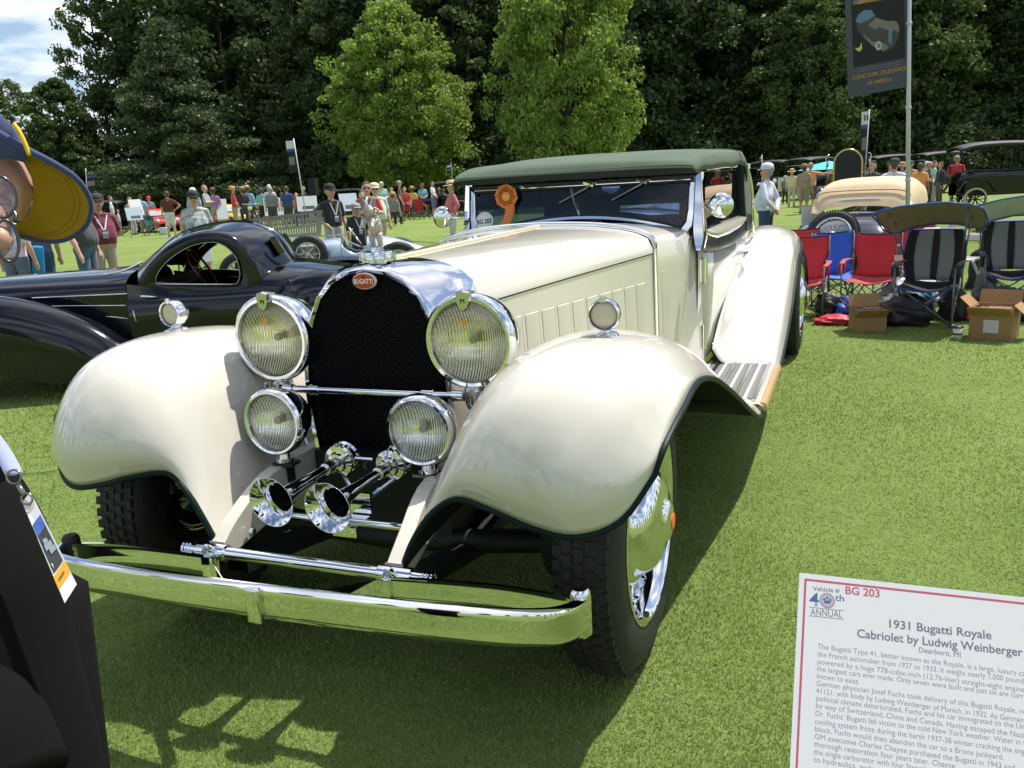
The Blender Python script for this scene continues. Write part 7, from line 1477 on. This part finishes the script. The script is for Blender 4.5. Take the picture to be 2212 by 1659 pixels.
def small_banner(u0, u1, v0, v1, vb, d, label, ulean=0, head=None, topc=(.55, .58, .62), pole_side=1):
    t0 = base(u1 if pole_side > 0 else u0, d); t = thing('small_banner', label, 'banner', (t0.x, t0.y, 0), 0, 'small banners on poles across the show field')
    up = u1 if pole_side > 0 else u0
    tp = far(up, v0-4, d); bt = Vector((base(up+ulean, d).x, base(up+ulean, d).y, 0))
    bm = BM(); ringpath(bm, [bt, tp], .022, 6); fin('pole', bm, polem, t)
    q4 = [far(u0, v0+2, d), far(u1, v0, d), far(u1+ulean*.35, v1, d), far(u0+ulean*.35, v1+3, d)]
    c = quadpatch('banner_cloth', q4, 0, 1, 0, 1, 0, bk, t); quadpatch('banner_top', q4, 0, 1, 0, .25, .01, mat('small_banner_top%d' % int(topc[0]*99), topc, .6), c); quadpatch('banner_stripe', q4, 0, 1, .25, .33, .01, mat('small_stripe', (.04, .08, .3), .6), c); quadpatch('banner_picture', q4, .15, .85, .50, .75, .01, sil, c)
    if head: a0 = q4[0].lerp(q4[1], .25).lerp(q4[3].lerp(q4[2], .25), .18); fitted('lettering', head, mat('print_black', (0, 0, 0)) if topc[0] > .3 else mat('print_pale', (0, 0, 0)), c, a0-FWD*.03, q4[1]-q4[0], q4[0]-q4[3], (q4[1]-q4[0]).length*.5, (q4[3]-q4[0]).length*.16)
    rebase(t); return t
small_banner(617, 634, 303, 372, 440, 34, 'small grey topped banner on a leaning pole left of the first maple', 24)
small_banner(185, 209, 368, 411, 450, 44, 'small red and black banner reading PA below the left trees', -1, 'PA', (.05, .045, .05), -1)
small_banner(1861, 1878, 240, 350, 400, 25, 'white topped banner on a pole above the arched brass radiator', -12, 'II')
small_banner(965, 974, 356, 372, 400, 46, 'tiny banner on a thin pole between the two maples', 6)
small_banner(1641, 1646, 338, 350, 370, 38, 'tiny pole flag above the black touring car', 1)
q = base(678, 44); bm = BM(); bx(bm, (0, 0, 1.85), (.42, .3, .85)); o = fin('loudspeaker', bm, mat('black_nylon', (0, 0, 0)), None, False); o.location = (q.x, q.y, 0); bm2 = BM(); ringpath(bm2, [(0, 0, 0), (0, 0, 1.45)], .03, 6); s_ = fin('stand', bm2, tube_g, o); tag(o, 'dark loudspeaker on a stand in the shade right of the leaning banner', 'speaker')
# ------------------------------------------------------------------ ropes of the show field
rp = mat('dark_rope', (.05, .05, .045), .8)
for P, lb in (([(860, 519, .03), (920, 523, .02), (975, 527, .03)], 'thin dark rope on the lawn behind the tail of the racing car'), ([(1640, 512, .02), (1700, 517, .02), (1765, 523, .02)], 'thin dark rope on the lawn between the white shirted man and the navy roadster'), ([(2040, 517, .02), (2130, 521, .02), (2212, 523, .02)], 'thin dark rope on the lawn at the right edge'), ([(-10, 1034, .01), (60, 1024, .01), (130, 1016, .01)], 'thin dark green line across the grass left of the right fender')):
    bm = BM(); ringpath(bm, smooth_pts([gnd(*q) for q in P], 3), .008 if 'green' not in lb else .0022, 5); o = fin('rope', bm, rp if 'green' not in lb else mat('green_tape', (.03, .10, .06), .7)); tag(o, lb, 'rope')
# ------------------------------------------------------------------ the printed sheet on its stand, close by
t = thing('information_sheet', 'large white printed sheet with red border headed BG 203, close to the camera', 'sign', (0, 0, 0))
sTL = nf(1727, 1237, .625); sX = (nf(2212, 1290, .607)-sTL); sY = (nf(1706, 1659, .586)-sTL); sX.normalize(); sN = sX.cross(-sY).normalized(); sYd = (-sY).normalized()
PW, PH = .232, .300
t.location = (sTL.x+.1, sTL.y-.05, 0)
def sp(x, y, off=0.0): n_ = sN if sN.dot(FWD) < 0 else -sN; return sTL+sX*x-sYd*y+n_*off
def spx(cx_, cy_):     # a spot on the sheet's plane from the close-up of the photograph
    u = (3050+cx_/2.013)/1.8227; v = (2200+(cy_+9)/2.013)/1.8227; dv = ray(u, v); k = (sTL-CAM).dot(sN)/dv.dot(sN); return CAM+dv*k
def srect(nm, x0, y0, x1, y1, off, m, par):
    bm = BM(); bm.faces.new([bm.verts.new(sp(x, y, off)) for x, y in ((x0, y0), (x0, y1), (x1, y1), (x1, y0))]); bmesh.ops.recalc_face_normals(bm, faces=bm.faces); return fin(nm, bm, m, par, False)
sheet_m = bpy.data.materials.new('sheet_paper'); sheet_m.use_nodes = True; q0 = sheet_m.node_tree; q0.nodes.clear(); q1 = nn(q0, 'ShaderNodeBsdfDiffuse'); q1.inputs[0].default_value = (.93, .90, .97, 1); q2 = nn(q0, 'ShaderNodeBsdfTranslucent'); q2.inputs[0].default_value = (.93, .90, .97, 1); q3 = nn(q0, 'ShaderNodeMixShader'); q3.inputs[0].default_value = .30; q4 = nn(q0, 'ShaderNodeOutputMaterial'); lk(q0, q1.outputs[0], q3.inputs[1]); lk(q0, q2.outputs[0], q3.inputs[2]); lk(q0, q3.outputs[0], q4.inputs[0])
sh = srect('sheet', 0, 0, PW, PH, 0, sheet_m, t); 
sred = mat('print_red', (.52, .10, .17), .6); sgr = mat('print_grey', (.16, .16, .22), .6); sgr2 = mat('print_soft_grey', (.27, .27, .34), .6); sbl = mat('print_steel_blue', (.08, .14, .26), .6)
bw = .0016; i0 = .0037
for x0, y0, x1, y1 in ((i0, i0, PW-i0, i0+bw), (i0, PH-i0-bw, PW-i0, PH-i0), (i0, i0+bw, i0+bw, PH-i0-bw), (PW-i0-bw, i0+bw, PW-i0, PH-i0-bw)): srect('border', x0, y0, x1, y1, .00004, sred, sh)
nn_ = sN if sN.dot(FWD) < 0 else -sN
def sline(s, c0, c1, size, m, bold=0.0):
    a0 = spx(*c0); a1 = spx(*c1); return fitted('lettering', s, m, sh, a0+nn_*.00004, a1-a0, sYd, (a1-a0).length, size, 'LEFT', bold, 0.0)
sline('Vehicle #', (303, 243), (515, 262), .0046, sgr, .00005); sline('BG 203', (556, 268), (828, 298), .0078, sred, .00016)
sline('4', (275, 358), (352, 366), .0128, sbl, .00025); sline('th', (480, 322), (551, 331), .0066, sbl, .00008); sline('ANNUAL', (284, 437), (537, 460), .0068, sgr)
for y0, y1 in ((372, 377), (440, 445)):
    bm = BM(); P_ = [spx(275, y0), spx(547, y0+30), spx(547, y1+30), spx(275, y1)]; bm.faces.new([bm.verts.new(q_+nn_*.00004) for q_ in P_]); bmesh.ops.recalc_face_normals(bm, faces=bm.faces); fin('rule', bm, sgr, sh, False)
bm = BM(); lathe(bm, [(.0042, 0), (.0050, .0001), (.0055, 0)], spx(417, 322)+nn_*.00004, nn_, 28); fin('emblem_ring', bm, mat('emblem_tan', (.38, .33, .32), .5), sh)
bm = BM(); lathe(bm, [(0, 0), (.0042, 0)], spx(417, 322)+nn_*.00008, nn_, 24); fin('emblem_field', bm, mat('emblem_pale', (.45, .46, .55), .5), sh)
bm = BM(); e0 = spx(417, 322)+nn_*.00012
for a_, b2_ in ((-.0022, .0008), (0, .0020), (.0022, .0008)): bm.faces.new([bm.verts.new(e0+sX*(a_+dx)+sYd*(b2_+dy)) for dx, dy in ((-.0010, -.0008), (.0010, -.0008), (.0004, .0008), (-.0004, .0008))])
bm.faces.new([bm.verts.new(e0+sX*dx+sYd*dy) for dx, dy in ((-.0026, -.0020), (.0026, -.0020), (.0018, .0), (-.0018, .0))]); bmesh.ops.recalc_face_normals(bm, faces=bm.faces); o = fin('emblem_mark', bm, sbl, sh, False); o['kind'] = 'stuff'
sline('1931 Bugatti Royale', (890, 535), (1700, 628), .0082, sgr, .00012); sline('Cabriolet by Ludwig Weinberger', (650, 612), (1965, 765), .0082, sgr, .00012); sline('Dearborn, MI', (1140, 732), (1470, 773), .0052, sgr, 0)
for s_, c0, c1 in (
    ('The Bugatti Type 41, better known as the Royale, is a large, luxury car', (340, 703), (2010, 925)), ('the French automaker from 1927 to 1933. It weighs nearly 7,000 pounds,', (340, 765), (2010, 983)),
    ('powered by a huge 778-cubic-inch (12.76-liter) straight-eight engine,', (337, 823), (1990, 1050)), ('the largest cars ever made. Only seven were built and just six are currently', (334, 880), (2090, 1115)),
    ('known to exist.', (331, 938), (667, 985)), ('German physician Josef Fuchs took delivery of this Bugatti Royale, no.', (330, 997), (2010, 1225)),
    ('41121, with body by Ludwig Weinberger of Munich, in 1932. As Germany\u2019s', (327, 1055), (2030, 1298)), ('political climate deteriorated, Fuchs and his car immigrated to the United', (327, 1115), (2070, 1355)),
    ('by way of Switzerland, China and Canada. Having escaped the Nazis,', (323, 1172), (2010, 1415)), ('Dr. Fuchs\u2019 Bugatti fell victim to the cold New York weather. Water in the', (320, 1235), (2040, 1478)),
    ('cooling system froze during the harsh 1937-38 winter cracking the engine', (318, 1298), (2050, 1550)), ('block. Fuchs would then abandon the car to a Bronx junkyard.', (316, 1358), (1812, 1585)),
    ('GM executive Charles Chayne purchased the Bugatti in 1943 and', (315, 1418), (1900, 1668)), ('thorough restoration four years later. Chayne', (312, 1478), (1430, 1655)),
    ('the single carburetor with four Stromberg', (310, 1540), (1290, 1695)), ('to hydraulics, and', (307, 1600), (760, 1675))):
    sline(s_, c0, c1, .0051, sgr2)
bm = BM(); q_ = sp(PW*.5, PH*.9, -.012); ringpath(bm, [q_, (q_.x, q_.y, .02)], .012, 8); fin('post', bm, tube_g, t); bm = BM(); bx(bm, (q_.x, q_.y, .012), (.30, .30, .02)); fin('foot', bm, tube_g, t, False)
rebase(t)
